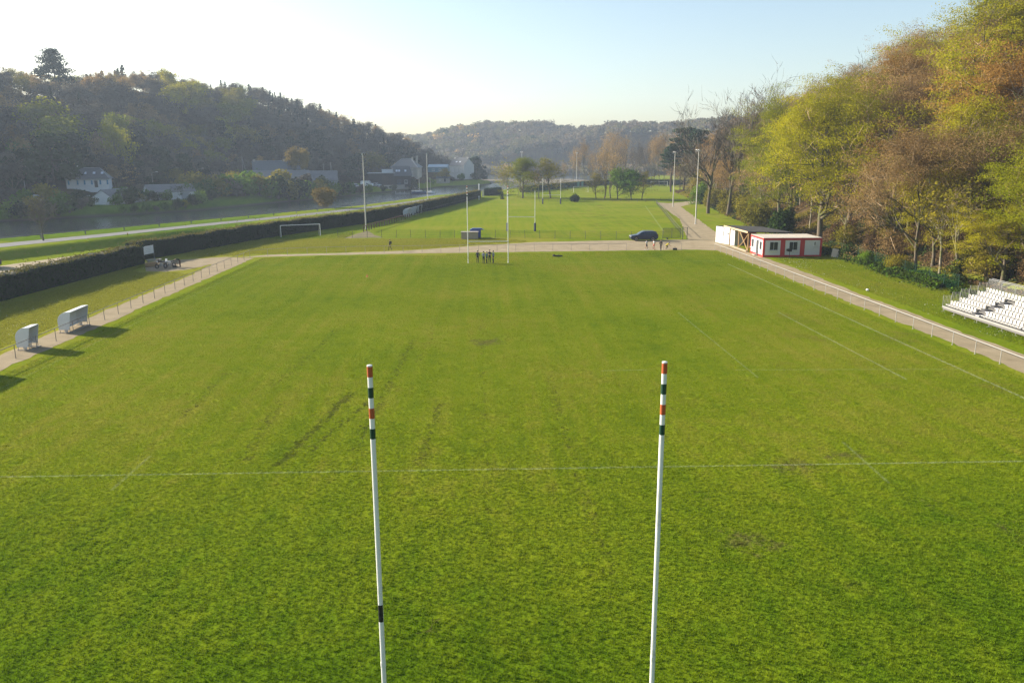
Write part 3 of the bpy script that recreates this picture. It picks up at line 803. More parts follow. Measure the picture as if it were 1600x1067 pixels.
# ---- the rest of the right-hand wood: every tree its own object
rng = np.random.default_rng(5)
FILL = {"oak_tree": (YEL, 20, "yellow green leafy tree filling the sunlit wood on the right hillside", "leafy yellow green trees of the right wood"),
        "olive_tree": (OLI, 20, "olive half leafed tree filling the wood on the right hillside", "half leafed olive trees of the right wood"),
        "budding_tree": (BRN, 19, "brown budding tree filling the wood on the right hillside", "brown budding trees of the right wood"),
        "beech_tree": (BRZ, 20, "bronze budding tree filling the wood on the right hillside", "bronze budding trees of the right wood"),
        "bare_tree": (BAR, 21, "grey leafless tree filling the wood on the right hillside", "leafless trees of the right wood"),
        "slim_tree": (SLM, 12, "slim pale tree at the shaded foot of the right wood", "slim trees at the foot of the right wood")}
nfill = {k: 0 for k in FILL}
for yy in np.arange(76, 345, 6.2):
    xf = np.interp(yy, RH[:, 0], RH[:, 1]); w = np.interp(yy, RH[:, 0], RH[:, 2])
    for xx in np.arange(xf + 1.5, xf + w + 8, 6.4):
        x = xx + rng.uniform(-2.6, 2.6); y = yy + rng.uniform(-2.6, 2.6)
        if x < np.interp(y, RH[:, 0], RH[:, 1]) + 0.5 or not in_view(x, y, 900, 1690): continue
        if min([math.hypot(x - a, y - b) / k for a, b, k in taken]) < 1: continue
        front = x - xf < 9
        c = vnoise(np.array([x / 17.0]), np.array([y / 17.0]), 9)[0]; r = rng.uniform()
        if front and r < 0.45: k = "slim_tree"
        elif y > 190: k = ["budding_tree", "budding_tree", "bare_tree", "bare_tree", "beech_tree"][min(4, int(rng.uniform(0, 5)))]
        elif c < 0.30: k = ["oak_tree", "oak_tree", "olive_tree"][int(rng.uniform(0, 3))]
        elif c < 0.6: k = ["budding_tree", "olive_tree", "budding_tree", "bare_tree"][int(rng.uniform(0, 4))]
        elif c < 0.75: k = ["beech_tree", "olive_tree", "budding_tree"][int(rng.uniform(0, 3))]
        else: k = ["olive_tree", "beech_tree", "oak_tree", "budding_tree"][int(rng.uniform(0, 4))]
        P, H0, lab, grp = FILL[k]
        H = rng.uniform(8, 14) if k == "slim_tree" else rng.uniform(15, 21) * (0.85 if front else 1.0)
        if x - xf > w * 0.75: H *= 0.72
        s = H / H0
        plant(k, P[int(rng.uniform(0, len(P)))], x, y, None, rng.uniform(0, 6.28), (s * rng.uniform(0.9, 1.15),) * 2 + (s,), lab, "tree", grp)
        nfill[k] += 1
print("right wood", nfill)

# ---- undergrowth, bramble and bracken under that wood (nobody could count it)
def undergrowth():
    n = 150000
    y = rng.uniform(70, 330, n); xf = np.interp(y, RH[:, 0], RH[:, 1])
    x = xf - 1.6 + np.abs(rng.normal(size=n)) * 11
    keep = (vnoise(x / 2.6, y / 2.6, 4) + 0.35 * vnoise(x / 9, y / 9, 8) > 0.40) & (x < xf + 34)
    x, y, xf = x[keep], y[keep], xf[keep]
    hgt = 0.2 + 2.0 * vnoise(x / 2.6, y / 2.6, 4) * vnoise(x / 7, y / 7, 2)
    z = terrain(x, y) + rng.uniform(0, 1, len(x)) ** 0.8 * hgt
    c = vnoise(x / 5.5, y / 5.5, 31); MI = np.where(c < 0.42, 0, np.where(c < 0.64, 1, 2))
    n2 = 26000     # the green tangle along the mesh fence
    y2 = rng.uniform(78, 122, n2); x2 = 52.0 + rng.normal(size=n2) * 1.1 - 1.2 * (y2 < 100)
    k2 = vnoise(x2 / 2.0, y2 / 2.0, 14) > 0.30; x2, y2 = x2[k2], y2[k2]
    z2 = terrain(x2, y2) + rng.uniform(0, 1, len(x2)) ** 0.8 * (0.25 + 0.85 * vnoise(x2 / 2.0, y2 / 2.0, 14))
    x = np.concatenate([x, x2]); y = np.concatenate([y, y2]); z = np.concatenate([z, z2]); MI = np.concatenate([MI, np.where(rng.uniform(size=len(x2)) < 0.7, 1, 3)])
    V, F = quads(np.stack([x, y, z], 1), 0.20, rng)
    o = link("undergrowth", np_mesh("undergrowth", V, F, [L_BRACKEN, L_IVY, L_OLIVE, L_GREEN], MI))
    tag(o, "brown bracken, ivy and bramble covering the foot of the right wood", "undergrowth", kind="stuff")
undergrowth()
TWB = [bush(97 + i, 2.2, 2.8, (L_BROWN, L_BRACKEN, L_OLIVE)[i], 2200, 0.13, lumps=12) for i in range(3)]
for k in range(84):
    y = rng.uniform(77, 128); xf = np.interp(y, RH[:, 0], RH[:, 1]); x = xf + 1.0 + abs(rng.normal()) * 9.5
    if not in_view(x, y, 1180, 1680): continue
    t = int(rng.uniform(0, 3)); s = rng.uniform(0.7, 1.5)
    plant("bush", TWB[t], x, y, None, rng.uniform(0, 6.28), (s, s, s * rng.uniform(0.8, 1.3)), ("brown twiggy shrub", "rust brown bracken clump", "olive twiggy shrub")[t] + " among the trunks of the right wood", "bush",
          ("brown twiggy shrubs", "rust brown bracken clumps", "olive twiggy shrubs")[t] + " under the right wood", names=("stems", "foliage"))

# ---- trees between the two far pitches, and the row beyond
WIL = deciduous(101, 13, L_YEL, 14, 0.20, spread=55, up=0.15, nch=(12, 7, 5), bare=0.2, trunk_r=0.28, jitter=0.4)
PLT = deciduous(102, 13, L_OLIVE, 3, 0.22, spread=52, up=0.4, nch=(12, 7, 6), bare=0.22, trunk_r=0.25, jitter=0.3)
BR2 = deciduous(103, 19, L_BROWN, 1, 0.26, spread=36, up=0.8, nch=(12, 7, 5), bare=0.2, trunk_r=0.24, jitter=0.35)
GR2 = [deciduous(104 + i, 10, L_GREEN, 5, 0.36, spread=45, up=0.55, nch=(12, 6, 5), bare=0.16, trunk_r=0.2, jitter=0.45) for i in range(2)]
POP = [deciduous(110 + i, 25, L_TAN if i < 2 else L_FARB, 3, 0.28, spread=30, up=0.9, nch=(16, 6, 4), bare=0.25, trunk_r=0.26, jitter=0.45) for i in range(3)]
hero("willow_tree", WIL, 818, 290, 14, 13, "rounded yellow green willow between the two far pitches", 0.3, wide=1.15)
hero("slender_tree", SLM[1], 793, 283, 14, 12, "slender yellow green tree left of the willow", 1.3)
hero("slender_tree", SLM[2], 785, 284, 11, 12, "shorter slender tree with pale stem, leftmost by the hedge end", 2.3)
hero("plane_tree", PLT, 862, 290, 14, 13, "wide pale budding tree right of the willow", 1.9, wide=1.25)
hero("slender_tree", SLM[0], 843, 288, 11, 12, "thin bare sapling between willow and wide budding tree", 4.0)
hero("bare_tree", BR2, 947, 287, 19, 19, "tall bare tree left of the two dense green trees", 0.6)
hero("bare_tree", BR2, 957, 289, 18, 19, "second tall bare tree, almost touching the dense green trees", 3.6)
hero("bare_tree", PLT, 934, 285, 9, 13, "short bare tree left of the tall bare pair", 2.2)
hero("green_tree", GR2[0], 968, 282, 10.5, 10, "dense green tree, left one of the two beside the far pitch", 0.5)
hero("green_tree", GR2[1], 990, 280, 10, 10, "dense green tree, right one of the two beside the far pitch", 2.5)
hero("bare_tree", PLT, 1006, 279, 9.5, 13, "low dark branched tree right of the dense green trees", 5.0)
x, y = sight(902, 266); plant("evergreen_bush", bush(95, 2.4, 3.0, L_DARK, 2200, 0.22), x, y, 0, 0, 1.0, "round dark evergreen bush right of the farthest rugby posts", "bush", names=("stems", "foliage"))

rowg = "bare and bronze trees beyond the farthest pitch"
for k, (u, D, H, t) in enumerate([(897, 425, 20, 0), (905, 440, 15, 1), (915, 425, 24, 0), (924, 440, 14, 2), (938, 432, 17, 2), (950, 420, 26, 0), (958, 435, 29, 1), (972, 425, 22, 2), (981, 430, 25, 1), (992, 438, 20, 2),
        (1002, 432, 22, 2), (1014, 436, 23, 2), (1024, 415, 24, 1), (1033, 405, 25, 0), (1041, 410, 27, 1), (1049, 400, 25, 0), (1058, 395, 21, 2), (1066, 390, 23, 2), (1075, 384, 22, 0), (1086, 375, 20, 2), (1094, 365, 20, 1),
        (882, 450, 12, 1), (872, 455, 11, 2), (1020, 450, 26, 2), (1060, 430, 26, 1), (965, 460, 24, 2), (930, 465, 18, 1), (1082, 400, 26, 2)]):
    x, y = sight(u, D); s = H / 25
    lab = "bronze budding poplar in the row beyond the farthest pitch" if t < 2 else "brown bare tree in the row beyond the farthest pitch"
    plant("poplar_tree", POP[t], x, y, None, k * 2.1, (s * 0.66, s * 0.66, s), lab, "tree", rowg + (", bronze" if t < 2 else ", brown"))
# ------------------------------------------------------------------ the wooded hill across the river
FAR_GREY = [joined(*deciduous(201 + i, 14, L_GREY, 5, 0.40, spread=40, up=0.8, nch=(9, 5, 4), bare=0.2, trunk_r=0.24, jitter=0.45, twig=TWIG_GREY, twig_w=2.0)[:2]) for i in range(3)]
FAR_BROWN = [joined(*deciduous(211 + i, 14, L_BROWN, 5, 0.40, spread=42, up=0.8, nch=(9, 5, 4), bare=0.2, trunk_r=0.24, jitter=0.45)[:2]) for i in range(2)]
FAR_OLIVE = [joined(*deciduous(221 + i, 14, L_OLIVE, 6, 0.44, spread=46, up=0.5, nch=(9, 5, 4), bare=0.2, trunk_r=0.22, jitter=0.7)[:2]) for i in range(2)]
FAR_YEL = [joined(*deciduous(231 + i, 14, L_YEL, 6, 0.44, spread=40, up=0.7, nch=(9, 5, 4), bare=0.15, trunk_r=0.2, jitter=0.7)[:2]) for i in range(2)]
FAR_CON = [joined(*spire(241 + i, 17, L_DARK, 3.0, 900, 0.8)[:2]) for i in range(2)]
FAR_EVG = [joined(*pine(246, 13, L_DARK, bare=0.25, width=4.6, nb=14, n=1600, size=0.7, flat=0.7)[:2])]
KIND = {"leafless_tree": (FAR_GREY, "grey leafless tree in the hazy wood across the river", "grey leafless trees across the river"),
        "brown_tree": (FAR_BROWN, "brown budding tree in the hazy wood across the river", "brown budding trees across the river"),
        "olive_tree": (FAR_OLIVE, "olive green tree in the hazy wood across the river", "olive green trees across the river"),
        "yellow_tree": (FAR_YEL, "pale yellow green tree in the hazy wood across the river", "pale yellow green trees across the river"),
        "conifer_tree": (FAR_CON, "dark pointed conifer in the hazy wood across the river", "dark conifers across the river"),
        "evergreen_tree": (FAR_EVG, "dark spreading evergreen in the hazy wood across the river", "dark evergreens across the river")}
MESHES = {k: [np_mesh(k, a[0], a[1], a[3], a[2]) for a in v[0]] for k, v in KIND.items()}
farheroes = []
def far_tree(kind, x, y, H, label=None, group=None, wide=1.0, which=None, z=None):
    H0 = 17 if kind == "conifer_tree" else (13 if kind == "evergreen_tree" else 14)
    ms = MESHES[kind]; me = ms[which if which is not None else int(rng.uniform(0, len(ms)))]
    s = H / H0
    o = link(kind, me, None, (x, y, (tz(x, y) if z is None else z) - 0.3), rng.uniform(0, 6.28), (s * wide, s * wide, s))
    return tag(o, label or KIND[kind][1], "tree", group or (KIND[kind][2] if label is None else None))
def far_hero(kind, u, D, H, label, wide=1.0):
    x, y = sight(u, D); farheroes.append((x, y, 6.0)); return far_tree(kind, x, y, H, label, None, wide)

# the big cedar on the skyline
ced = pine(250, 25, L_DARK, bare=0.36, width=9.4, nb=34, n=8000, size=0.6, trunk_r=0.6, flat=0.34)
x, y = sight(103, 436); farheroes.append((x, y, 9))
plant("cedar_tree", ced, x, y, tz(x, y), 0.4, (0.84, 0.84, 0.92), "broad flat topped cedar standing above the left skyline", "tree")
far_hero("evergreen_tree", 82, 292, 17, "large dark evergreen left of the white house", 1.3)
far_hero("evergreen_tree", 118, 318, 18, "dark evergreen rising behind the white house", 1.1)
far_hero("yellow_tree", 108, 340, 19, "sunlit yellow green tree above and left of the white house", 1.3)
far_hero("yellow_tree", 78, 352, 20, "pale green tree left of the sunlit yellow tree", 1.3)
far_hero("yellow_tree", 181, 338, 22, "narrow yellow green tree on the slope right of the white house", 0.6)
far_hero("yellow_tree", 186, 362, 18, "pale tree behind the narrow yellow green one", 1.0)
far_hero("yellow_tree", 361, 455, 15, "pale green tree alone among grey trees in the middle of the slope", 1.1)
far_hero("yellow_tree", 287, 440, 17, "yellow green tree below the skyline conifers", 0.9)
far_hero("yellow_tree", 272, 468, 17, "yellow green tree highest on the slope, near the ridge", 1.0)
far_hero("yellow_tree", 318, 476, 15, "small yellow green tree close to the ridge line", 1.0)
far_hero("olive_tree", 590, 440, 15, "olive tree behind the dark timber building", 1.3)
far_hero("evergreen_tree", 745, 486, 13, "dark evergreen right of the tall white house", 1.2)
far_hero("evergreen_tree", 735, 498, 13, "dark evergreen behind the tall white house", 0.9)
far_hero("evergreen_tree", 756, 489, 7.0, "low dark shrub at the tip of the headland", 1.2)
far_hero("evergreen_tree", 646, 398, 8.5, "round dark tree in front of the hip roofed stone house", 1.1)
far_hero("evergreen_tree", 750, 494, 9, "dark shrub next to the headland tip", 1.0)
far_hero("olive_tree", 694, 462, 8.5, "small fresh green tree left of the tall white house", 1.1)
far_hero("evergreen_tree", 250, 302, 10, "round dark green tree behind the long low barn", 1.2)
far_hero("olive_tree", 268, 306, 9, "pale rounded tree right of the dark green tree by the barn", 1.2)
for u, D, H in ((268, 500, 14), (207, 490, 15), (200, 492, 14), (196, 489, 13), (175, 480, 13), (158, 476, 12), (152, 480, 13)):
    x, y = sight(u, D); far_tree("conifer_tree", x, y, H, wide=1.5)
for u, dd in ((463, 2), (469, 0), (506, 3), (590, 8), (385, 14), (398, 14), (446, 12), (430, 16), (478, 12), (495, 14), (520, 14)):
    a = math.degrees(yaw + math.atan((u - 800) / 1244.0 * math.cos(pitch))); Dr = np.interp(a, LH[:, 0], LH[:, 2])
    x, y = sight(u, Dr - 6 + dd); far_tree("conifer_tree", x, y, rng.uniform(10, 14), wide=1.55)

cand = []
for az in np.arange(-33.5, -2.6, 0.1):
    pass
pts = []
step = 7.6
for gx in np.arange(-330, 0, step):
    for gy in np.arange(180, 640, step):
        x = gx + rng.uniform(-2.8, 2.8); y = gy + rng.uniform(-2.8, 2.8)
        a = math.degrees(math.atan2(x, y)); D = math.hypot(x, y)
        if a < -33 or a > -2.6: continue
        f = np.interp(a, LH[:, 0], LH[:, 1]); r = np.interp(a, LH[:, 0], LH[:, 2])
        if D < f + 4 or D > r + 14: continue
        if min([math.hypot(x - p[0], y - p[1]) - p[2] - 6 for p in PADS if p[3] > 1.5]) < 0: continue
        if min([math.hypot(x - p, y - q) - k for p, q, k in farheroes]) < 0: continue
        pts.append((x, y, (D - f) / (r - f), D, a))
# those that show largest are objects of their own, the rest is one mass
pts.sort(key=lambda p: p[3] - 60 * (p[2] > 0.9) - (40 if p[2] < 0.3 else 0))
NIND = 300
rest = []
for i, (x, y, s, D, a) in enumerate(pts):
    c = vnoise(np.array([x / 30.0]), np.array([y / 30.0]), 41)[0] + rng.uniform(-0.16, 0.16)
    c2 = vnoise(np.array([x / 46.0]), np.array([y / 46.0]), 77)[0] + rng.uniform(-0.15, 0.15)
    if c2 > 0.76 and a < -9: k = "yellow_tree" if rng.uniform() < 0.35 else "olive_tree"
    elif c < 0.31 and rng.uniform() < 0.6: k = "conifer_tree" if s > 0.45 else "evergreen_tree"
    elif c < 0.52: k = "leafless_tree"
    elif c < 0.72: k = "brown_tree" if a < -22 or rng.uniform() < 0.4 else "leafless_tree"
    else: k = "olive_tree" if rng.uniform() < 0.12 else "leafless_tree"
    H = rng.uniform(9.5, 14.0) * (0.85 if s > 0.85 else 1.0)
    if i < NIND: far_tree(k, x, y, H, wide=rng.uniform(0.95, 1.25))
    else: rest.append((k, x, y, H))
print("left hill", len(pts), "individual", min(NIND, len(pts)))

def mass(name, items, label, wide=1.15):
    """many distant trees gathered into one mesh"""
    Vs = []; Fs = []; Ms = []; mats = []; off = 0
    xs = np.array([p[1] for p in items]); ys = np.array([p[2] for p in items]); zs = terrain(xs, ys)
    for (k, x, y, H), z in zip(items, zs):
        arr = KIND[k][0]; V, F, M, mm = arr[int(rng.uniform(0, len(arr)))]
        H0 = 17 if k == "conifer_tree" else (13 if k == "evergreen_tree" else 14)
        s = H / H0; a = rng.uniform(0, 6.28); ca, sa = math.cos(a) * s * wide, math.sin(a) * s * wide
        Vs.append(np.stack([V[:, 0] * ca - V[:, 1] * sa + x, V[:, 0] * sa + V[:, 1] * ca + y, V[:, 2] * s + z - 0.3], 1)); Fs.append(F + off); off += len(V)
        remap = []
        for q in mm:
            if q not in mats: mats.append(q)
            remap.append(mats.index(q))
        Ms.append(np.array(remap)[M])
    o = link(name, np_mesh(name, np.vstack(Vs), np.vstack(Fs), mats, np.concatenate(Ms)))
    return tag(o, label, "forest", kind="stuff")
if rest: mass("hill_forest", rest, "grey brown mass of bare trees on the upper hill across the river")

# ------------------------------------------------------------------ far wooded hills beyond the water
def light(name_seed, leaf, H=13, n=170, size=1.5):
    r2 = np.random.default_rng(name_seed)
    cs = [(r2.normal() * 1.8, r2.normal() * 1.8, H * r2.uniform(0.45, 0.75)) for _ in range(6)]
    V, F = clump_crown(cs, [(2.7, 2.9)] * 6, n, size, leaf, r2, 0.5)
    return (V, F, np.zeros(len(F), int), [leaf])
FARK = {"g": [light(301, L_GREY), light(302, L_GREY)], "b": [light(303, L_FARB)], "o": [light(304, L_FARO)], "d": [light(305, L_DARK)], "z": [light(306, L_TAN)]}
items = []
for k, v in FARK.items(): KIND["far_" + k] = (v, "", "")
for gx in np.arange(-130, 560, 9.0):
    for gy in np.arange(470, 1030, 9.0):
        x = gx + rng.uniform(-3.5, 3.5); y = gy + rng.uniform(-3.5, 3.5)
        a = math.degrees(math.atan2(x, y)); D = math.hypot(x, y)
        if a < -5.5 or a > 27: continue
        f = np.interp(a, FH[:, 0], FH[:, 1]); r = np.interp(a, FH[:, 0], FH[:, 2])
        if D < f + 3 or D > r + 25: continue
        c = vnoise(np.array([x / 55.0]), np.array([y / 55.0]), 51)[0] + rng.uniform(-0.2, 0.2)
        k = "far_g" if c < 0.42 else ("far_b" if c < 0.53 else ("far_o" if c < 0.74 else ("far_z" if c < 0.765 else "far_g")))
        if rng.uniform() < 0.05: k = "far_d"
        items.append((k, x, y, rng.uniform(10, 15)))
print("far hill", len(items))
mass("far_forest", items, "hazy grey brown woods covering the far hills beyond the water", 1.25)

# ------------------------------------------------------------------ bushes along the far bank and the near verge
BB = {"dark": [bush(401, 3.2, 5, L_GREEN, 700, 0.5), bush(402, 3.2, 5, L_IVY, 700, 0.5)], "olive": [bush(403, 3.0, 5, L_OLIVE, 700, 0.5)], "grey": [bush(404, 3.0, 5, L_GREY, 600, 0.5)]}
for k, (u, D, H, t, lab) in enumerate([(225, 282, 4, "dark", 0), (300, 296, 9, "olive", "yellow topped round bush on the far bank, leftmost of the bank shrubs"), (318, 292, 7, "dark", 0), (333, 296, 8, "olive", 0), (352, 300, 8, "dark", 0), (368, 300, 8, "grey", 0), (385, 304, 9, "dark", 0),
        (402, 306, 8, "olive", 0), (418, 306, 7, "dark", 0), (433, 310, 9, "dark", 0), (448, 312, 7, "olive", 0), (462, 316, 8, "dark", 0), (478, 322, 7, "dark", 0), (494, 328, 7, "olive", 0), (510, 334, 6, "dark", 0),
        (528, 342, 6, "dark", 0), (545, 350, 5.5, "dark", 0), (560, 356, 5, "grey", 0), (325, 320, 9, "grey", "bare grey bush in front of the long grey warehouse"), (405, 325, 8, "grey", 0), (30, 262, 5, "dark", 0), (60, 266, 6, "olive", 0), (85, 270, 5, "dark", 0),
        (12, 268, 7, "grey", 0), (186, 256, 2.6, "dark", 0), (202, 257, 2.2, "dark", 0), (221, 258, 3.0, "dark", 0), (238, 260, 2.2, "grey", 0), (252, 262, 2.8, "dark", 0), (270, 265, 3.4, "dark", 0), (284, 268, 2.6, "olive", 0), (296, 272, 3.6, "dark", 0), (310, 276, 4.2, "dark", 0), (326, 282, 3.6, "dark", 0), (5, 250, 5, "dark", 0), (22, 248, 4.5, "dark", 0), (42, 252, 5.5, "olive", 0), (64, 250, 4.5, "dark", 0), (82, 254, 6, "dark", 0), (100, 256, 5, "dark", 0), (118, 258, 4, "grey", 0),
        (134, 262, 3.2, "dark", 0), (176, 268, 3.6, "dark", 0), (198, 271, 5.5, "dark", 0), (212, 276, 3.4, "olive", 0), (236, 279, 3.2, "dark", 0), (256, 283, 3.6, "dark", 0), (272, 287, 4.6, "dark", 0), (288, 290, 6, "dark", 0), (120, 287, 4.5, "dark", 0), (186, 290, 5, "dark", 0), (204, 296, 6, "grey", 0),
        (390, 318, 8.5, "dark", 0), (436, 322, 8, "olive", 0), (470, 326, 7.5, "grey", 0), (500, 334, 7, "dark", 0), (518, 338, 6, "dark", 0), (360, 312, 8, "olive", 0), (190, 276, 5, "dark", 0), (206, 280, 4.5, "dark", 0), (280, 290, 4, "dark", 0), (140, 283, 3, "dark", 0), (352, 310, 7, "dark", 0), (598, 372, 3, "dark", 0), (575, 362, 4, "dark", 0), (615, 380, 3, "dark", 0), (672, 442, 4, "dark", 0), (708, 464, 3.5, "grey", 0), (722, 466, 4, "dark", 0), (742, 474, 4, "dark", 0), (40, 330, 12, "dark", 0)]):
    x, y = sight(u, D)
    m = BB[t][k % len(BB[t])]
    plant("bush", m, x, y, max(-0.6, tz(x, y)), k * 1.7, (H / 5 * 1.15, H / 5 * 1.15, H / 5), lab or {"dark": "dark green bush on the far river bank", "olive": "olive bush on the far river bank", "grey": "greyish bare bush on the far river bank"}[t], "bush",
          None if lab else {"dark": "dark bushes on the far bank", "olive": "olive bushes on the far bank", "grey": "grey bushes on the far bank"}[t], names=("stems", "foliage"))
x, y = sight(505, 246)
plant("willow_bush", bush(410, 3.4, 7.4, L_GOLD, 2600, 0.32, lumps=14), x, y, -0.4, 0.7, (1.25, 1.25, 1), "golden catkin willow bush on the near river bank", "bush", names=("stems", "foliage"))
x, y = sight(52, 168)
plant("bare_tree", BAR[1][:2] + (None,), x, y, -0.2, 0.7, 0.42, "small grey leafless tree by the road guard rail", "tree")
GT = deciduous(415, 14, L_GOLD, 5, 0.5, spread=24, up=1.0, nch=(16, 6, 4), bare=0.08, trunk_r=0.2, jitter=0.55)
x, y = sight(462, 352); plant("golden_tree", GT, x, y, None, 0.3, (0.8, 0.8, 0.92), "taller golden budding tree by the warehouse, left of the pair", "tree")
x, y = sight(478, 353); plant("golden_tree", GT, x, y, None, 2.3, (0.5, 0.5, 0.92), "narrower golden budding tree by the warehouse, right of the pair", "tree")
# ------------------------------------------------------------------ clipped hedges
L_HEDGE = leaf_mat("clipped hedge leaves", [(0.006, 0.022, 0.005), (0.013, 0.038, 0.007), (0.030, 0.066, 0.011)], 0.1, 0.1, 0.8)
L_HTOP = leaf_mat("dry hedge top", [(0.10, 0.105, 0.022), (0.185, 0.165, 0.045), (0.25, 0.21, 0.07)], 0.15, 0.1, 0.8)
def hedge(path, h, w, label, leaf_n=26, size=0.17, top=True):
    """path is the middle line; a solid twiggy core clothed in small leaves"""
    path = np.array(path, float); rg = np.random.default_rng(int(abs(path[0, 1])) + 3)
    seg = np.linalg.norm(np.diff(path, axis=0), axis=1); s = np.concatenate([[0], np.cumsum(seg)])
    n = max(2, int(s[-1] / 1.0)); t = np.linspace(0, s[-1], n)
    P = np.stack([np.interp(t, s, path[:, 0]), np.interp(t, s, path[:, 1])], 1)
    d = np.gradient(P, axis=0); d /= np.linalg.norm(d, axis=1, keepdims=True); nr = np.stack([-d[:, 1], d[:, 0]], 1)
    root = thing("clipped_hedge", label, "hedge", (P[0, 0], P[0, 1], 0))
    V = []; F = []
    prof = [(-1, 0), (-1, 0.55), (-0.97, 0.95), (-0.6, 1.0), (0.6, 1.0), (0.97, 0.95), (1, 0.55), (1, 0)]
    for i in range(n):
        hh = h * (1 + 0.05 * math.sin(i * 0.7) + 0.02 * rg.normal())
        for (a, b) in prof:
            q = P[i] + nr[i] * a * (w / 2 - 0.06) * (1 + 0.04 * rg.normal())
            V.append((q[0] - P[0, 0], q[1] - P[0, 1], b * hh - (0.05 if b == 0 else 0)))
    k = len(prof)
    for i in range(n - 1):
        for j in range(k - 1): F.append((i * k + j, i * k + j + 1, (i + 1) * k + j + 1, (i + 1) * k + j))
    F.append(tuple(range(k))); F.append(tuple((n - 1) * k + j for j in range(k - 1, -1, -1)))
    core = mesh_obj("hedge_core", V, F, [HCORE], root)
    def leaves(nn, on_top):
        tt = rg.uniform(0, s[-1], nn); x = np.interp(tt, t, P[:, 0]); y = np.interp(tt, t, P[:, 1]); nx_ = np.interp(tt, t, nr[:, 0]); ny_ = np.interp(tt, t, nr[:, 1])
        if on_top:
            a = rg.uniform(-1, 1, nn); z = h * (1 + 0.04 * np.sin(tt * 0.7)) + rg.uniform(-0.06, 0.10, nn) + np.abs(rg.normal(size=nn)) ** 3 * 0.05
        else:
            a = np.where(rg.uniform(size=nn) < 0.5, -1, 1) * (1 + rg.normal(size=nn) * 0.045); z = rg.uniform(0.0, h * 1.01, nn)
        return np.stack([x + nx_ * a * w / 2 - P[0, 0], y + ny_ * a * w / 2 - P[0, 1], z], 1)
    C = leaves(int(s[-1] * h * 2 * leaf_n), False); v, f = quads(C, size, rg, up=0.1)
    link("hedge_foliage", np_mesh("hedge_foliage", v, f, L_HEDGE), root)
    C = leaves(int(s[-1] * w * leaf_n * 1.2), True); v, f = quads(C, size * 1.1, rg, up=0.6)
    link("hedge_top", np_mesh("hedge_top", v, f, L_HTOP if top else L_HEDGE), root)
    return root
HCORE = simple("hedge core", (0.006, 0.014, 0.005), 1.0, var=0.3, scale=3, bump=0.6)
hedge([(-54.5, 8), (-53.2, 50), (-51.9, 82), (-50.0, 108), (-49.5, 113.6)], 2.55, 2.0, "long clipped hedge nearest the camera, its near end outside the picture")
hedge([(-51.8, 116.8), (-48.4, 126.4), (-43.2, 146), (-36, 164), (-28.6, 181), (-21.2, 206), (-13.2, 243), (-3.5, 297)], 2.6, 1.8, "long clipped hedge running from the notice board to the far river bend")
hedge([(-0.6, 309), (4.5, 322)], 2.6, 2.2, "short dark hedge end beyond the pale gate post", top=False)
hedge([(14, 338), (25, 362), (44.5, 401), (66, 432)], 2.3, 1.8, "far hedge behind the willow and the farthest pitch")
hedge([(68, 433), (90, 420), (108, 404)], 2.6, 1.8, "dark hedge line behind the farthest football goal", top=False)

# ------------------------------------------------------------------ grass of the pitch: tufts set patch by patch
def blade_mat(name, tall=False):
    t = NT(name)
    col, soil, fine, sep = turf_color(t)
    r = t.rand()
    v = t.n("ShaderNodeVertexColor") if False else None
    o = t.obj(); so = t.n("ShaderNodeSeparateXYZ"); t.l(o, so.inputs[0])
    # each blade a shade of its own
    k = t.noise(t.vmath('MULTIPLY', t.pos(), (1, 1, 0)), 23.0, 2.0)
    hs = t.n("ShaderNodeHueSaturation"); t.l(col, hs.inputs['Color'])
    t.put(hs.inputs['Value'], t.math('ADD', 0.05, t.math('MULTIPLY', k, 1.90)))
    t.put(hs.inputs['Hue'], t.math('ADD', 0.488, t.math('MULTIPLY', k, 0.02)))
    hs.inputs['Saturation'].default_value = 1.0
    c = hs.outputs[0]
    d = t.n("ShaderNodeBsdfDiffuse"); t.l(c, d.inputs[0])
    tr = t.n("ShaderNodeBsdfTranslucent"); t.l(c, tr.inputs[0])
    m = t.n("ShaderNodeMixShader"); m.inputs[0].default_value = 0.38
    t.l(d.outputs[0], m.inputs[1]); t.l(tr.outputs[0], m.inputs[2])
    return t.done(m.outputs[0])
BLADE = blade_mat("turf blades")

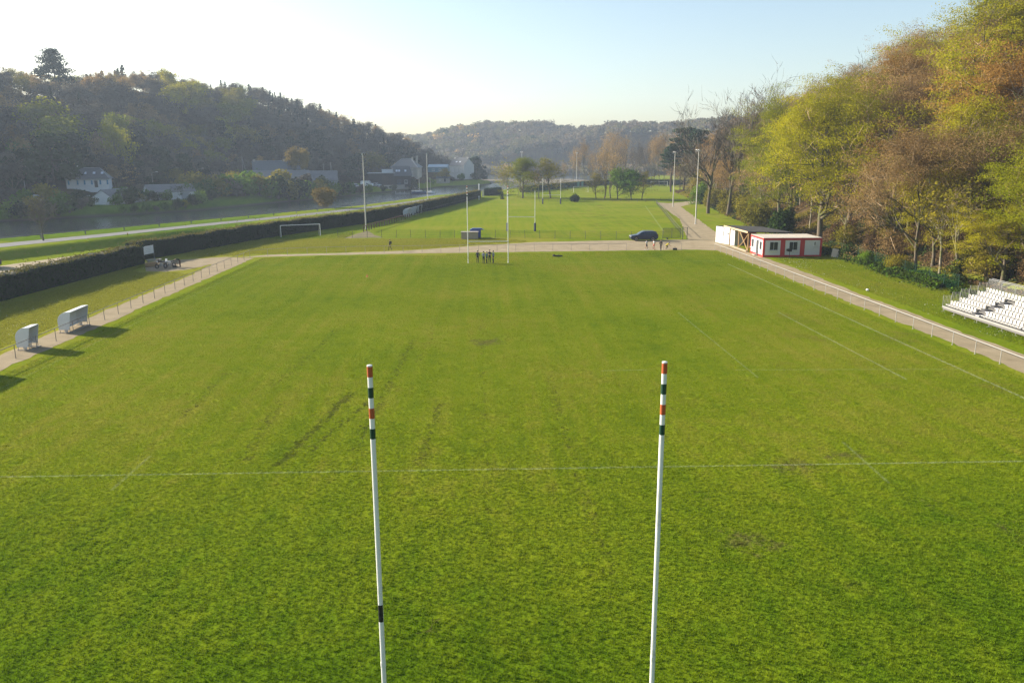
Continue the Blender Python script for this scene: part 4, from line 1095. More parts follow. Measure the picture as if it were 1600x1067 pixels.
def grass_patch(seed, size, per_m2, hmin, hmax, wid):
    r = np.random.default_rng(seed); n = int(size * size * per_m2)
    x = r.uniform(-size / 2, size / 2, n); y = r.uniform(-size / 2, size / 2, n)
    # tufts: blades gather and stand higher in clumps about a hand wide
    g = fbm((x + 50 + seed * 9) / 0.085, (y + 50) / 0.085, seed, 2) / 0.75; g2 = vnoise((x + 31) / 0.27, (y + 57 + seed) / 0.27, seed + 5)
    dens = np.clip((g - 0.33) * 3.0, 0.0, 1) * (0.75 + 0.3 * g2)
    k = r.uniform(size=n) < dens + 0.12
    x, y, g, g2, dens = x[k], y[k], g[k], g2[k], dens[k]; n = len(x)
    h = (hmin + (hmax - hmin) * np.clip(dens, 0, 1)) * r.uniform(0.7, 1.25, n)
    a = r.uniform(0, 2 * np.pi, n); ln = np.abs(r.normal(size=n)) * 0.55 + 0.25
    w = wid * r.uniform(0.7, 1.4, n)
    b = np.stack([x, y, np.full(n, -0.005)], 1); dx = np.stack([np.cos(a), np.sin(a), np.zeros(n)], 1); dp = np.stack([-np.sin(a), np.cos(a), np.zeros(n)], 1)
    tip = b + dx * (h * ln)[:, None] + np.array([0, 0, 1.0]) * h[:, None]
    mid = b + dx * (h * ln * 0.35)[:, None] + np.array([0, 0, 0.62]) * h[:, None]
    W = w[:, None] / 2
    V = np.stack([b - dp * W * 0.8, b + dp * W * 0.8, mid + dp * W, tip, mid - dp * W], 1)
    V = V.reshape(-1, 3)
    i = np.arange(n)[:, None] * 5
    F = np.vstack([i + np.array([[0, 1, 2, 4]]), ])
    F3 = np.hstack([i + 4, i + 2, i + 3, i + 3])
    V2 = V
    F = np.vstack([F, np.hstack([i + 4, i + 2, i + 3, i + 3])])
    me = bpy.data.meshes.new("grass_patch")
    me.from_pydata([tuple(p) for p in V2], [], [tuple(f) if f[2] != f[3] else tuple(f[:3]) for f in F.tolist()])
    me.materials.append(BLADE)
    return me

def scatter(name, label, meshes, pts, rots, scl):
    """one turf object that sets ready-made tuft patches at the given points"""
    col = bpy.data.collections.new(name + "_patches")
    for m in meshes: col.objects.link(bpy.data.objects.new("grass_patch", m))
    me = bpy.data.meshes.new(name); me.vertices.add(len(pts)); me.vertices.foreach_set("co", np.ascontiguousarray(pts, np.float32).ravel())
    at = me.attributes.new("turn", 'FLOAT_VECTOR', 'POINT'); at.data.foreach_set("vector", np.ascontiguousarray(rots, np.float32).ravel())
    at = me.attributes.new("size", 'FLOAT_VECTOR', 'POINT'); at.data.foreach_set("vector", np.ascontiguousarray(scl, np.float32).ravel())
    me.materials.append(BLADE)
    ng = bpy.data.node_groups.new(name, 'GeometryNodeTree')
    ng.interface.new_socket("Geometry", in_out='INPUT', socket_type='NodeSocketGeometry')
    ng.interface.new_socket("Geometry", in_out='OUTPUT', socket_type='NodeSocketGeometry')
    N = ng.nodes.new; L = ng.links.new
    gi = N("NodeGroupInput"); go = N("NodeGroupOutput"); ci = N("GeometryNodeCollectionInfo")
    ci.inputs['Collection'].default_value = col; ci.inputs['Separate Children'].default_value = True; ci.inputs['Reset Children'].default_value = True
    ip = N("GeometryNodeInstanceOnPoints"); ip.inputs['Pick Instance'].default_value = True
    a1 = N("GeometryNodeInputNamedAttribute"); a1.data_type = 'FLOAT_VECTOR'; a1.inputs['Name'].default_value = "turn"
    a2 = N("GeometryNodeInputNamedAttribute"); a2.data_type = 'FLOAT_VECTOR'; a2.inputs['Name'].default_value = "size"
    L(gi.outputs[0], ip.inputs['Points']); L(ci.outputs[0], ip.inputs['Instance'])
    L(a1.outputs['Attribute'], ip.inputs['Rotation']); L(a2.outputs['Attribute'], ip.inputs['Scale']); L(ip.outputs[0], go.inputs[0])
    o = link(name, me); md = o.modifiers.new("scatter", 'NODES'); md.node_group = ng
    return tag(o, label, "grass", kind="stuff")

def poly_in(x, y, poly):
    ins = np.zeros(len(x), bool)
    for i in range(len(poly)):
        ax, ay = poly[i]; bx, by = poly[(i + 1) % len(poly)]
        ins ^= ((ay > y) != (by > y)) & (x < (bx - ax) * (y - ay) / ((by - ay) if by != ay else 1e-9) + ax)
    return ins

PS = 1.5
pm = [grass_patch(500 + i, PS * 1.01, 950, 0.012, 0.055, 0.015) for i in range(5)]
gx, gy = np.meshgrid(np.arange(-35 + PS / 2, 36.2, PS), np.arange(4.5, 123.4, PS)); gx = gx.ravel(); gy = gy.ravel()
keep = gy < 119.4 + (gx + 35) * 0.072
keep &= ~((gx < -33.6) & (gy < 119.5))
gx, gy = gx[keep], gy[keep]; n = len(gx)
rot = np.stack([np.zeros(n), np.zeros(n), np.floor(RNG.uniform(0, 4, n)) * (math.pi / 2)], 1)
hz = 0.75 + 0.5 * vnoise(gx / 5, gy / 5, 6) + 0.75 * np.clip((52 - gy) / 34, 0, 1)
scatter("pitch_grass", "short tufted green grass of the near rugby pitch", pm, np.stack([gx, gy, np.zeros(n)], 1), rot, np.stack([np.ones(n), np.ones(n), hz], 1))
print("grass patches", n)
# rougher grass on the strips beside the pitch
vm = [grass_patch(520 + i, PS * 1.06, 420, 0.03, 0.11, 0.022) for i in range(4)]
gx, gy = np.meshgrid(np.arange(-50, 56, PS), np.arange(10.5, 160, PS)); gx = gx.ravel() + 0.3; gy = gy.ravel()
A = poly_in(gx, gy, [(-50.6, 60), (-37.8, 60), (-37.9, 80), (-38.4, 101.5), (-40.2, 104.5), (-42.5, 103.6), (-46, 104.5), (-48.3, 110), (-49.0, 100)])
A |= poly_in(gx, gy, [(-45, 119.5), (-35, 124.2), (-24, 125.5), (-12, 128.6), (-3, 134.4), (8, 140), (-2, 147), (-26, 147), (-27, 160), (-40, 152), (-47, 128)])
A |= poly_in(gx, gy, [(41.0, 10), (41.2, 60), (40.6, 82), (41.2, 102), (41.0, 112), (49, 121), (51.5, 118), (51.5, 100), (52, 80), (58, 60), (58, 10)])
A |= poly_in(gx, gy, [(42.5, 138), (46.5, 160), (54, 190), (56.5, 200), (53, 165), (51, 140)])
gx, gy = gx[A], gy[A]; n = len(gx)
rot = np.stack([np.zeros(n), np.zeros(n), np.floor(RNG.uniform(0, 4, n)) * (math.pi / 2)], 1)
hz = 0.6 + 1.0 * vnoise(gx / 3, gy / 3, 16)
scatter("verge_grass", "rougher yellowing grass on the strips beside the pitch", vm, np.stack([gx, gy, terrain(gx, gy)], 1), rot, np.stack([np.ones(n), np.ones(n), hz], 1))

# daisies in pale drifts on the lawn below the wood and under the hedge
WHITE = simple("white petals", (0.75, 0.75, 0.70), 0.8, var=0.1)
n = 5200
x = np.concatenate([RNG.uniform(40.5, 50, n), RNG.uniform(-49, -40, n // 3)]); y = np.concatenate([RNG.uniform(45, 116, n), RNG.uniform(65, 135, n // 3)])
d = vnoise(x / 1.8, y / 4.5, 61); ridge = np.exp(-((x - 42.4 - 0.9 * np.sin(y / 9)) / 0.8) ** 2)
k = RNG.uniform(size=len(x)) < np.clip((d - 0.55) * 2.2, 0, 1) * 0.7 + 0.55 * ridge * (x > 0)
V, F = quads(np.stack([x[k], y[k], np.full(k.sum(), 0.10)], 1), 0.055, RNG, up=2.5)
tag(link("daisies", np_mesh("daisies", V, F, WHITE)), "drifts of small white daisies in the lawn below the wood", "daisies", kind="stuff")

# ------------------------------------------------------------------ the air: thin haze that greys the far hills
def build_haze():
    t = bpy.data.materials.new("haze air"); t.use_nodes = True; nt = t.node_tree; nt.nodes.clear()
    out = nt.nodes.new("ShaderNodeOutputMaterial"); v = nt.nodes.new("ShaderNodeVolumePrincipled")
    v.inputs['Color'].default_value = (0.66, 0.80, 1.0, 1); v.inputs['Density'].default_value = HAZE_DENSITY; v.inputs['Anisotropy'].default_value = 0.2
    nt.links.new(v.outputs[0], out.inputs['Volume'])
    m = MB(); m.box((0, 0, 46.5), (2420, 2420, 104.0))
    o = m.build("haze", t); tag(o, "thin bluish haze lying over the valley", "haze", kind="stuff")
    t.cycles.homogeneous_volume = True
HAZE_DENSITY = 0.00026
# ================================================================== SPORTS GROUND
PW = simple("white paint", (0.78, 0.78, 0.76), 0.4, var=0.07, scale=2.0, spec=0.45, dirt=(0.60, 0.59, 0.53))
PRED = simple("faded red paint", (0.42, 0.085, 0.025), 0.5, var=0.15)
PGRN = simple("dark green paint", (0.008, 0.045, 0.028), 0.45, var=0.15)
PBLK = simple("black rubber", (0.012, 0.012, 0.013), 0.6, var=0.3)
NAVY = simple("navy foam pad", (0.012, 0.022, 0.075), 0.5, var=0.2)
BLUE = simple("blue plastic sheet", (0.03, 0.07, 0.28), 0.4, var=0.2)
GALV = simple("galvanised steel", (0.36, 0.36, 0.355), 0.45, 0.55, var=0.15, scale=5)
RUSTY = simple("weathered rail steel", (0.30, 0.265, 0.235), 0.6, 0.2, var=0.25, scale=4)
DKMET = simple("dark steel", (0.055, 0.06, 0.06), 0.55, 0.3, var=0.25)
WOODR = simple("reddish brown timber", (0.16, 0.075, 0.042), 0.8, var=0.3, scale=6, bump=0.3)
WOODY = simple("yellow pine timber", (0.34, 0.22, 0.095), 0.75, var=0.25, scale=5, bump=0.3)
GRPW = simple("white glass fibre", (0.70, 0.72, 0.74), 0.35, var=0.06, scale=1.5)
GLASS = None
def glass_mat(name, c=(0.02, 0.025, 0.03)):
    t = NT(name); return t.done(t.bsdf(c, 0.08, 0.0, 0.6))
GLASS = glass_mat("dark window glass")
CONC = simple("rough concrete", (0.33, 0.30, 0.25), 0.95, var=0.2, scale=2.0, bump=0.5)
BLOCK = simple("sandy block wall", (0.36, 0.30, 0.20), 0.95, var=0.15, scale=3.0, bump=0.4)
SKIN = simple("skin", (0.50, 0.30, 0.22), 0.6, var=0.08)

def rugby_posts(label, cx, cy, rz=0.0, gap=5.6, H=10.6, bands=True, pad=None, r=0.052, tape=False, ch=3.0):
    root = thing("rugby_posts", label, "rugby posts", (cx, cy, 0), rz, None)
    for s in (-1, 1):
        m = MB(); x = s * gap / 2
        m.tube([(x, 0, -0.1), (x, 0, H * 0.5), (x, 0, H - 0.01)], [r * 1.05, r, r], 16)
        m.lathe([(r * 1.7, 0.0), (r * 1.7, 0.12), (r * 1.1, 0.16)], (x, 0, 0), 14)
        m.lathe([(r * 1.02, H * 0.40 - 0.06), (r * 1.12, H * 0.40 - 0.05), (r * 1.12, H * 0.40 + 0.05), (r * 1.02, H * 0.40 + 0.06)], (x, 0, 0), 14)
        u = m.build("upright", PW, root, smooth=False)
        cap = MB(); cap.lathe([(r * 1.04, H - 0.01), (r * 1.04, H + 0.012), (r * 0.5, H + 0.02)], (x, 0, 0), 16); cap.build("end_cap", PW, u)
        if bands:
            for k, (mat, lb) in enumerate(((PRED, "topmost faded red band"), (PGRN, "upper dark green band"), (PRED, "lower faded red band"), (PGRN, "lowest dark green band"))):
                b = MB(); z1 = H - 0.012 - k * 0.41; n = 18
                b.lathe([(r + 0.002, z1 - 0.205), (r + 0.0035, z1 - 0.2), (r + 0.0035, z1 - 0.005), (r + 0.002, z1)], (x, 0, 0), n)
                o = b.build("painted_band", mat, u); o["label"] = lb
        if tape and s < 0:
            b = MB(); z0, z1 = tape
            P = []; 
            for k in range(7):
                a = math.radians(-150 + 120 * k / 6)
                for z in (z0, z1): P.append((x + (r + 0.006) * math.cos(a), (r + 0.006) * math.sin(a), z))
            b.add(P, [(2 * k, 2 * k + 2, 2 * k + 3, 2 * k + 1) for k in range(6)])
            b.build("black_sleeve", PBLK, u)
        if pad:
            b = MB(); b.lathe([(0.15, 0.02), (0.21, 0.06), (0.21, 1.62), (0.17, 1.7)], (x, 0, 0), 14); b.build("foot_pad", pad, u)
    m = MB(); m.tube([(-gap / 2 + r, 0, ch), (gap / 2 - r, 0, ch)], 0.05, 14); m.build("crossbar", PW, root)
    return root
rugby_posts("tall white rugby posts with red and green bands, closest of all, feet out of sight", 0.53, 14.6, tape=(5.23, 5.61), r=0.050)
rugby_posts("white rugby posts with banded tops, a huddle of people standing beneath", -0.09, 111.1)
rugby_posts("white rugby posts with navy foot pads at the near end of the second pitch", 6.5, 159.3, -0.12, gap=5.5, H=7.9, ch=2.85, bands=False, pad=NAVY)
rugby_posts("white rugby posts with navy foot pads in front of the far trees", 19.9, 252.8, -0.12, H=7.9, ch=2.75, bands=False, pad=NAVY)

def football_goal(label, x, y, rz, w, h):
    root = thing("football_goal", label, "football goal", (x, y, 0), rz)
    for s in (-1, 1):
        m = MB(); m.tube([(s * w / 2, 0, -0.05), (s * w / 2, 0, h)], 0.062, 12); m.build("goal_post", PW, root)
        m = MB(); m.tube([(s * w / 2, 0, h - 0.05), (s * w / 2, 0.9, h - 0.25), (s * w / 2, 1.7, 0.05)], 0.025, 8); m.tube([(s * w / 2, 0.06, 0.05), (s * w / 2, 1.7, 0.05)], 0.02, 8); m.build("back_stay", GALV, root)
    m = MB(); m.tube([(-w / 2 - 0.06, 0, h), (w / 2 + 0.06, 0, h)], 0.062, 12); m.build("crossbar", PW, root)
football_goal("white football goal without net on the grass by the clipped hedge", -35.3, 151.6, 0.42, 7.3, 2.2)
football_goal("small white football goal at the far edge of the farthest pitch", 83.2, 392, 0.06, 8.2, 2.5)
football_goal("faint white football goal half hidden by the mid trees", 38.5, 335, 0.5, 7.3, 2.4)

def railing(label, path, post_step, h=1.05, rail_r=0.03, post_r=0.028, mat=None, rails=(1.0,), name="pitch_railing", square=False, groupcat="railing"):
    mat = mat or RUSTY
    path = np.array(path, float); seg = np.linalg.norm(np.diff(path, axis=0), axis=1); s = np.concatenate([[0], np.cumsum(seg)])
    root = thing(name, label, groupcat, (path[0, 0], path[0, 1], 0)); o = path[0]
    for k, rz_ in enumerate(rails):
        m = MB(); pts = [(p[0] - o[0], p[1] - o[1], h * rz_) for p in path]
        if square:
            for a, b in zip(pts[:-1], pts[1:]):
                L = math.hypot(b[0] - a[0], b[1] - a[1]); m.box(((a[0] + b[0]) / 2, (a[1] + b[1]) / 2, a[2]), (L, 0.10, 0.13), math.atan2(b[1] - a[1], b[0] - a[0]))
        else: m.tube(pts, rail_r, 8)
        m.build("top_rail" if k == 0 else "lower_rail", mat, root)
    n = max(1, int(round(s[-1] / post_step))); ts = np.linspace(0, s[-1], n + 1)
    me = None
    for t in ts[:100]:
        x = np.interp(t, s, path[:, 0]) - o[0]; y = np.interp(t, s, path[:, 1]) - o[1]
        if me is None:
            m = MB()
            if square: m.box((0, 0, h / 2 - 0.1), (0.17, 0.15, h + 0.2 - 0.08)); 
            else: m.tube([(0, 0, -0.1), (0, 0, h - rail_r)], post_r, 8); m.lathe([(post_r * 2.2, 0), (post_r * 2.2, 0.03), (post_r, 0.04)], n=8)
            q = m.build("post", mat, root); me = q.data
        else: q = link("post", me, root)
        q.location = (x, y, 0)
    return root
railing("grey steel railing along the left touchline, beside the dugouts", [(-35.1, 41), (-35.2, 61), (-35.5, 80), (-35.6, 100), (-35.5, 119.3)], 2.85)
railing("grey steel railing across the far end of the near pitch", [(-35.5, 119.3), (-33.2, 121.6), (-27.5, 123.2), (-19, 124.2), (-4.5, 124.9), (10, 125.4), (21.8, 125.5)], 2.95)
railing("short end piece of steel railing beside the crouching person in yellow", [(27.7, 125.6), (30.5, 125.2)], 2.9)
railing("grey steel railing beside the gravel path on the right touchline", [(35.5, 124.2), (35.75, 112), (35.8, 90), (36.05, 70), (36.1, 53.6), (36.1, 30)], 2.9, mat=simple("pale rail steel", (0.42, 0.40, 0.37), 0.5, 0.3, var=0.15))
railing("reddish brown timber rail fence along the left of the second pitch", [(-24.9, 160.6), (-23.8, 169), (-22.3, 178.3), (-20.8, 187.3), (-19.2, 197)], 1.95, 1.1, mat=WOODR, square=True, name="timber_fence", groupcat="fence")
railing("dark rail fence running past the far dugouts to the river bend", [(-18.9, 199), (-16, 214), (-11.5, 240), (-4, 280)], 2.4, 1.1, mat=DKMET, name="rail_fence", groupcat="fence")
railing("dark rail fence beside the side path, right of the second pitch", [(35.6, 145), (39.5, 170), (44.6, 201), (53.0, 253.5)], 2.5, 1.1, mat=DKMET, rails=(1.0, 0.5), name="rail_fence", groupcat="fence")
railing("dark rail fence in front of the farthest pitch, under the mid trees", [(17, 266), (30, 266), (42, 264), (53.0, 256)], 3.0, 1.15, mat=DKMET, name="rail_fence", groupcat="fence")
railing("short dark barrier left of the tall floodlight mast by the cross path", [(57.5, 268), (63, 267)], 2.6, 1.1, mat=DKMET, name="rail_barrier", groupcat="barrier")
railing("dark rail fence curving beside the track at the wood edge", [(66.5, 262), (71, 276), (79, 296)], 2.6, 1.2, mat=DKMET, rails=(1.0, 0.5), name="rail_fence", groupcat="fence")
railing("dark crash barrier between the road and the river", [(-112, 106), (-88.6, 143.5), (-79.2, 160.6), (-67.5, 184.6), (-55.5, 208), (-46, 228), (-31, 267)], 9.0, 0.72, mat=simple("dull barrier steel", (0.14, 0.135, 0.14), 0.5, 0.3, var=0.2), square=True, name="crash_barrier", groupcat="barrier")

# wire fence across the near end of the second pitch
def wire_fence(label, path, step, h, mat, net=None, name="wire_fence", wires=4, groups=None):
    path = np.array(path, float); seg = np.linalg.norm(np.diff(path, axis=0), axis=1); s = np.concatenate([[0], np.cumsum(seg)]); o = path[0]
    root = thing(name, label, "fence", (o[0], o[1], 0))
    z0 = [tz(p[0], p[1]) for p in path]
    n = max(1, int(round(s[-1] / step))); rg = random.Random(len(label)); me = None
    for t in np.linspace(0, s[-1], n + 1):
        x = np.interp(t, s, path[:, 0]) - o[0]; y = np.interp(t, s, path[:, 1]) - o[1]
        if me is None:
            m = MB(); m.tube([(0, 0, -0.1), (0, 0, h)], 0.035, 8); m.lathe([(0.04, h), (0.02, h + 0.04)], n=8); q = m.build("post", mat, root); me = q.data
        else: q = link("post", me, root)
        q.location = (x, y, np.interp(t, s, z0)); q.rotation_euler = (rg.uniform(-.03, .03), rg.uniform(-.05, .05), 0)
    m = MB()
    for k in range(wires):
        z = h * (0.12 + 0.85 * k / max(1, wires - 1)); m.tube([(p[0] - o[0], p[1] - o[1], z + zz) for p, zz in zip(path, z0)], 0.008, 4)
    m.build("wires", mat, root)
    if net:
        V = []; F = []
        for p, zz in zip(path, z0): V += [(p[0] - o[0], p[1] - o[1], zz + 0.02), (p[0] - o[0], p[1] - o[1], zz + h)]
        for k in range(len(path) - 1): F.append((2 * k, 2 * k + 2, 2 * k + 3, 2 * k + 1))
        mesh_obj("netting", V, F, net, root)
    return root
def net_mat(name, c, cover):
    t = NT(name); d = t.n("ShaderNodeBsdfDiffuse"); d.inputs[0].default_value = (*c, 1)
    tr = t.n("ShaderNodeBsdfTransparent"); m = t.n("ShaderNodeMixShader")
    p = t.pos(); k = t.noise(t.vmath('MULTIPLY', p, (1, 1, 1)), 1.3, 3.0)
    t.put(m.inputs[0], t.math('MULTIPLY', t.math('ADD', k, 0.5), cover))
    t.l(tr.outputs[0], m.inputs[1]); t.l(d.outputs[0], m.inputs[2]); return t.done(m.outputs[0])
wire_fence("low wire fence on thin dark posts in front of the second pitch", [(-27.8, 148.6), (-20, 148.1), (-9.5, 147.1), (-6.2, 146.9)], 2.7, 1.45, DKMET, net_mat("wire mesh", (0.10, 0.11, 0.09), 0.10))
wire_fence("low wire fence on thin posts between the block store and the parked car", [(-1.5, 146.8), (6.8, 145.4), (14.7, 143.6), (24.5, 141.9), (31, 141.6)], 2.65, 1.45, DKMET, net_mat("wire mesh", (0.10, 0.11, 0.09), 0.10))
wire_fence("green mesh fence overgrown at the foot of the wood, from cabin to stand", [(49.3, 120.5), (51.6, 119.6), (52.2, 113.5), (51.3, 101.5), (50.6, 92.1), (50.6, 83.5)], 3.0, 1.9, PGRN, net_mat("green netting", (0.012, 0.045, 0.022), 0.16), name="mesh_fence", wires=3)
wire_fence("tall thin mesh fence behind the willow and the far rugby posts", [(14, 300), (24, 330), (38, 360), (44, 380)], 6.0, 3.2, simple("teal fence paint", (0.03, 0.16, 0.14), 0.5), net_mat("faint mesh", (0.06, 0.14, 0.12), 0.14), name="mesh_fence", wires=3)

# floodlight masts
def mast(label, x, y, h, n=2, rz=0.0):
    z = tz(x, y)
    root = thing("floodlight_mast", label, "floodlight", (x, y, z), rz)
    m = MB(); m.tube([(0, 0, -0.2), (0, 0, h * 0.5), (0, 0, h)], [0.15, 0.115, 0.07], 12); m.lathe([(0.26, 0), (0.26, 0.06), (0.17, 0.1)], n=12); m.build("mast_pole", simple("pale galvanised mast", (0.50, 0.49, 0.47), 0.5, 0.25, var=0.1), root)
    m = MB(); m.tube([(-0.5, 0, h - 0.05), (0.5, 0, h - 0.05)], 0.05, 8); m.build("cross_arm", GALV, root)
    for k in range(n):
        m = MB(); xx = (k - (n - 1) / 2) * 0.75
        m.box((xx, -0.22, h + 0.12), (0.55, 0.34, 0.42), 0.0); m.box((xx, -0.41, h + 0.10), (0.48, 0.03, 0.36)); m.tube([(xx, -0.05, h - 0.05), (xx, -0.1, h + 0.1)], 0.03, 6)
        lm = m.build("lamp_head", simple("lamp housing", (0.45, 0.45, 0.45), 0.4, 0.3), root)
        g = MB(); g.box((xx, -0.43, h + 0.10), (0.42, 0.015, 0.30)); g.build("lamp_glass", GLASS, lm)
mast("slim floodlight mast at the near left corner of the second pitch", -25.4, 167.1, 15.0, 2, 1.2)
mast("slim floodlight mast behind the far dugouts by the river hedge", -19.2, 258.0, 15.4, 2, 1.2)
mast("floodlight mast at the end of the side path, left one of the right pair", 54.4, 236, 15.4, 2, -1.2)
mast("nearest floodlight mast on the grassy bank left of the wood", 45.3, 174.3, 15.5, 2, -1.2)
mast("thin floodlight mast beyond the farthest pitch, among bronze trees", 45.0, 412, 16.2, 2, 0.5)
mast("thin floodlight mast seen above the willow crown", 16.9, 405, 17.2, 2, 0.5)

# curved dugouts
def dugout(label, x, y, rz, L=4.0, h=2.05):
    """open side towards local +X, length along Y"""
    root = thing("dugout", label, "dugout", (x, y, 0), rz)
    prof = []
    for k in range(9):
        a = math.radians(180 - 90 * k / 8); prof.append((0.0 + 0.95 * math.cos(a) + 0.30, 1.15 + 0.9 * math.sin(a)))
    prof = [(-0.62, 0.32)] + prof + [(0.72, h + 0.02)]
    V = []; F = []; th = 0.035
    for (px, pz) in prof:
        for yy in (-L / 2, L / 2): V.append((px, yy, pz))
    n = len(prof)
    for k in range(n - 1): F.append((2 * k, 2 * k + 1, 2 * k + 3, 2 * k + 2))
    sh = mesh_obj("shell", V, F, GRPW, root); md = sh.modifiers.new("thick", 'SOLIDIFY'); md.thickness = th; md.offset = 0
    for s in (-1, 1):
        poly = prof + [(0.55, 1.2), (0.42, 0.32)]
        m = MB(); m.prism([(p[0], p[1]) for p in poly], s * (L / 2 + 0.004), s * (L / 2 + 0.03), 'y'); m.build("side_panel", GRPW, root)
        m = MB(); m.tube([(0.44, s * (L / 2 - 0.05), 0.0), (0.44, s * (L / 2 - 0.05), 0.5)], 0.03, 8); m.tube([(-0.55, s * (L / 2 - 0.05), 0.0), (-0.55, s * (L / 2 - 0.05), 0.5)], 0.03, 8)
        m.box((0.0, s * (L / 2 - 0.05), 0.03), (1.3, 0.08, 0.06)); m.build("foot_frame", GALV, root)
    m = MB(); m.box((-0.1, 0, 0.48), (0.42, L - 0.2, 0.06)); m.box((-0.1, -L / 2 + 0.4, 0.24), (0.3, 0.06, 0.42)); m.box((-0.1, L / 2 - 0.4, 0.24), (0.3, 0.06, 0.42)); m.build("bench", GRPW, root)
    m = MB(); m.box((0.62, 0, 0.045), (0.16, L, 0.07)); m.build("front_kerb", CONC, root)
    return root
dugout("small white curved dugout, the nearer of the two in full view beside the railing", -36.05, 61.7, 0.05, 1.75).scale = (0.82, 0.82, 0.86)
dugout("long white curved dugout just beyond the small one on the left touchline", -36.15, 69.0, 0.05, 4.2).scale = (0.82, 0.82, 0.86)
dugout("white curved dugout outside the left picture edge whose shadow falls on the pitch", -36.2, 53.2, 0.05, 4.0).scale = (0.82, 0.82, 0.86)
for k, (x, y, lab, L) in enumerate(((-20.3, 202.3, "nearest of the three white dugouts beside the second pitch", 3.4), (-19.3, 208.6, "middle one of the three white dugouts beside the second pitch", 2.0), (-18.6, 215.0, "farthest of the three white dugouts beside the second pitch", 3.4))):
    dugout(lab, x, y, -0.17, L, 2.05)

# seating stand by the lawn
def stand():
    X0, Y0, L = 42.9, 72.9, 16.0
    root = thing("seating_stand", "aluminium seating stand with rows of white bucket seats below the wood", "stand", (X0, Y0, 0))
    rows, dp, rise = 5, 0.82, 0.30
    ALU = simple("aluminium deck", (0.13, 0.125, 0.12), 0.6, 0.1, var=0.1)  # deck colour darkened to stand in for shadow between the seats
    SEAT = simple("white plastic seat", (0.46, 0.45, 0.425), 0.35, var=0.05)
    DTREAD = simple("dark stair tread", (0.06, 0.06, 0.065), 0.7, var=0.3)
    for r in range(rows):
        m = MB(); z = 0.55 + r * rise; m.box((r * dp + dp / 2, -L / 2, z - 0.03), (dp - 0.03, L, 0.05)); m.box((r * dp + 0.02, -L / 2, z - rise / 2 - 0.04), (0.03, L, rise - 0.06)); m.build("deck_row", ALU, root)
    m = MB()
    m.box((-0.03, -L / 2, 0.50), (0.05, L, 0.16)); m.build("front_beam", GALV, root)
    k = 0
    y = -0.05
    while y > -L:
        m = MB(); m.tube([(0.06, y, 0.03), (0.06, y, 0.55)], 0.03, 8); m.box((0.06, y, 0.015), (0.3, 0.3, 0.03)); m.tube([(rows * dp - 0.1, y, -0.3), (rows * dp - 0.1, y, 0.5 + rows * rise)], 0.03, 8)
        m.tube([(0.06, y, 0.15), (rows * dp - 0.1, y, 0.5 + (rows - 1) * rise)], 0.022, 6); m.build("support_frame", GALV, root); y -= 1.76
    # seat: one shaped bucket, copied
    s = MB(); V = []; F = []
    prof = [(-0.22, 0.40), (-0.20, 0.44), (0.0, 0.42), (0.17, 0.42), (0.22, 0.47), (0.25, 0.62), (0.27, 0.78), (0.275, 0.82)]
    for j, (px, pz) in enumerate(prof):
        w = [0.14, 0.155, 0.16, 0.16, 0.16, 0.16, 0.15, 0.12][j]
        for t in (-1, -0.6, 0, 0.6, 1): V.append((px - (0.03 * abs(t) if j > 4 else 0), t * w, pz + (0.03 * abs(t) ** 2 if j < 5 else 0)))
    for j in range(len(prof) - 1):
        for t in range(4): F.append((j * 5 + t, j * 5 + t + 1, j * 5 + 5 + t + 1, j * 5 + 5 + t))
    s.add(V, F); s.box((0.02, 0, 0.36), (0.10, 0.30, 0.10))
    first = s.build("seat", SEAT, root); first.modifiers.new("thick", 'SOLIDIFY').thickness = 0.02
    spots = []
    aisles = (4.35, 14.0)
    for r in range(rows):
        n = 0; y = -0.30
        while y > -L + 0.2:
            if r < 4 and any(-a - 1.15 < y < -a for a in aisles): y -= 0.46; continue
            spots.append((r * dp + 0.40, y, 0.55 + r * rise - 0.28)); y -= 0.46
    spots.sort(key=lambda p: -p[1])
    rest = spots[100:]
    for i, p in enumerate(spots[:100]):
        o = first if i == 0 else link("seat", first.data, root)
        if i: o.modifiers.new("thick", 'SOLIDIFY').thickness = 0.02
        o.location = p
    if rest:
        m = MB()
        for p in rest: m.add([(v[0] + p[0], v[1] + p[1], v[2] + p[2]) for v in V], F)
        o = m.build("seat", SEAT, root); o.modifiers.new("thick", 'SOLIDIFY').thickness = 0.02; o["kind"] = "stuff"
    for a in aisles:
        for r in range(4):
            m = MB(); m.box((r * dp + 0.42, -a - 0.30, 0.55 + r * rise + 0.10), (0.62, 0.52, 0.22)); m.build("stair_tread", DTREAD, root)
            m = MB(); m.box((r * dp + 0.42, -a - 0.83, 0.55 + r * rise + 0.06), (0.60, 0.50, 0.10)); m.build("stair_step", SEAT, root)
    # rear rails with mesh infill and the stepped barrier at the end
    zb = 0.55 + rows * rise; xb = rows * dp + 0.03
    m = MB(); m.tube([(xb, 0, zb + 1.0), (xb, -L, zb + 1.0)], 0.028, 8); m.tube([(xb + 0.28, 0, zb + 1.05), (xb + 0.28, -L, zb + 1.05)], 0.028, 8); m.tube([(xb, 0, zb - 0.1), (xb, -L, zb - 0.1)], 0.02, 6)
    for i in range(9): m.tube([(xb, -i * 1.95, zb - 0.3), (xb, -i * 1.95, zb + 1.0), (xb + 0.28, -i * 1.95, zb + 1.05)], 0.024, 6)
    b = m.build("rear_rail", GALV, root)
    V2 = [(xb, 0, zb - 0.1), (xb, -L, zb - 0.1), (xb, -L, zb + 0.98), (xb, 0, zb + 0.98)]
    mesh_obj("mesh_infill", V2, [(0, 1, 2, 3)], net_mat("steel mesh infill", (0.30, 0.31, 0.32), 0.20), b)
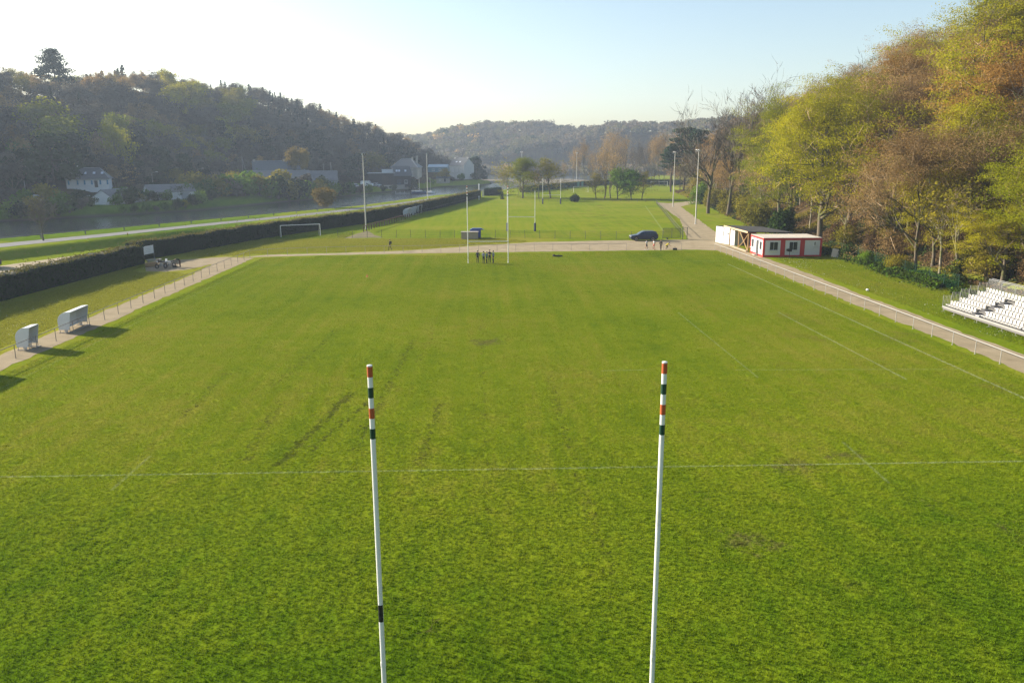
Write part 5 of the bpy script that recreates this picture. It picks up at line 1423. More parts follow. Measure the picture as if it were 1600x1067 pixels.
    for r in range(rows):
        m = MB(); z = 0.55 + r * rise
        m.tube([(r * dp, 0.06, z - 0.2), (r * dp, 0.06, z + 1.0), (r * dp + dp - 0.06, 0.06, z + 1.0), (r * dp + dp - 0.06, 0.06, z - 0.2)], 0.024, 6)
        for q in range(1, 6): m.tube([(r * dp + dp * q / 6, 0.06, z), (r * dp + dp * q / 6, 0.06, z + 1.0)], 0.010, 5)
        m.build("end_barrier", GALV, root)
stand()

# notice board against the hedge
root = thing("notice_board", "white notice board on posts in front of the hedge", "sign", (-49.0, 116.2, 0), 1.42)
m = MB(); m.box((0, 0, 1.62), (2.5, 0.06, 1.15)); o = m.build("board_panel", simple("white board", (0.68, 0.72, 0.76), 0.4, var=0.08), root)
m = MB()
rg = random.Random(3)
for k in range(4): m.box((-0.1 + rg.uniform(-.1, .1), -0.036, 2.0 - k * 0.22), (rg.uniform(1.2, 1.9), 0.008, 0.05))
m.build("faint_text_lines", simple("faded print", (0.42, 0.45, 0.48), 0.6), o)
for s in (-1, 1):
    m = MB(); m.box((s * 1.32, 0, 1.1), (0.10, 0.10, 2.35)); m.build("post", simple("grey board post", (0.12, 0.12, 0.12), 0.6), root)

# block store and blue bin beside the wire fence
root = thing("block_store", "low sandy block store by the wire fence behind the rugby posts", "store", (-3.4, 144.9, 0), -0.03)
m = MB(); m.box((0, 0, 0.62), (3.0, 1.5, 1.24)); m.build("block_wall", BLOCK, root)
m = MB(); m.box((0, 0, 1.285), (3.16, 1.66, 0.09)); m.build("slab_roof", CONC, root, bevel=0.01)
m = MB(); m.box((0.5, 1.75, 0.75), (2.0, 1.1, 1.5)); m.prism([(-0.55, 1.52), (2.1, 1.52), (1.55, 1.78), (0.0, 1.78)], 1.25, 2.3, 'y')
o = m.build("storage_bin", BLUE, None, bevel=0.03); o.location = (-2.9, 144.9, 0); tag(o, "dark blue storage bin standing behind the sandy block store", "bin")
# gate of dark mesh at the corner of the second pitch
root = thing("mesh_gate", "dark steel mesh gate panel beside the parked car", "gate", (31.1, 141.9, 0), -0.03)
m = MB()
for (a, b) in (((0, 0.25), (3.2, 0.25)), ((0, 1.95), (3.2, 1.95)), ((0, 0.25), (0, 1.95)), ((3.2, 0.25), (3.2, 1.95)), ((1.6, 0.25), (1.6, 1.95))): m.tube([(a[0], 0, a[1]), (b[0], 0, b[1])], 0.035, 8)
m.build("gate_frame", DKMET, root)
m = MB(); m.box((0.8, 0, 0.12), (0.25, 0.3, 0.24)); m.build("gate_wheel_box", DKMET, root)
mesh_obj("gate_mesh", [(0, 0, 0.25), (3.2, 0, 0.25), (3.2, 0, 1.95), (0, 0, 1.95)], [(0, 1, 2, 3)], net_mat("green gate mesh", (0.09, 0.13, 0.06), 0.42), root)
m = MB(); m.tube([(3.5, 0, -0.1), (3.5, 0, 2.1)], 0.07, 8); m.tube([(4.35, 0.1, -0.1), (4.35, 0.1, 2.1)], 0.07, 8); m.tube([(3.5, 0, 2.0), (4.35, 0.1, 2.0)], 0.03, 6)
m.build("gate_post", DKMET, root)
# far blue boards on the hedge, gate post
for k, (x, y) in enumerate(((42.4, 392.5), (45.0, 397.5))):
    o = MB(); o.box((0, 0, 1.5), (2.6, 0.12, 2.4)); o.box((-1.0, 0.0, 0.2), (0.1, 0.1, 0.6)); o.box((1.0, 0.0, 0.2), (0.1, 0.1, 0.6))
    b = o.build("site_board", simple("teal board", (0.03, 0.20, 0.19), 0.5), None); b.location = (x + 1.3, y - 1.5, 0); b.rotation_euler = (0, 0, 1.08)
    tag(b, ("teal board nearer the mast on the far hedge", "teal board farther along the far hedge")[k], "board")
m = MB(); m.box((0, 0, 1.1), (0.75, 0.75, 2.2)); m.box((0, 0, 2.27), (0.95, 0.95, 0.14)); o = m.build("gate_pillar", simple("pale pillar stone", (0.62, 0.58, 0.50), 0.9), None, bevel=0.02); o.location = (-1.9, 303, 0); tag(o, "pale stone pillar in the gap at the end of the hedge", "pillar")
m = MB(); m.tube([(0, 0, 0), (0, 0, 0.9)], 0.12, 8); m.box((0, 0, 1.05), (0.5, 0.35, 0.35)); o = m.build("white_post_box", PW, None); o.location = (-3.2, 281.5, 0); tag(o, "small white box on a post at the end of the rail fence", "post box")
# small things on the ground
m = MB(); m.lathe([(0.16, 0.0), (0.16, 0.02), (0.11, 0.03), (0.03, 0.30), (0.0, 0.31)], n=12); o = m.build("marker_cone", simple("orange plastic", (0.62, 0.14, 0.03), 0.4), None); o.location = (-15.1, 98.5, 0.03); tag(o, "small orange marker cone alone on the left of the pitch", "cone")
m = MB(); m.box((0, 0, 0.10), (0.85, 0.26, 0.2), 0.2); m.box((0.62, 0.12, 0.08), (0.5, 0.24, 0.16), -0.3); m.box((-0.45, 0.05, 0.14), (0.3, 0.3, 0.26), 0.5)
o = m.build("dropped_kit", PBLK, None, bevel=0.03); o.location = (10.1, 117.7, 0.03); tag(o, "dark heap of kit lying on the grass near the far railing", "kit")
m = MB(); m.box((0, 0, 0.16), (0.62, 0.36, 0.30)); m.tube([(-0.2, 0, 0.31), (-0.1, 0, 0.44), (0.1, 0, 0.44), (0.2, 0, 0.31)], 0.02, 6); o = m.build("sports_bag", PBLK, None, bevel=0.05); o.location = (29.4, 125.0, 0.0); tag(o, "black sports bag on the grass by the short railing piece", "bag")
m = MB(); m.box((0, 0, 0.62), (0.95, 0.05, 1.25)); m.box((0, 0.18, 0.3), (0.06, 0.4, 0.06)); o = m.build("leaning_board", simple("pale plywood", (0.58, 0.50, 0.38), 0.7), None); o.location = (50.3, 114.3, 0); o.rotation_euler = (-0.25, 0.12, -0.5); tag(o, "pale plywood board leaning by the green fence", "board")
# ================================================================== BUILDINGS
RENDERW = simple("white render", (0.66, 0.67, 0.68), 0.85, var=0.08, scale=0.6, dirt=(0.52, 0.52, 0.50))
STONE = simple("grey stone wall", (0.36, 0.33, 0.28), 0.9, var=0.2, scale=1.2, bump=0.3)
STONEB = simple("pale stone wall", (0.50, 0.49, 0.46), 0.9, var=0.12, scale=1.2)
def slate_mat(name, c):
    t = NT(name); o = t.obj(); b = t.n("ShaderNodeTexBrick"); t.l(t.vmath('MULTIPLY', o, (1, 1, 1.4)), b.inputs[0]); b.inputs['Scale'].default_value = 2.2
    b.inputs['Color1'].default_value = (*c, 1); b.inputs['Color2'].default_value = (*[x * 0.75 for x in c], 1); b.inputs['Mortar'].default_value = (*[x * 0.5 for x in c], 1)
    n = t.noise(o, 0.7, 3.0); return t.done(t.bsdf(t.mix(t.math('MULTIPLY', n, 0.4), b.outputs[0], (0.12, 0.12, 0.09)), 0.5, 0, 0.5))
SLATE = slate_mat("dark slate", (0.065, 0.072, 0.088))
SLATEG = slate_mat("grey slate", (0.13, 0.145, 0.16))
FIBRE = simple("weathered fibre sheet", (0.17, 0.165, 0.16), 0.8, var=0.25, scale=0.5, bump=0.2)
BLUESH = simple("blue shutter paint", (0.05, 0.21, 0.36), 0.5)
TEALC = simple("blue grey cladding", (0.15, 0.26, 0.31), 0.5)
DTIM = simple("dark timber cladding", (0.018, 0.020, 0.024), 0.7, var=0.3, scale=4)
FRAMEW = simple("white window frame", (0.7, 0.7, 0.7), 0.5)
REDF = simple("red steel frame", (0.48, 0.035, 0.04), 0.4, var=0.12)
CABW = simple("white cabin panel", (0.66, 0.67, 0.68), 0.5, var=0.05, dirt=(0.55, 0.55, 0.53))
FELT = simple("dark roofing felt", (0.035, 0.035, 0.037), 0.9, var=0.35, scale=1.2)
ROOFP = simple("pale flat roof", (0.52, 0.48, 0.42), 0.9, var=0.2, scale=0.8, dirt=(0.40, 0.36, 0.30))
RUSTW = simple("rust brown board", (0.33, 0.12, 0.04), 0.8, var=0.2)

def window(parent, x, y, z, w, h, face, frame=FRAMEW, shutters=None, bars=0, glass=None, name="window"):
    """a window on a wall; face: '-y','+y','-x','+x' gives the outside direction"""
    o = bpy.data.objects.new(name, None)
    m = MB(); t = 0.07
    m.box((0, 0.02, h / 2 - t / 2), (w, 0.07, t)); m.box((0, 0.02, -h / 2 + t / 2), (w, 0.07, t)); m.box((-w / 2 + t / 2, 0.02, 0), (t, 0.07, h - 2 * t)); m.box((w / 2 - t / 2, 0.02, 0), (t, 0.07, h - 2 * t))
    if w > 0.8: m.box((0, 0.02, 0), (t * 0.8, 0.06, h - 2 * t))
    m.box((0, -0.07, -h / 2 - 0.05), (w + 0.2, 0.2, 0.08))
    f = m.build(name, frame, parent)
    g = MB(); g.box((0, 0.03, 0), (w - 2 * t, 0.03, h - 2 * t)); g.build("pane", glass or GLASS, f)
    if shutters:
        for s in (-1, 1):
            q = MB(); q.box((s * (w / 2 + 0.30), -0.01, 0), (0.52, 0.05, h + 0.05)); q.build("shutter", shutters, f)
    if bars:
        q = MB()
        for k in range(bars): q.box((-w / 2 + w * (k + 0.5) / bars, -0.045, 0), (0.025, 0.025, h))
        q.box((0, -0.06, h * 0.25), (w, 0.02, 0.03)); q.box((0, -0.06, -h * 0.25), (w, 0.02, 0.03))
        q.build("window_bars", DKMET, f)
    f.location = (x, y, z); f.rotation_euler = (0, 0, {'-y': 0, '+x': math.pi / 2, '+y': math.pi, '-x': -math.pi / 2}[face])
    return f

def door(parent, x, y, z, w, h, face, mat, name="door"):
    m = MB(); m.box((0, 0.0, h / 2), (w, 0.07, h)); f = m.build(name, mat, parent)
    q = MB(); q.box((w * 0.36, -0.055, h * 0.48), (0.10, 0.05, 0.03)); q.build("handle", GALV, f)
    f.location = (x, y, z); f.rotation_euler = (0, 0, {'-y': 0, '+x': math.pi / 2, '+y': math.pi, '-x': -math.pi / 2}[face]); return f

def gable_house(name, label, cat, x, y, z, rz, L, W, h, rh, wall, roof, hip=0.0, eave=0.3, chim=(), plinth=1.5):
    """long axis along local X; front wall faces local -Y"""
    root = thing(name, label, cat, (x, y, z), rz)
    m = MB(); a, b = L / 2, W / 2
    if hip == 0:
        V = [(-a, -b, -plinth), (a, -b, -plinth), (a, b, -plinth), (-a, b, -plinth), (-a, -b, h), (a, -b, h), (a, b, h), (-a, b, h), (-a, 0, h + rh), (a, 0, h + rh)]
        F = [(0, 1, 5, 4), (2, 3, 7, 6), (1, 2, 6, 9, 5), (3, 0, 4, 8, 7), (0, 3, 2, 1)]
    else:
        V = [(-a, -b, -plinth), (a, -b, -plinth), (a, b, -plinth), (-a, b, -plinth), (-a, -b, h), (a, -b, h), (a, b, h), (-a, b, h)]
        F = [(0, 1, 5, 4), (2, 3, 7, 6), (1, 2, 6, 5), (3, 0, 4, 7), (0, 3, 2, 1)]
    m.add(V, F); m.build("wall", wall, root)
    e = eave; k = rh / b; dz = e * k; t = 0.14
    m = MB()
    if hip == 0:
        for s in (-1, 1):
            P = [(-a - e * 0.7, s * (b + e), h - dz + 0.01), (a + e * 0.7, s * (b + e), h - dz + 0.01), (a + e * 0.7, 0, h + rh + 0.01), (-a - e * 0.7, 0, h + rh + 0.01)]
            Q = [(p[0], p[1], p[2] + t) for p in P]
            m.add(P + Q, [(0, 1, 2, 3), (4, 5, 6, 7), (0, 1, 5, 4), (1, 2, 6, 5), (2, 3, 7, 6), (3, 0, 4, 7)])
    else:
        P = [(-a - e, -b - e, h - dz), (a + e, -b - e, h - dz), (a + e, b + e, h - dz), (-a - e, b + e, h - dz), (-a + hip, 0, h + rh), (a - hip, 0, h + rh)]
        m.add(P, [(0, 1, 5, 4), (2, 3, 4, 5), (1, 2, 5), (3, 0, 4), (3, 2, 1, 0)])
    r = m.build("roof", roof, root)
    m = MB(); m.tube([(-a + hip, 0, h + rh + t), (a - hip, 0, h + rh + t)], 0.10, 6)
    if hip: 
        for sx in (-1, 1):
            for sy in (-1, 1): m.tube([(sx * (a + e), sy * (b + e), h - dz + 0.03), (sx * (a - hip), 0, h + rh + 0.06)], 0.09, 6)
    m.build("ridge_tiles", simple("pale ridge tiles", (0.30, 0.32, 0.34), 0.6), r)
    for (cx, cy, cw, ch, cm) in chim:
        m = MB(); m.box((cx, cy, h + rh * 0.6 + ch / 2), (cw, cw * 0.7, ch + rh * 0.4)); m.box((cx, cy, h + rh * 0.8 + ch + 0.03), (cw + 0.15, cw * 0.7 + 0.15, 0.10)); m.build("chimney", cm, r)
    m = MB()
    for s in (-1, 1): m.tube([(-a - 0.1, s * (b + e + 0.05), h - dz), (a + 0.1, s * (b + e + 0.05), h - dz)], 0.07, 6)
    m.build("gutter", GALV, root)
    return root, r
def skylight(roof, x, s, b, h, rh, f=0.45, w=0.75):
    y = s * b * (1 - f); z = h + rh * f + 0.20; a = math.atan2(rh, b)
    m = MB(); m.box((0, 0, 0), (w, 1.0, 0.08)); o = m.build("skylight", simple("bright skylight", (0.55, 0.60, 0.66), 0.15), roof); o.location = (x, y, z); o.rotation_euler = (a if s < 0 else -a, 0, 0)

# white house above the river: gable end on the left, long front with blue shutters
root, rf = gable_house("white_house", "white house with dark slate roof and blue shutters on the slope across the river", "house", -131.3, 271.5, 5.3, 0.30, 12.4, 7.6, 3.1, 3.0, RENDERW, SLATE, hip=2.6, eave=0.45, chim=((-2.6, 0.4, 1.1, 1.7, RENDERW),))
for k, x in enumerate((-4.2, 0.2, 4.8)): window(root, x, -3.81, 1.65, 1.5 if k else 2.0, 1.35, '-y', shutters=BLUESH)
door(root, 2.5, -3.82, 0.05, 1.0, 2.2, '-y', simple("dark house door", (0.04, 0.03, 0.03), 0.5))
window(root, -6.21, 0.0, 1.6, 1.2, 1.2, '-x')
for x in (-0.6, 2.0, 4.4): skylight(rf, x, -1, 3.8, 3.1, 3.0)
# low white barns on the foreshore
root, rf = gable_house("white_barn", "low white barn, gable end with two dark windows facing the river", "barn", -113.5, 252.5, 0.9, 1.30, 15.0, 7.2, 2.1, 2.3, RENDERW, FIBRE)
for y in (-1.9, 1.6): window(root, -7.51, y, 1.25, 1.1, 1.0, '-x')
window(root, -3.0, -3.61, 1.2, 0.9, 0.9, '-y'); door(root, 1.0, -3.62, 0.0, 2.0, 2.0, '-y', DTIM)
root, rf = gable_house("long_barn", "long low grey roofed barn with weathered pale wall, right of the white barn", "barn", -104.5, 268.5, 1.3, 0.62, 14.5, 8.0, 2.7, 2.0, RENDERW, FIBRE)
for x in (-5.5, -2.6, 1.0): window(root, x, -4.01, 1.5, 1.0, 1.2, '-y', frame=simple("grey frame", (0.3, 0.3, 0.3)))
door(root, 4.0, -4.03, 0.0, 2.6, 2.3, '-y', simple("grey barn door", (0.33, 0.34, 0.36), 0.7)); window(root, 7.26, 0.4, 1.4, 1.4, 1.2, '+x')
# long grey warehouse in two bays
root, rf = gable_house("long_warehouse", "long grey fibre roofed warehouse behind the bank shrubs", "warehouse", -84.5, 331, 2.3, 0.50, 25.0, 13.0, 3.4, 3.6, simple("blue grey sheet wall", (0.16, 0.18, 0.20), 0.7, var=0.15), FIBRE)
for x in (-9, -4, 1, 6): window(root, x, -6.51, 2.0, 2.0, 1.0, '-y', frame=DKMET)
door(root, 10, -6.53, 0.0, 2.8, 2.7, '-y', DTIM)
root, rf = gable_house("grey_shed", "grey sheet roofed shed at the right end of the long warehouse", "shed", -68.3, 339.5, 2.3, 0.15, 11.5, 12.0, 3.3, 3.4, simple("weathered sheet wall", (0.25, 0.27, 0.28), 0.7, var=0.25), FIBRE)
for x in (-3.5, 0.2, 3.6): window(root, x, -6.01, 1.7, 1.3, 1.4, '-y', frame=FRAMEW)
# grey slate house behind
root, rf = gable_house("slate_house", "grey slate roofed house with end chimneys behind the warehouse", "house", -93.8, 353.5, 6.6, 0.32, 14.0, 8.0, 2.9, 3.6, STONE, SLATEG, chim=((-6.2, 0, 1.0, 1.5, STONE), (6.2, 0, 1.0, 1.5, STONE)))
for x in (-3.5, 0.4, 4.2): window(root, x, -4.01, 1.6, 1.0, 1.5, '-y')
root, rf = gable_house("slate_house", "smaller dark house adjoining the slate house on its right", "house", -83.5, 358.0, 6.8, 0.32, 7.5, 7.5, 3.0, 3.2, STONE, SLATE, chim=((2.8, 0, 0.9, 1.5, RENDERW),))
for x in (-1.6, 1.6): window(root, x, -3.76, 1.6, 1.0, 1.4, '-y')
# dark timber building on the quay: flat roofed glazed block and a slate wing
root = thing("timber_building", "dark timber clad modern building with tall lit windows on the quay", "building", (-47.5, 397.5, 0.8), 0.06)
m = MB(); m.box((-4.2, 0, 3.0), (12.2, 9.0, 6.4)); m.build("wall", DTIM, root)
m = MB(); m.box((-4.2, 0, 6.32), (13.2, 10.2, 0.22)); m.build("flat_roof", simple("pale roof edge", (0.36, 0.38, 0.40), 0.6), root)
AMB = simple("amber blind", (0.30, 0.17, 0.06), 0.6)
for k, x in enumerate((-2.9, -1.6, -0.3, 1.0)): window(root, x, -4.51, 3.0, 1.05, 4.6, '-y', frame=simple("timber mullion", (0.13, 0.07, 0.035), 0.6), glass=AMB if k % 2 else None)
m = MB(); m.box((6.0, 1.0, 2.3), (8.2, 8.6, 5.2)); m.build("wing_wall", DTIM, root)
m = MB(); m.add([(1.9, -3.9, 5.0), (10.6, -3.9, 5.0), (9.6, 1.4, 9.6), (1.0, 1.4, 9.6), (1.9, 6.0, 5.0), (10.6, 6.0, 5.0)], [(0, 1, 2, 3), (3, 2, 5, 4), (0, 3, 4), (1, 5, 2), (0, 4, 5, 1)]); r = m.build("slate_roof", SLATE, root)
for x in (3.2, 4.4, 7.4): 
    m = MB(); m.box((0, 0, 0), (0.9, 1.3, 0.1)); o = m.build("skylight", simple("pale roof light", (0.55, 0.6, 0.66), 0.2), r); o.location = (x, -1.3, 7.38); o.rotation_euler = (math.atan2(4.6, 5.3), 0, 0)
m = MB(); m.box((-1.2, 1.0, 7.2), (5.6, 2.4, 1.5)); m.box((-1.2, 1.0, 8.0), (6.0, 2.8, 0.14)); m.build("roof_box", simple("light roof plant", (0.52, 0.55, 0.57), 0.5), root)
window(root, 4.4, -3.31, 2.2, 1.6, 1.6, '-y', frame=simple("blue window frame", (0.08, 0.14, 0.30))); window(root, 7.6, -3.31, 2.2, 1.6, 1.6, '-y')
# hip roofed stone house
root, rf = gable_house("stone_house", "square stone house with hipped slate roof behind the dark timber building", "house", -41.6, 419.5, 5.0, -0.15, 13.2, 10.5, 4.8, 4.0, STONE, SLATEG, hip=4.2, eave=0.5, chim=((4.9, 2.0, 0.9, 2.2, STONE), (2.6, 2.0, 0.8, 1.6, STONE)))
for x in (-4, 0, 4): window(root, x, -5.26, 3.1, 1.1, 1.7, '-y')
for x in (-4, 4): window(root, x, -5.26, 0.9, 1.1, 1.6, '-y')
# tall white house on the headland: blank gable to the left, windowed front to the right
root, rf = gable_house("tall_house", "tall pale house with blank gable and dark mansard roof on the headland", "house", -15.2, 475, 2.0, -0.62, 10.7, 9.6, 8.0, 3.7, STONEB, SLATE, eave=0.25, chim=((-4.6, 0, 0.9, 1.4, STONEB), (4.6, 0, 0.9, 1.4, STONEB)))
for zz in (1.8, 5.5):
    for x in (-3.0, 0, 3.0): window(root, x, -4.81, zz, 1.25, 2.1, '-y')
for x in (-1.6, 0.9): skylight(rf, x, -1, 4.8, 8.0, 3.7, w=1.1)
for zz in (1.6, 4.6): window(root, -5.36, -2.6, zz, 0.9, 1.5, '-x')
root, rf = gable_house("blue_shed", "low blue grey clad shed left of the tall house", "shed", -29.5, 490, 5.6, -0.1, 11.5, 9.0, 3.2, 1.4, TEALC, simple("pale blue sheet roof", (0.30, 0.40, 0.45), 0.4, var=0.12))
window(root, -2.5, -4.51, 1.6, 1.6, 1.2, '-y'); window(root, 1.5, -4.51, 1.6, 1.6, 1.2, '-y')
root, rf = gable_house("garden_outhouse", "low stone outhouse below the tall house", "outhouse", -25.5, 463, 0.9, 0.05, 7.5, 4.5, 2.0, 1.0, STONE, SLATE)
door(root, 1.0, -2.27, 0.0, 1.0, 1.8, '-y', DTIM); window(root, -1.8, -2.26, 1.1, 0.9, 0.8, '-y')
# quay wall
def wall_run(name, label, path, h, w, mat, z=None):
    root = None; m = MB(); o = path[0]
    for a, b in zip(path[:-1], path[1:]):
        L = math.hypot(b[0] - a[0], b[1] - a[1]); m.box(((a[0] + b[0]) / 2 - o[0], (a[1] + b[1]) / 2 - o[1], h / 2), (L, w, h), math.atan2(b[1] - a[1], b[0] - a[0]))
    q = m.build(name, mat, None, bevel=0.02); q.location = (o[0], o[1], z); return tag(q, label, "wall")
wall_run("quay_wall", "low grey quay wall in front of the dark timber building", [(-52, 383.5), (-42, 393.5), (-35, 400.5)], 2.2, 0.7, STONE, -0.6)
wall_run("garden_wall", "low pale garden wall below the white house", [(-134, 256), (-122, 261)], 1.2, 0.35, simple("pale wall", (0.45, 0.46, 0.48), 0.9), 2.0)

# ------------------------------------------------------------------ cabins and shelter beside the path
def cabin(name, label, x, y, rz, L, W, h, frame, panel, roof):
    """site cabin: L along local X, W along local Y, corner posts and rails of steel"""
    root = thing(name, label, "cabin", (x, y, 0), rz)
    m = MB(); m.box((0, 0, 0.12 + (h - 0.24) / 2), (L - 0.06, W - 0.06, h - 0.24)); m.build("wall_panel", panel, root)
    m = MB(); a, b = L / 2, W / 2; t = 0.29
    for sx in (-1, 1):
        for sy in (-1, 1): m.box((sx * (a - t / 2), sy * (b - t / 2), h / 2), (t, t, h))
    for z in (t / 2, h - t / 2):
        for sy in (-1, 1): m.box((0, sy * (b - t / 2), z), (L - 2 * t, t, t + 0.02))
        for sx in (-1, 1): m.box((sx * (a - t / 2), 0, z), (t, W - 2 * t, t + 0.02))
    m.build("steel_frame", frame, root)
    m = MB(); m.box((0, 0, h + 0.03), (L - 0.05, W - 0.05, 0.05)); m.build("flat_roof", roof, root)
    return root
# red framed cabin: three modules side by side, long side towards the camera
root = cabin("site_cabin", "white site cabin with red steel frame and barred windows beside the path", 44.35, 118.0, -0.02, 8.6, 6.1, 2.75, REDF, CABW, ROOFP)
for x in (-1.43, 1.43):
    m = MB(); m.box((x, -3.062, 1.37), (0.66, 0.03, 2.26)); m.build("module_joint", REDF, root)
m = MB()
for x in (-1.43, 1.43): m.box((x, 0, 2.815), (0.10, 5.9, 0.05))
m.build("roof_seam", simple("roof seam felt", (0.30, 0.26, 0.22), 0.9), root)
for x in (-2.75, 0.1): window(root, x, -3.05, 1.62, 1.25, 1.25, '-y', bars=8)
window(root, 3.25, -3.05, 1.95, 0.28, 0.6, '-y')
window(root, -4.30, 1.9, 1.6, 0.95, 1.2, '-x', bars=6); window(root, -4.30, -1.9, 1.6, 0.95, 1.2, '-x', bars=6)
door(root, -4.31, -0.35, 0.16, 0.95, 2.1, '-x', simple("dark cabin door", (0.05, 0.05, 0.055), 0.5))
m = MB(); m.box((-4.62, -0.35, 0.08), (0.5, 1.2, 0.14)); m.build("door_step", CONC, root)
# white container behind, end wall to the path
root = cabin("site_cabin", "plain white cabin left of the timber shelter", 41.65, 134.3, 0.26, 3.6, 5.9, 2.7, CABW, CABW, FELT)
window(root, -1.80, 0.6, 1.6, 0.35, 1.1, '-x'); door(root, 0.4, -2.96, 0.14, 0.95, 2.05, '-y', RUSTW)
m = MB(); m.box((-1.84, -0.9, 1.75), (0.04, 0.35, 0.2)); m.build("wall_plate", DKMET, root)
m = MB(); m.box((-1.86, 0.2, 2.45), (0.12, 0.5, 0.12)); m.build("wall_lamp", DKMET, root)
# timber lean-to between the cabins
root = thing("timber_shelter", "dark roofed open timber shelter between the two cabins", "shelter", (40.4, 121.5, 0), 0.0)
m = MB(); m.add([(-0.6, 0.1, 3.02), (-1.0, 11.3, 3.05), (5.6, 12.3, 2.72), (6.6, 0.5, 2.80), (-0.6, 0.1, 3.14), (-1.0, 11.3, 3.17), (5.6, 12.3, 2.84), (6.6, 0.5, 2.92)], [(0, 1, 2, 3), (4, 5, 6, 7), (0, 1, 5, 4), (1, 2, 6, 5), (2, 3, 7, 6), (3, 0, 4, 7)])
r = m.build("felt_roof", FELT, root)
m = MB()
for k in range(5): m.add([(-0.6 + k * 1.5, 0.2 + 0.07 * k, 3.155 - 0.046 * k), (-0.55 + k * 1.5, 0.2 + 0.07 * k, 3.155 - 0.046 * k), (-0.95 + k * 1.4, 11.4 + 0.16 * k, 3.185 - 0.07 * k), (-1.0 + k * 1.4, 11.4 + 0.16 * k, 3.185 - 0.07 * k)], [(0, 1, 2, 3)])
m.build("batten", simple("grey batten", (0.14, 0.13, 0.12), 0.8), r)
m = MB(); m.add([(-0.64, 0.06, 2.90), (-1.04, 11.3, 2.93), (-1.04, 11.3, 3.18), (-0.64, 0.06, 3.15), (-0.70, 0.06, 2.90), (-1.10, 11.3, 2.93), (-1.10, 11.3, 3.18), (-0.70, 0.06, 3.15)], [(0, 1, 2, 3), (7, 6, 5, 4), (0, 4, 5, 1), (3, 2, 6, 7), (0, 3, 7, 4), (1, 5, 6, 2)]); m.build("fascia_board", simple("pale fascia timber", (0.50, 0.36, 0.21), 0.7), r)
for (x, y) in ((-0.35, 0.5), (-0.45, 4.9), (-0.7, 9.0), (4.9, 3.0), (4.9, 8.0)):
    m = MB(); m.box((x, y, 1.45), (0.16, 0.16, 2.9)); m.build("post", WOODY, root)
m = MB(); m.tube([(-0.35, 0.7, 0.2), (-0.43, 4.7, 2.8)], 0.075, 6); m.tube([(-0.33, 2.4, 1.55), (-0.43, 4.8, 0.3)], 0.075, 6); m.tube([(-0.35, 0.7, 2.7), (-0.38, 2.4, 1.55)], 0.07, 6); m.build("cross_brace", WOODY, root)
m = MB(); m.box((-0.45, 4.7, 0.08), (0.5, 8.6, 0.14)); m.build("floor_beam", simple("old sleeper timber", (0.36, 0.29, 0.20), 0.9), root)
m = MB(); m.box((2.2, 9.9, 1.55), (3.6, 0.05, 1.1)); m.build("rust_panel", RUSTW, root)
m = MB(); m.box((2.0, 5.5, 0.45), (1.4, 0.6, 0.07)); m.box((1.5, 5.5, 0.22), (0.08, 0.5, 0.4)); m.box((2.5, 5.5, 0.22), (0.08, 0.5, 0.4)); o = m.build("wooden_bench", WOODR, None); o.location = (40.4, 121.5, 0); tag(o, "brown wooden bench in the shade of the timber shelter", "bench")
m = MB(); m.lathe([(0.28, 0), (0.31, 0.3), (0.31, 0.62), (0.28, 0.9), (0.24, 0.92)], n=14); o = m.build("drum", simple("tan drum", (0.36, 0.24, 0.12), 0.7), None); o.location = (41.6, 124.2, 0); tag(o, "tan drum under the timber shelter", "drum")
m = MB(); m.box((0, 0, 0.35), (0.5, 0.7, 0.5)); m.box((-0.05, 0, 0.75), (0.1, 0.7, 0.5)); m.tube([(-.2, -.3, 0), (-.2, -.3, .2)], .03, 6); m.tube([(.2, .3, 0), (.2, .3, .2)], .03, 6); m.tube([(.2, -.3, 0), (.2, -.3, .2)], .03, 6); m.tube([(-.2, .3, 0), (-.2, .3, .2)], .03, 6)
o = m.build("old_chair", simple("dark red cloth", (0.16, 0.04, 0.03), 0.8), None, bevel=0.03); o.location = (40.6, 120.9, 0); tag(o, "dark old chair outside the corner of the red framed cabin", "chair")
m = MB(); m.tube([(0, 0, 0), (0, 0, 1.0)], 0.04, 8); m.box((0, 0, 1.18), (0.62, 0.10, 0.42)); m.box((-0.38, 0.02, 1.2), (0.2, 0.08, 0.3)); o = m.build("post_sign", PBLK, None); o.location = (43.4, 113.6, 0); tag(o, "small black sign on a post in front of the red framed cabin", "sign")
m = MB(); m.lathe([(0.22, 0), (0.24, 0.2), (0.24, 1.0), (0.2, 1.08)], n=12); o = m.build("gas_bottle", PW, None); o.location = (49.4, 118.2, 0); tag(o, "white gas bottle at the right end of the red framed cabin", "gas bottle")
m = MB(); m.lathe([(0.0, 0.0), (0.14, 0.02), (0.16, 0.12), (0.1, 0.2)], n=10); o = m.build("white_bucket", PW, None); o.location = (41.3, 84.8, 0.05); tag(o, "tiny white tub lying in the daisies by the path", "tub")

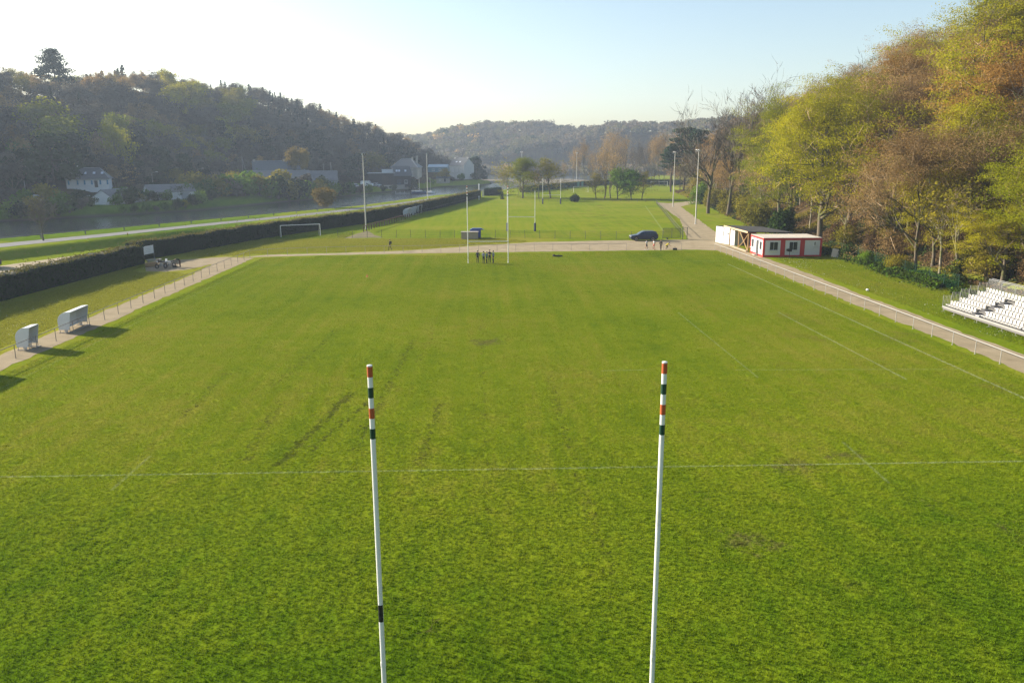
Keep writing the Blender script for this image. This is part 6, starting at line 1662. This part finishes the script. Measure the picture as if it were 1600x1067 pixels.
# ------------------------------------------------------------------ poles, jetty, boat
POLEW = simple("grey pole timber", (0.25, 0.235, 0.22), 0.9)
def pole(label, x, y, h, lean=0.0, lamp=False, arms=True, stay=False):
    root = thing("street_lamp" if lamp else "utility_pole", label, "lamp" if lamp else "utility pole", (x, y, tz(x, y)), 0.3)
    m = MB(); m.tube([(0, 0, -0.3), (lean * h, 0, h)], [0.14, 0.09], 8); m.build("pole_shaft", POLEW, root)
    if lamp:
        m = MB(); m.tube([(lean * h, 0, h - 0.05), (lean * h + 1.4, 0, h + 0.25)], 0.05, 6); m.build("lamp_arm", GALV, root); m = MB(); m.box((lean * h + 1.6, 0, h + 0.27), (0.7, 0.3, 0.16)); m.build("lamp_head", simple("pale lamp head", (0.6, 0.6, 0.6)), root)
    elif arms:
        m = MB(); m.box((lean * h, 0, h - 0.4), (1.6, 0.1, 0.1)); 
        for k in (-0.6, 0, 0.6): m.lathe([(0.05, h - 0.35), (0.06, h - 0.25), (0.03, h - 0.18)], (lean * h + k, 0, 0), 6)
        m.build("cross_arm", POLEW, root)
    if stay:
        m = MB(); m.tube([(1.8, 0, -0.2), (lean * h, 0, h)], 0.09, 6); m.build("stay_pole", POLEW, root)
x, y = sight(379, 365); pole("tall braced utility pole left of the slate house", x, y, 9, 0.0, stay=True)
x, y = sight(506, 352); pole("utility pole, left one of the two right of the warehouse", x, y, 9.5)
x, y = sight(517, 354); pole("braced utility pole, right one of the two right of the warehouse", x, y, 10, stay=True)
x, y = sight(278, 330); pole("leaning utility pole among trees right of the white house", x, y, 9, -0.04)
x, y = sight(288, 300); pole("thin short utility pole near the bank shrubs", x, y, 7, arms=False)
x, y = sight(309, 312); pole("street lamp with an arm near the bank shrubs", x, y, 8.5, lamp=True)
x, y = sight(236, 300); pole("street lamp behind the long low barn", x, y, 8.0, lamp=True)
x, y = sight(34, 268); pole("thin pale pole on the far left of the far bank", x, y, 6.5, arms=False)
# sailing boat at a pontoon
root = thing("sailing_boat", "white and navy sailing boat with bare mast moored on the river", "boat", (-31.0, 363.5, -1.5), 0.25)
V = []; F = []
st = [(-3.4, 0.75, 0.9), (-2.4, 1.05, 0.95), (-0.5, 1.2, 1.0), (1.5, 0.95, 1.08), (2.8, 0.5, 1.18), (3.5, 0.05, 1.28)]
for (x, w, z) in st: V += [(x, -w, z), (x * 0.97, -w * 0.85, 0.25), (x * 0.92, 0, -0.25), (x * 0.97, w * 0.85, 0.25), (x, w, z)]
for i in range(len(st) - 1):
    for j in range(4): F.append((i * 5 + j, i * 5 + j + 1, i * 5 + 5 + j + 1, i * 5 + 5 + j))
    F.append((i * 5 + 4, i * 5, i * 5 + 5, i * 5 + 9))
F.append((0, 1, 2, 3, 4)); m = MB(); m.add(V, F); m.build("hull", simple("navy hull paint", (0.03, 0.06, 0.16), 0.3), root)
m = MB(); m.prism([(-1.6, 1.0), (1.8, 1.1), (1.3, 1.55), (-1.4, 1.6)], -0.6, 0.6, 'y'); m.build("cabin_top", PW, root, bevel=0.05)
m = MB(); m.box((-2.4, 0, 1.3), (1.6, 1.5, 0.5)); m.build("cockpit_cover", simple("pale canvas", (0.55, 0.55, 0.55), 0.9), root, bevel=0.1)
m = MB(); m.tube([(0.3, 0, 1.1), (0.3, 0, 10.6)], 0.08, 8); m.tube([(0.3, 0, 2.2), (-2.8, 0, 2.1)], 0.06, 8); m.tube([(0.3, -.7, 7.2), (0.3, .7, 7.2)], 0.025, 6)
for e in ((3.4, 0, 1.3), (-3.3, 0, 1.0)): m.tube([e, (0.3, 0, 10.5)], 0.012, 4)
for e in (-1.1, 1.1): m.tube([(0.3, e, 1.05), (0.3, e * 0.6, 7.2), (0.3, 0, 10.4)], 0.012, 4)
m.build("mast", GALV, root)
root = thing("sailing_boat", "smaller white sailing boat just right of the navy one", "boat", (-26.0, 364.5, -1.5), -0.5)
m = MB(); m.add([(v[0] * 0.7, v[1] * 0.7, v[2] * 0.8) for v in V], F); m.build("hull", PW, root)
m = MB(); m.prism([(-0.9, .8), (1.1, .85), (0.8, 1.15), (-0.8, 1.2)], -0.4, 0.4, 'y'); m.build("cabin_top", PW, root, bevel=0.04)
m = MB(); m.tube([(0.2, 0, .9), (0.2, 0, 7.2)], 0.06, 8); m.tube([(0.2, 0, 1.6), (-1.8, 0, 1.6)], 0.04, 6); m.build("mast", GALV, root)
m = MB(); m.box((0, 0, 0.15), (6.5, 1.4, 0.4)); 
for k in range(4): m.tube([(-3 + 2 * k, 0.8, -1.5), (-3 + 2 * k, 0.8, 1.2)], 0.1, 6)
o = m.build("pontoon", simple("grey pontoon planks", (0.40, 0.39, 0.37), 0.9), None); o.location = (-38.5, 364.5, -1.5); o.rotation_euler = (0, 0, 0.05); tag(o, "grey floating pontoon left of the sailing boats", "pontoon")
m = MB(); m.tube([(0, 0, -2), (0, 0, 2.6)], 0.22, 8); m.lathe([(0.34, 2.6), (0.34, 3.1), (0.1, 3.3)], n=8); o = m.build("channel_marker", PW, None); o.location = (*sight(749, 395), -1.5); tag(o, "white channel marker post standing in the bright water", "marker")
# ================================================================== VEHICLES
def car_paint(name, c): 
    t = NT(name); return t.done(t.bsdf(c, 0.34, 0.1, 0.4, **{"Coat Weight": 0.35, "Coat Roughness": 0.1}))
TYRE = simple("tyre rubber", (0.018, 0.018, 0.018), 0.85)
RIM = simple("alloy rim", (0.5, 0.5, 0.5), 0.3, 0.8)
LAMP = simple("clear headlamp", (0.72, 0.72, 0.72), 0.12)
RLAMP = simple("red tail lamp", (0.35, 0.02, 0.02), 0.2)
def car(name, label, cat, x, y, z, rz, paint, L=4.85, W=1.9, H=1.72, van=False, sc=1.0):
    """front towards local -X"""
    root = thing(name, label, cat, (x, y, z), rz); root.scale = (sc,) * 3
    if van: side = [(-2.42, 0.42), (-2.42, 0.95), (-2.30, 1.10), (-1.75, 1.22), (-1.05, H - 0.05), (-0.6, H), (2.2, H), (2.4, H - 0.12), (2.44, 0.9), (2.42, 0.38)]
    else: side = [(-2.40, 0.38), (-2.42, 0.72), (-2.28, 0.92), (-1.15, 1.08), (-0.35, 1.58), (0.1, 1.69), (1.55, 1.68), (2.05, 1.58), (2.33, 1.05), (2.42, 0.85), (2.38, 0.38)]
    belt = 1.05; kx = L / 4.85
    V = []; F = []; n = len(side)
    ys = [-1, -0.93, 0.93, 1]
    for t in ys:
        for (px, pz) in side:
            top = max(0, (pz - belt) / (H - belt)); w = W / 2 * (1 - 0.17 * top - (0.05 if abs(px) > 2.2 else 0))
            inset = 0.03 if abs(t) == 1 else 0
            V.append((px * kx * (1 - 0.006 * (abs(t) == 1)), (w - (0 if abs(t) == 1 else 0.0)) * (1 if t > 0 else -1) * (1.0 if abs(t) == 1 else 0.93), pz - (0.02 if abs(t) == 1 and pz > 1.5 else 0)))
    for k in range(3):
        for i in range(n - 1): F.append((k * n + i, k * n + i + 1, (k + 1) * n + i + 1, (k + 1) * n + i))
        F.append((k * n + n - 1, k * n, (k + 1) * n, (k + 1) * n + n - 1))
    F.append(tuple(range(n))); F.append(tuple(3 * n + i for i in range(n - 1, -1, -1)))
    m = MB(); m.add(V, F); m.build("body", paint, root, bevel=0.03)
    # glasshouse: side windows as panels a little proud of the body, windscreens
    for s in (-1, 1):
        def P(px, pz): 
            top = max(0, (pz - belt) / (H - belt)); return (px * kx, s * (W / 2 * (1 - 0.17 * top) + 0.006), pz)
        panes = [((-1.0, 1.10), (-0.05, 1.10), (-0.05, 1.54), (-0.38, 1.50))] + ([] if van else [((0.05, 1.10), (1.0, 1.10), (0.98, 1.56), (0.05, 1.56)), ((1.1, 1.12), (1.95, 1.12), (1.75, 1.50), (1.08, 1.55))])
        for q in panes:
            m = MB(); m.add([P(*p) for p in q], [(0, 1, 2, 3)]); m.build("side_window", GLASS, root)
        m = MB(); m.box((-0.95 * kx, s * (W / 2 + 0.08), 1.12), (0.16, 0.16, 0.13)); m.build("wing_mirror", paint, root, bevel=0.02)
        m = MB(); m.box((-2.36 * kx, s * (W / 2 - 0.32), 0.80), (0.16, 0.42, 0.16)); m.build("headlight", LAMP, root, bevel=0.03)
        m = MB(); m.box((2.36 * kx, s * (W / 2 - 0.22), 0.98), (0.14, 0.26, 0.24)); m.build("tail_light", RLAMP, root, bevel=0.02)
        if not van:
            m = MB(); m.tube([(-0.2 * kx, s * 0.66, 1.70), (0.0, s * 0.66, 1.75), (1.5 * kx, s * 0.66, 1.74), (1.7 * kx, s * 0.66, 1.67)], 0.02, 6); m.build("roof_rail", GALV, root)
        for wx in (-1.48, 1.45):
            m = MB(); m.lathe([(0.24, -0.115), (0.335, -0.10), (0.352, -0.05), (0.352, 0.05), (0.335, 0.10), (0.24, 0.115)], (0, 0, 0), 20, 0, 'y'); w = m.build("wheel", TYRE, root, smooth=False); w.location = (wx * kx, s * (W / 2 - 0.09), 0.352)
            m = MB(); m.lathe([(0.05, s * 0.10), (0.23, s * 0.118), (0.235, s * 0.09)], (0, 0, 0), 16, 0, 'y'); 
            for k in range(5):
                a = k * 1.2566; m.box((math.cos(a) * 0.12, s * 0.12, math.sin(a) * 0.12), (0.05, 0.02, 0.05))
            m.build("rim", RIM, w)
            m = MB(); a = [math.radians(t) for t in range(0, 181, 20)]
            m.add([(wx * kx + math.cos(t) * 0.43, s * (W / 2 + 0.008), 0.352 + math.sin(t) * 0.43) for t in a] + [(wx * kx + math.cos(t) * 0.37, s * (W / 2 + 0.008), 0.352 + math.sin(t) * 0.37) for t in a], [(i, i + 1, 10 + i + 1, 10 + i) for i in range(9)]); m.build("wheel_arch", PBLK, root)
    m = MB()
    if van: m.add([(-1.72 * kx, -0.78, 1.26), (-1.72 * kx, 0.78, 1.26), (-1.08 * kx, 0.70, H - 0.12), (-1.08 * kx, -0.70, H - 0.12)], [(0, 1, 2, 3)])
    else: m.add([(-1.10 * kx, -0.80, 1.13), (-1.10 * kx, 0.80, 1.13), (-0.40 * kx, 0.70, 1.57), (-0.40 * kx, -0.70, 1.57)], [(0, 1, 2, 3)])
    o = m.build("windscreen", GLASS, root); o.location = (-0.02, 0, 0.02)
    m = MB(); m.box((-2.41 * kx, 0, 0.66), (0.06, 0.8, 0.22)); m.build("grille", PBLK, root)
    m = MB(); m.box((2.41 * kx, 0, 0.62), (0.04, 0.52, 0.12)); m.build("number_plate", PW, root)
    m = MB(); m.box((0, 0, 0.30), (L * 0.9, W * 0.9, 0.16)); m.build("sill", PBLK, root)
    return root
car("parked_car", "dark blue estate car parked on the gravel behind the far railing", "car", 27.3, 140.0, 0.0, 0.0, car_paint("dark blue car paint", (0.006, 0.015, 0.055)))
car("parked_car", "dark grey car parked on the gravel lot at the left picture edge", "car", -69.0, 109.6, 0.0, 0.75, car_paint("grey car paint", (0.05, 0.05, 0.055)))
x, y = sight(573, 384); car("parked_van", "white camper van on the quay by the dark timber building", "van", x, y, tz(x, y), 2.9, PW, H=2.3, van=True, sc=1.2)
for k, (u, D, lab, p, dz) in enumerate(((346, 318, "white van half hidden by shrubs left of the warehouse", PW, 0), (357, 322, "pale car behind the shrubs left of the warehouse", car_paint("silver paint", (0.5, 0.5, 0.5)), 0), (546, 374, "white car in the yard right of the shrubs", PW, 0), (555, 376, "silver car in the yard beside the white car", car_paint("pale silver paint", (0.42, 0.44, 0.46)), 0), (588, 386, "small pale car right of the white camper van", car_paint("pale blue paint", (0.3, 0.35, 0.4)), 0))):
    x, y = sight(u, D); car("parked_van" if k == 0 else "parked_car", lab, "van" if k == 0 else "car", x, y, tz(x, y), 0.5 + k * 0.5, p, H=2.1 if k == 0 else 1.72, van=(k == 0))
x, y = sight(63, 262); 
# caravan-like white shapes on the far left bank
for k, (u, D, lab) in enumerate(((57, 272, "white caravan on the far bank, left of the white house"), (76, 280, "small white caravan right of the other caravan"))):
    x, y = sight(u, D); root = thing("caravan", lab, "caravan", (x, y, tz(x, y)), 0.4 + k)
    m = MB(); m.prism([(-2.2, 0.5), (2.1, 0.5), (2.4, 1.4), (1.9, 2.4), (-1.9, 2.45), (-2.4, 1.6)], -1.05, 1.05, 'y'); m.build("body", PW, root, bevel=0.08)
    m = MB(); m.box((-0.8, -1.06, 1.7), (1.0, 0.03, 0.6)); m.box((1.0, -1.06, 1.7), (0.9, 0.03, 0.6)); m.build("window", GLASS, root)
    m = MB(); m.lathe([(0.2, -1.1), (0.3, -1.08), (0.3, -0.92), (0.2, -0.9)], (0, 0, 0.3), 12, 0, 'y'); m.tube([(2.1, 0, 0.5), (3.2, 0, 0.45)], 0.05, 6); m.build("wheel", TYRE, root)

def motorbike(label, x, y, rz, tank):
    """front towards local +Y"""
    root = thing("motorbike", label, "motorbike", (x, y, 0), rz)
    for yy in (-0.70, 0.72):
        m = MB()
        for k in range(20):
            a0, a1 = k * math.pi / 10, (k + 1) * math.pi / 10
            m.tube([(0, yy + math.cos(a0) * 0.28, 0.33 + math.sin(a0) * 0.28), (0, yy + math.cos(a1) * 0.28, 0.33 + math.sin(a1) * 0.28)], 0.06, 6, caps=False)
        w = m.build("wheel", TYRE, root)
        m = MB(); m.lathe([(0.03, -0.06), (0.06, -0.03), (0.06, 0.03), (0.03, 0.06)], (0, yy, 0.33), 8, 0, 'x')
        for k in range(6): a = k * 1.047; m.tube([(0, yy, 0.33), (0, yy + math.cos(a) * 0.24, 0.33 + math.sin(a) * 0.24)], 0.008, 4)
        m.build("rim", RIM, w)
    m = MB(); m.box((0, -0.02, 0.45), (0.30, 0.46, 0.36)); m.tube([(0.12, -0.1, 0.35), (0.16, -0.5, 0.30), (0.16, -0.95, 0.38)], 0.05, 8); m.build("engine", GALV, root, bevel=0.02)
    m = MB(); m.prism([(-0.18, 0.72), (0.36, 0.80), (0.34, 0.98), (0.1, 1.04), (-0.16, 0.92)], -0.15, 0.15, 'x'); m.build("fuel_tank", tank, root, bevel=0.05)
    m = MB(); m.prism([(-0.85, 0.84), (-0.18, 0.76), (-0.16, 0.88), (-0.5, 0.90), (-0.86, 0.98)], -0.13, 0.13, 'x'); m.build("seat", PBLK, root, bevel=0.03)
    m = MB()
    for s in (-1, 1): m.tube([(s * 0.09, 0.72, 0.33), (s * 0.09, 0.50, 0.98)], 0.028, 6)
    m.tube([(-0.38, 0.30, 1.08), (-0.12, 0.46, 1.06), (0.12, 0.46, 1.06), (0.38, 0.30, 1.08)], 0.02, 6); m.build("handlebar", DKMET, root)
    m = MB(); m.lathe([(0.03, 0.50), (0.10, 0.54), (0.10, 0.66)], (0, 0, 0.93), 12, 0, 'y'); m.build("headlight", LAMP, root)
    m = MB(); m.prism([(0.42, 0.95), (0.62, 0.9), (0.50, 1.28), (0.42, 1.3)], -0.17, 0.17, 'x'); m.build("fairing", tank, root, bevel=0.03)
motorbike("dark motorbike parked on the gravel spur, left one", -44.3, 108.6, 2.7, PBLK)
motorbike("white faired motorbike parked right of the dark motorbike", -43.2, 108.7, 2.7, PW)
# picnic table and box behind the bikes
root = thing("picnic_table", "weathered picnic table in the shade of the hedge behind the motorbikes", "table", (-46.6, 112.0, 0), 0.6)
m = MB(); m.box((0, 0, 0.74), (1.9, 0.8, 0.05)); m.build("table_top", POLEW, root)
for s in (-1, 1):
    m = MB(); m.box((0, s * 0.72, 0.45), (1.9, 0.28, 0.05)); m.build("bench", POLEW, root)
    m = MB(); m.tube([(s * 0.7, -0.72, 0), (s * 0.7, -0.25, 0.73)], 0.05, 6); m.tube([(s * 0.7, 0.72, 0), (s * 0.7, 0.25, 0.73)], 0.05, 6); m.tube([(s * 0.7, -0.72, 0.41), (s * 0.7, 0.72, 0.41)], 0.045, 6); m.build("leg", POLEW, root)
m = MB(); m.box((0, 0, 0.28), (1.5, 0.7, 0.5)); m.box((0, 0, 0.55), (1.56, 0.76, 0.05)); o = m.build("wooden_crate", WOODY, None, bevel=0.02); o.location = (-46.3, 110.2, 0); o.rotation_euler = (0, 0, 0.5); tag(o, "yellow wooden crate on the gravel below the notice board", "crate")

# ================================================================== PEOPLE
SHOE = simple("dark shoes", (0.02, 0.02, 0.022), 0.6)
HAIR = simple("dark brown hair", (0.025, 0.016, 0.010), 0.7)
def cloth(name, c): return simple(name, c, 0.9, var=0.15, scale=8)
def person(label, x, y, rz, pose, top, bottom, long_sleeve=True, long_leg=True, socks=None, H=1.76, hair=HAIR, pack=None):
    """one skinned body facing local +Y; pose gives the joints, materials are assigned by body region"""
    J = {"pelvis": (0, 0, .95), "waist": (0, 0, 1.10), "chest": (0, 0.01, 1.30), "neck": (0, 0.0, 1.47), "jaw": (0, 0.02, 1.545), "head": (0, 0.015, 1.65), "crown": (0, 0.0, 1.72)}
    for s, k in ((-1, "l"), (1, "r")):
        J.update({"sh" + k: (s * .17, 0, 1.42), "el" + k: (s * .24, -.02, 1.14), "wr" + k: (s * .25, .07, .90), "hd" + k: (s * .25, .09, .83), "hip" + k: (s * .09, 0, .90), "kn" + k: (s * .10, .03, .50), "an" + k: (s * .10, -.02, .09), "to" + k: (s * .11, .14, .035)})
    J.update(pose)
    R_ = {"pelvis": .125, "waist": .120, "chest": .135, "neck": .055, "jaw": .062, "head": .088, "crown": .06, "sh": .062, "el": .045, "wr": .030, "hd": .034, "hip": .088, "kn": .058, "an": .042, "to": .036}
    names = ["pelvis"] + [k for k in J if k != "pelvis"]; idx = {k: i for i, k in enumerate(names)}
    E = [("pelvis", "waist"), ("waist", "chest"), ("chest", "neck"), ("neck", "jaw"), ("jaw", "head"), ("head", "crown")]
    for k in "lr": E += [("chest", "sh" + k), ("sh" + k, "el" + k), ("el" + k, "wr" + k), ("wr" + k, "hd" + k), ("pelvis", "hip" + k), ("hip" + k, "kn" + k), ("kn" + k, "an" + k), ("an" + k, "to" + k)]
    vs = [Vector(J[k]) for k in names]; rad = [R_.get(k, R_.get(k[:-1])) for k in names]; reg = [k for k in names]; ed = [(idx[a], idx[b]) for a, b in E]
    for k, s in (("l", -1), ("r", 1)):      # five fingers, unequal and slightly curled, rooted in the palm
        h = Vector(J["hd" + k]); d = (h - Vector(J["wr" + k])).normalized(); side = Vector((0, 1, 0)); side = (side - d * side.dot(d)).normalized() if abs(d.y) < .95 else Vector((0, 0, 1)); inw = Vector((-s, 0, 0))
        for f, (off, ln) in enumerate(((.030, .075), (.010, .085), (-.010, .078), (-.028, .060))):
            a = h + side * off + d * .035; b = a + d * ln * .55 + inw * .008; c = b + d * ln * .4 + inw * .022
            i = len(vs); vs += [a, b, c]; rad += [.009, .008, .0065]; reg += ["fg" + k] * 3; ed += [(idx["hd" + k], i), (i, i + 1), (i + 1, i + 2)]
        a = h + side * .036 - d * .005; b = a + side * .028 + d * .03 + inw * .01; i = len(vs); vs += [a, b]; rad += [.010, .008]; reg += ["fg" + k] * 2; ed += [(idx["hd" + k], i), (i, i + 1)]
    me = bpy.data.meshes.new("person_skeleton"); me.from_pydata([tuple(v) for v in vs], ed, [])
    tmp = bpy.data.objects.new("person_skeleton", me); COL.objects.link(tmp)
    sk = tmp.modifiers.new("skin", 'SKIN'); sk.use_smooth_shade = True
    for i, sv in enumerate(me.skin_vertices[0].data): sv.radius = (rad[i], rad[i]); sv.use_root = (i == 0)
    tmp.modifiers.new("sub", 'SUBSURF').levels = 1
    dg = bpy.context.evaluated_depsgraph_get(); dg.update()
    body = bpy.data.meshes.new_from_object(tmp.evaluated_get(dg)); body.name = "person"
    bpy.data.objects.remove(tmp)
    for mt in (SKIN, top, bottom, socks or SHOE, SHOE): body.materials.append(mt)
    P = np.array([tuple(v) for v in vs])
    for p in body.polygons:
        c = np.array(p.center); k = reg[int(np.argmin(((P - c) ** 2).sum(1) - (np.array(rad) ** 2)))]
        # project on the limb to see how far along it the face sits
        def along(a, b):
            A, B = np.array(J[a]), np.array(J[b]); return float(np.dot(c - A, B - A) / np.dot(B - A, B - A))
        side = k[-1] if k[-1] in "lr" and k not in ("collar",) else None
        mi = 1
        if k in ("jaw", "head", "crown") or (k == "neck" and c[2] > J["neck"][2] + 0.01): mi = 0
        elif k.startswith("fg") or k.startswith("hd"): mi = 0
        elif k.startswith("wr") or k.startswith("el"):
            t = along("sh" + side, "el" + side); u = along("el" + side, "wr" + side)
            mi = 1 if (long_sleeve and u < 0.93) or (not long_sleeve and t < 0.55) else 0
        elif k in ("pelvis",) or k.startswith("hip"): mi = 2 if (k.startswith("hip") or c[2] < J["pelvis"][2] + 0.06 or True) else 1
        elif k.startswith("kn"):
            t = along("hip" + side, "kn" + side); mi = 2 if (long_leg or t < 0.62) else 0
        elif k.startswith("an"):
            u = along("kn" + side, "an" + side); mi = 2 if (long_leg and u < 0.95) else (4 if u > 0.9 else (3 if (socks and u > 0.35) else (0 if u < 0.9 else 4)))
        elif k.startswith("to"): mi = 4
        p.material_index = mi; p.use_smooth = True
    o = link("person", body, None, (x, y, 0.0), rz, H / 1.76)
    tag(o, label, "person")
    hd = Vector(J["head"]); axis = (Vector(J["crown"]) - Vector(J["jaw"])).normalized(); fwd_ = Vector((0, 1, 0)); fwd_ = (fwd_ - axis * fwd_.dot(axis)); fwd_ = fwd_.normalized() if fwd_.length > .05 else Vector((0, 0, -1)); sd = fwd_.cross(axis)
    m = MB(); V = []; F = []; n = 12
    for i in range(6):
        ph = math.radians(90 - i * 24)
        for kk in range(n):
            a = 2 * math.pi * kk / n; r = 0.104 * math.cos(ph); z = 0.104 * math.sin(ph)
            q = hd + axis * (0.018 + z) + (sd * math.cos(a) + fwd_ * (math.sin(a))) * r - fwd_ * (0.012 + (0.055 if math.sin(a) > 0.2 and i > 2 else 0)); V.append(q)
    for i in range(5):
        for kk in range(n): F.append((i * n + kk, i * n + (kk + 1) % n, (i + 1) * n + (kk + 1) % n, (i + 1) * n + kk))
    m.add(V, F); m.build("hair", hair, o, smooth=True)
    for s, nm in ((-1, "ear"), (1, "ear")):
        m = MB(); c = hd + sd * s * .088 + axis * -.01; m.tube([c - axis * .03, c, c + axis * .028], [.008, .014, .009], 6); m.build(nm, SKIN, o)
        m = MB(); c = hd + sd * s * .032 + fwd_ * .080 + axis * .005; m.lathe([(.002, -.008), (.010, -.003), (.010, .003), (.002, .008)], tuple(c), 8); m.build("eye", SHOE, o)
    m = MB(); c = hd + fwd_ * .086; m.tube([c + axis * .012, c + fwd_ * .014 - axis * .022, c - axis * .03], [.006, .012, .006], 6); m.build("nose", SKIN, o)
    m = MB(); c = hd + fwd_ * .078 - axis * .062; m.tube([c - sd * .022, c + fwd_ * .004, c + sd * .022], [.004, .006, .004], 6); m.build("mouth", simple("lips", (0.30, 0.12, 0.10), 0.6), o)
    if pack:
        m = MB(); c = Vector(J["chest"]) - Vector((0, .20, .02)); m.box(tuple(c), (.32, .20, .46)); q = m.build("rucksack_body", pack, None, bevel=.05); q.location = (x, y, 0); q.rotation_euler = (0, 0, rz); q.scale = (H / 1.76,) * 3
        q.name = "rucksack"; tag(q, "black rucksack on the back of the walker by the railing", "rucksack")
    return o
NAVYC = cloth("navy tracksuit", (0.014, 0.020, 0.050)); BLKC = cloth("black cloth", (0.010, 0.010, 0.012)); GREYC = cloth("grey blue jacket", (0.20, 0.23, 0.30)); WHC = cloth("white shirt", (0.72, 0.70, 0.68)); REDC = cloth("red shorts", (0.50, 0.03, 0.02))
YELC = cloth("yellow bib", (0.62, 0.50, 0.03)); DBRN = cloth("brown tracksuit", (0.05, 0.035, 0.025)); DGRN = cloth("dark green coat", (0.012, 0.022, 0.014)); BRNT = cloth("brown trousers", (0.10, 0.045, 0.025)); TEALT = cloth("teal bib", (0.03, 0.10, 0.13))
def m_(**k): return k
POCKET = m_(ell=(-.27, -.08, 1.16), wrl=(-.19, .06, .97), hdl=(-.16, .09, .91), elr=(.27, -.08, 1.16), wrr=(.19, .06, .97), hdr=(.16, .09, .91))
FOLD = m_(ell=(-.25, .02, 1.15), wrl=(-.02, .17, 1.18), hdl=(.06, .16, 1.19), elr=(.25, .02, 1.15), wrr=(.04, .19, 1.13), hdr=(-.05, .18, 1.12))
STEP = m_(knl=(-.10, .16, .52), anl=(-.10, .18, .10), tol=(-.10, .33, .05), knr=(.10, -.06, .50), anr=(.10, -.30, .16), tor=(.10, -.20, .05), ell=(-.25, -.12, 1.16), wrl=(-.23, -.10, .92), hdl=(-.23, -.08, .85), elr=(.25, .06, 1.15), wrr=(.22, .24, 1.02), hdr=(.21, .29, .97))
RUN = m_(knl=(-.10, .30, .66), anl=(-.10, .12, .34), tol=(-.10, .24, .24), knr=(.10, -.05, .50), anr=(.10, -.22, .12), tor=(.10, -.10, .04), ell=(-.26, -.20, 1.20), wrl=(-.22, .02, 1.10), hdl=(-.21, .08, 1.12), elr=(.26, .10, 1.16), wrr=(.16, .30, 1.22), hdr=(.14, .34, 1.27), chest=(0, .06, 1.29), neck=(0, .09, 1.46), jaw=(0, .13, 1.53), head=(0, .13, 1.63), crown=(0, .12, 1.70), shl=(-.17, .05, 1.41), shr=(.17, .05, 1.41))
BEND = m_(waist=(0, .10, 1.08), chest=(0, .30, 1.12), neck=(0, .46, 1.09), jaw=(0, .52, 1.06), head=(0, .61, 1.03), crown=(0, .67, 1.01), shl=(-.17, .42, 1.10), shr=(.17, .42, 1.10), ell=(-.18, .46, .80), wrl=(-.12, .50, .56), hdl=(-.11, .51, .49), elr=(.18, .46, .80), wrr=(.12, .50, .56), hdr=(.11, .51, .49))
CROUCH = m_(pelvis=(0, -.12, .52), waist=(0, .0, .66), chest=(0, .18, .80), neck=(0, .33, .90), jaw=(0, .40, .92), head=(0, .47, .98), crown=(0, .50, 1.04), hipl=(-.10, -.10, .50), hipr=(.10, -.10, .50), knl=(-.17, .30, .50), anl=(-.14, .02, .10), tol=(-.15, .17, .04), knr=(.15, .22, .30), anr=(.13, -.20, .14), tor=(.13, -.12, .04),
            shl=(-.17, .28, .87), shr=(.17, .28, .87), ell=(-.22, .45, .66), wrl=(-.14, .60, .58), hdl=(-.12, .65, .54), elr=(.22, .45, .64), wrr=(.16, .62, .52), hdr=(.14, .67, .48))
person("person in navy tracksuit standing alone, left of the huddle under the posts", -1.55, 111.0, 0.2, POCKET, NAVYC, BLKC)
person("person in grey blue top at the left of the huddle, back to the camera", -0.72, 110.2, -0.4, FOLD, GREYC, NAVYC)
person("person in black near the middle of the huddle, with a dark bib", -0.28, 110.35, 1.2, POCKET, TEALT, BLKC, H=1.70)
person("tallest person of the huddle, in a navy jacket", 0.12, 110.9, 3.0, FOLD, NAVYC, BLKC, H=1.88)
person("person in pale jacket at the right end of the huddle", 0.62, 110.75, 1.9, POCKET, GREYC, NAVYC, H=1.78)
person("person in black walking behind the far railing with a black rucksack", -15.7, 127.3, 1.45, STEP, BLKC, BLKC, pack=BLKC)
person("person in white shirt and dark shorts jogging, leftmost of the three players", 24.7, 124.1, 0.6, STEP, WHC, BLKC, long_sleeve=False, long_leg=False, socks=WHC)
person("person in white shirt and red shorts running between two others", 26.0, 124.6, 1.7, RUN, WHC, REDC, long_sleeve=False, long_leg=False, socks=REDC)
person("person in dark brown tracksuit walking, rightmost of the three players", 26.9, 123.8, 2.6, STEP, DBRN, DBRN)
person("person in yellow bib crouching behind the short railing piece", 28.4, 126.5, -1.5, CROUCH, YELC, cloth("olive trousers", (0.16, 0.14, 0.05)), long_sleeve=False)
person("person in dark coat bending over on the gravel right of the motorbikes", -42.0, 109.2, 1.5, BEND, DGRN, BRNT)
m = MB(); m.box((0, 0, 0.14), (0.45, 0.28, 0.26)); m.tube([(-.12, 0, .27), (0, 0, .36), (.12, 0, .27)], .015, 6); o = m.build("kit_bag", PBLK, None, bevel=0.04); o.location = (-42.75, 109.15, 0); tag(o, "black bag on the gravel under the bending person", "bag")

build_haze()
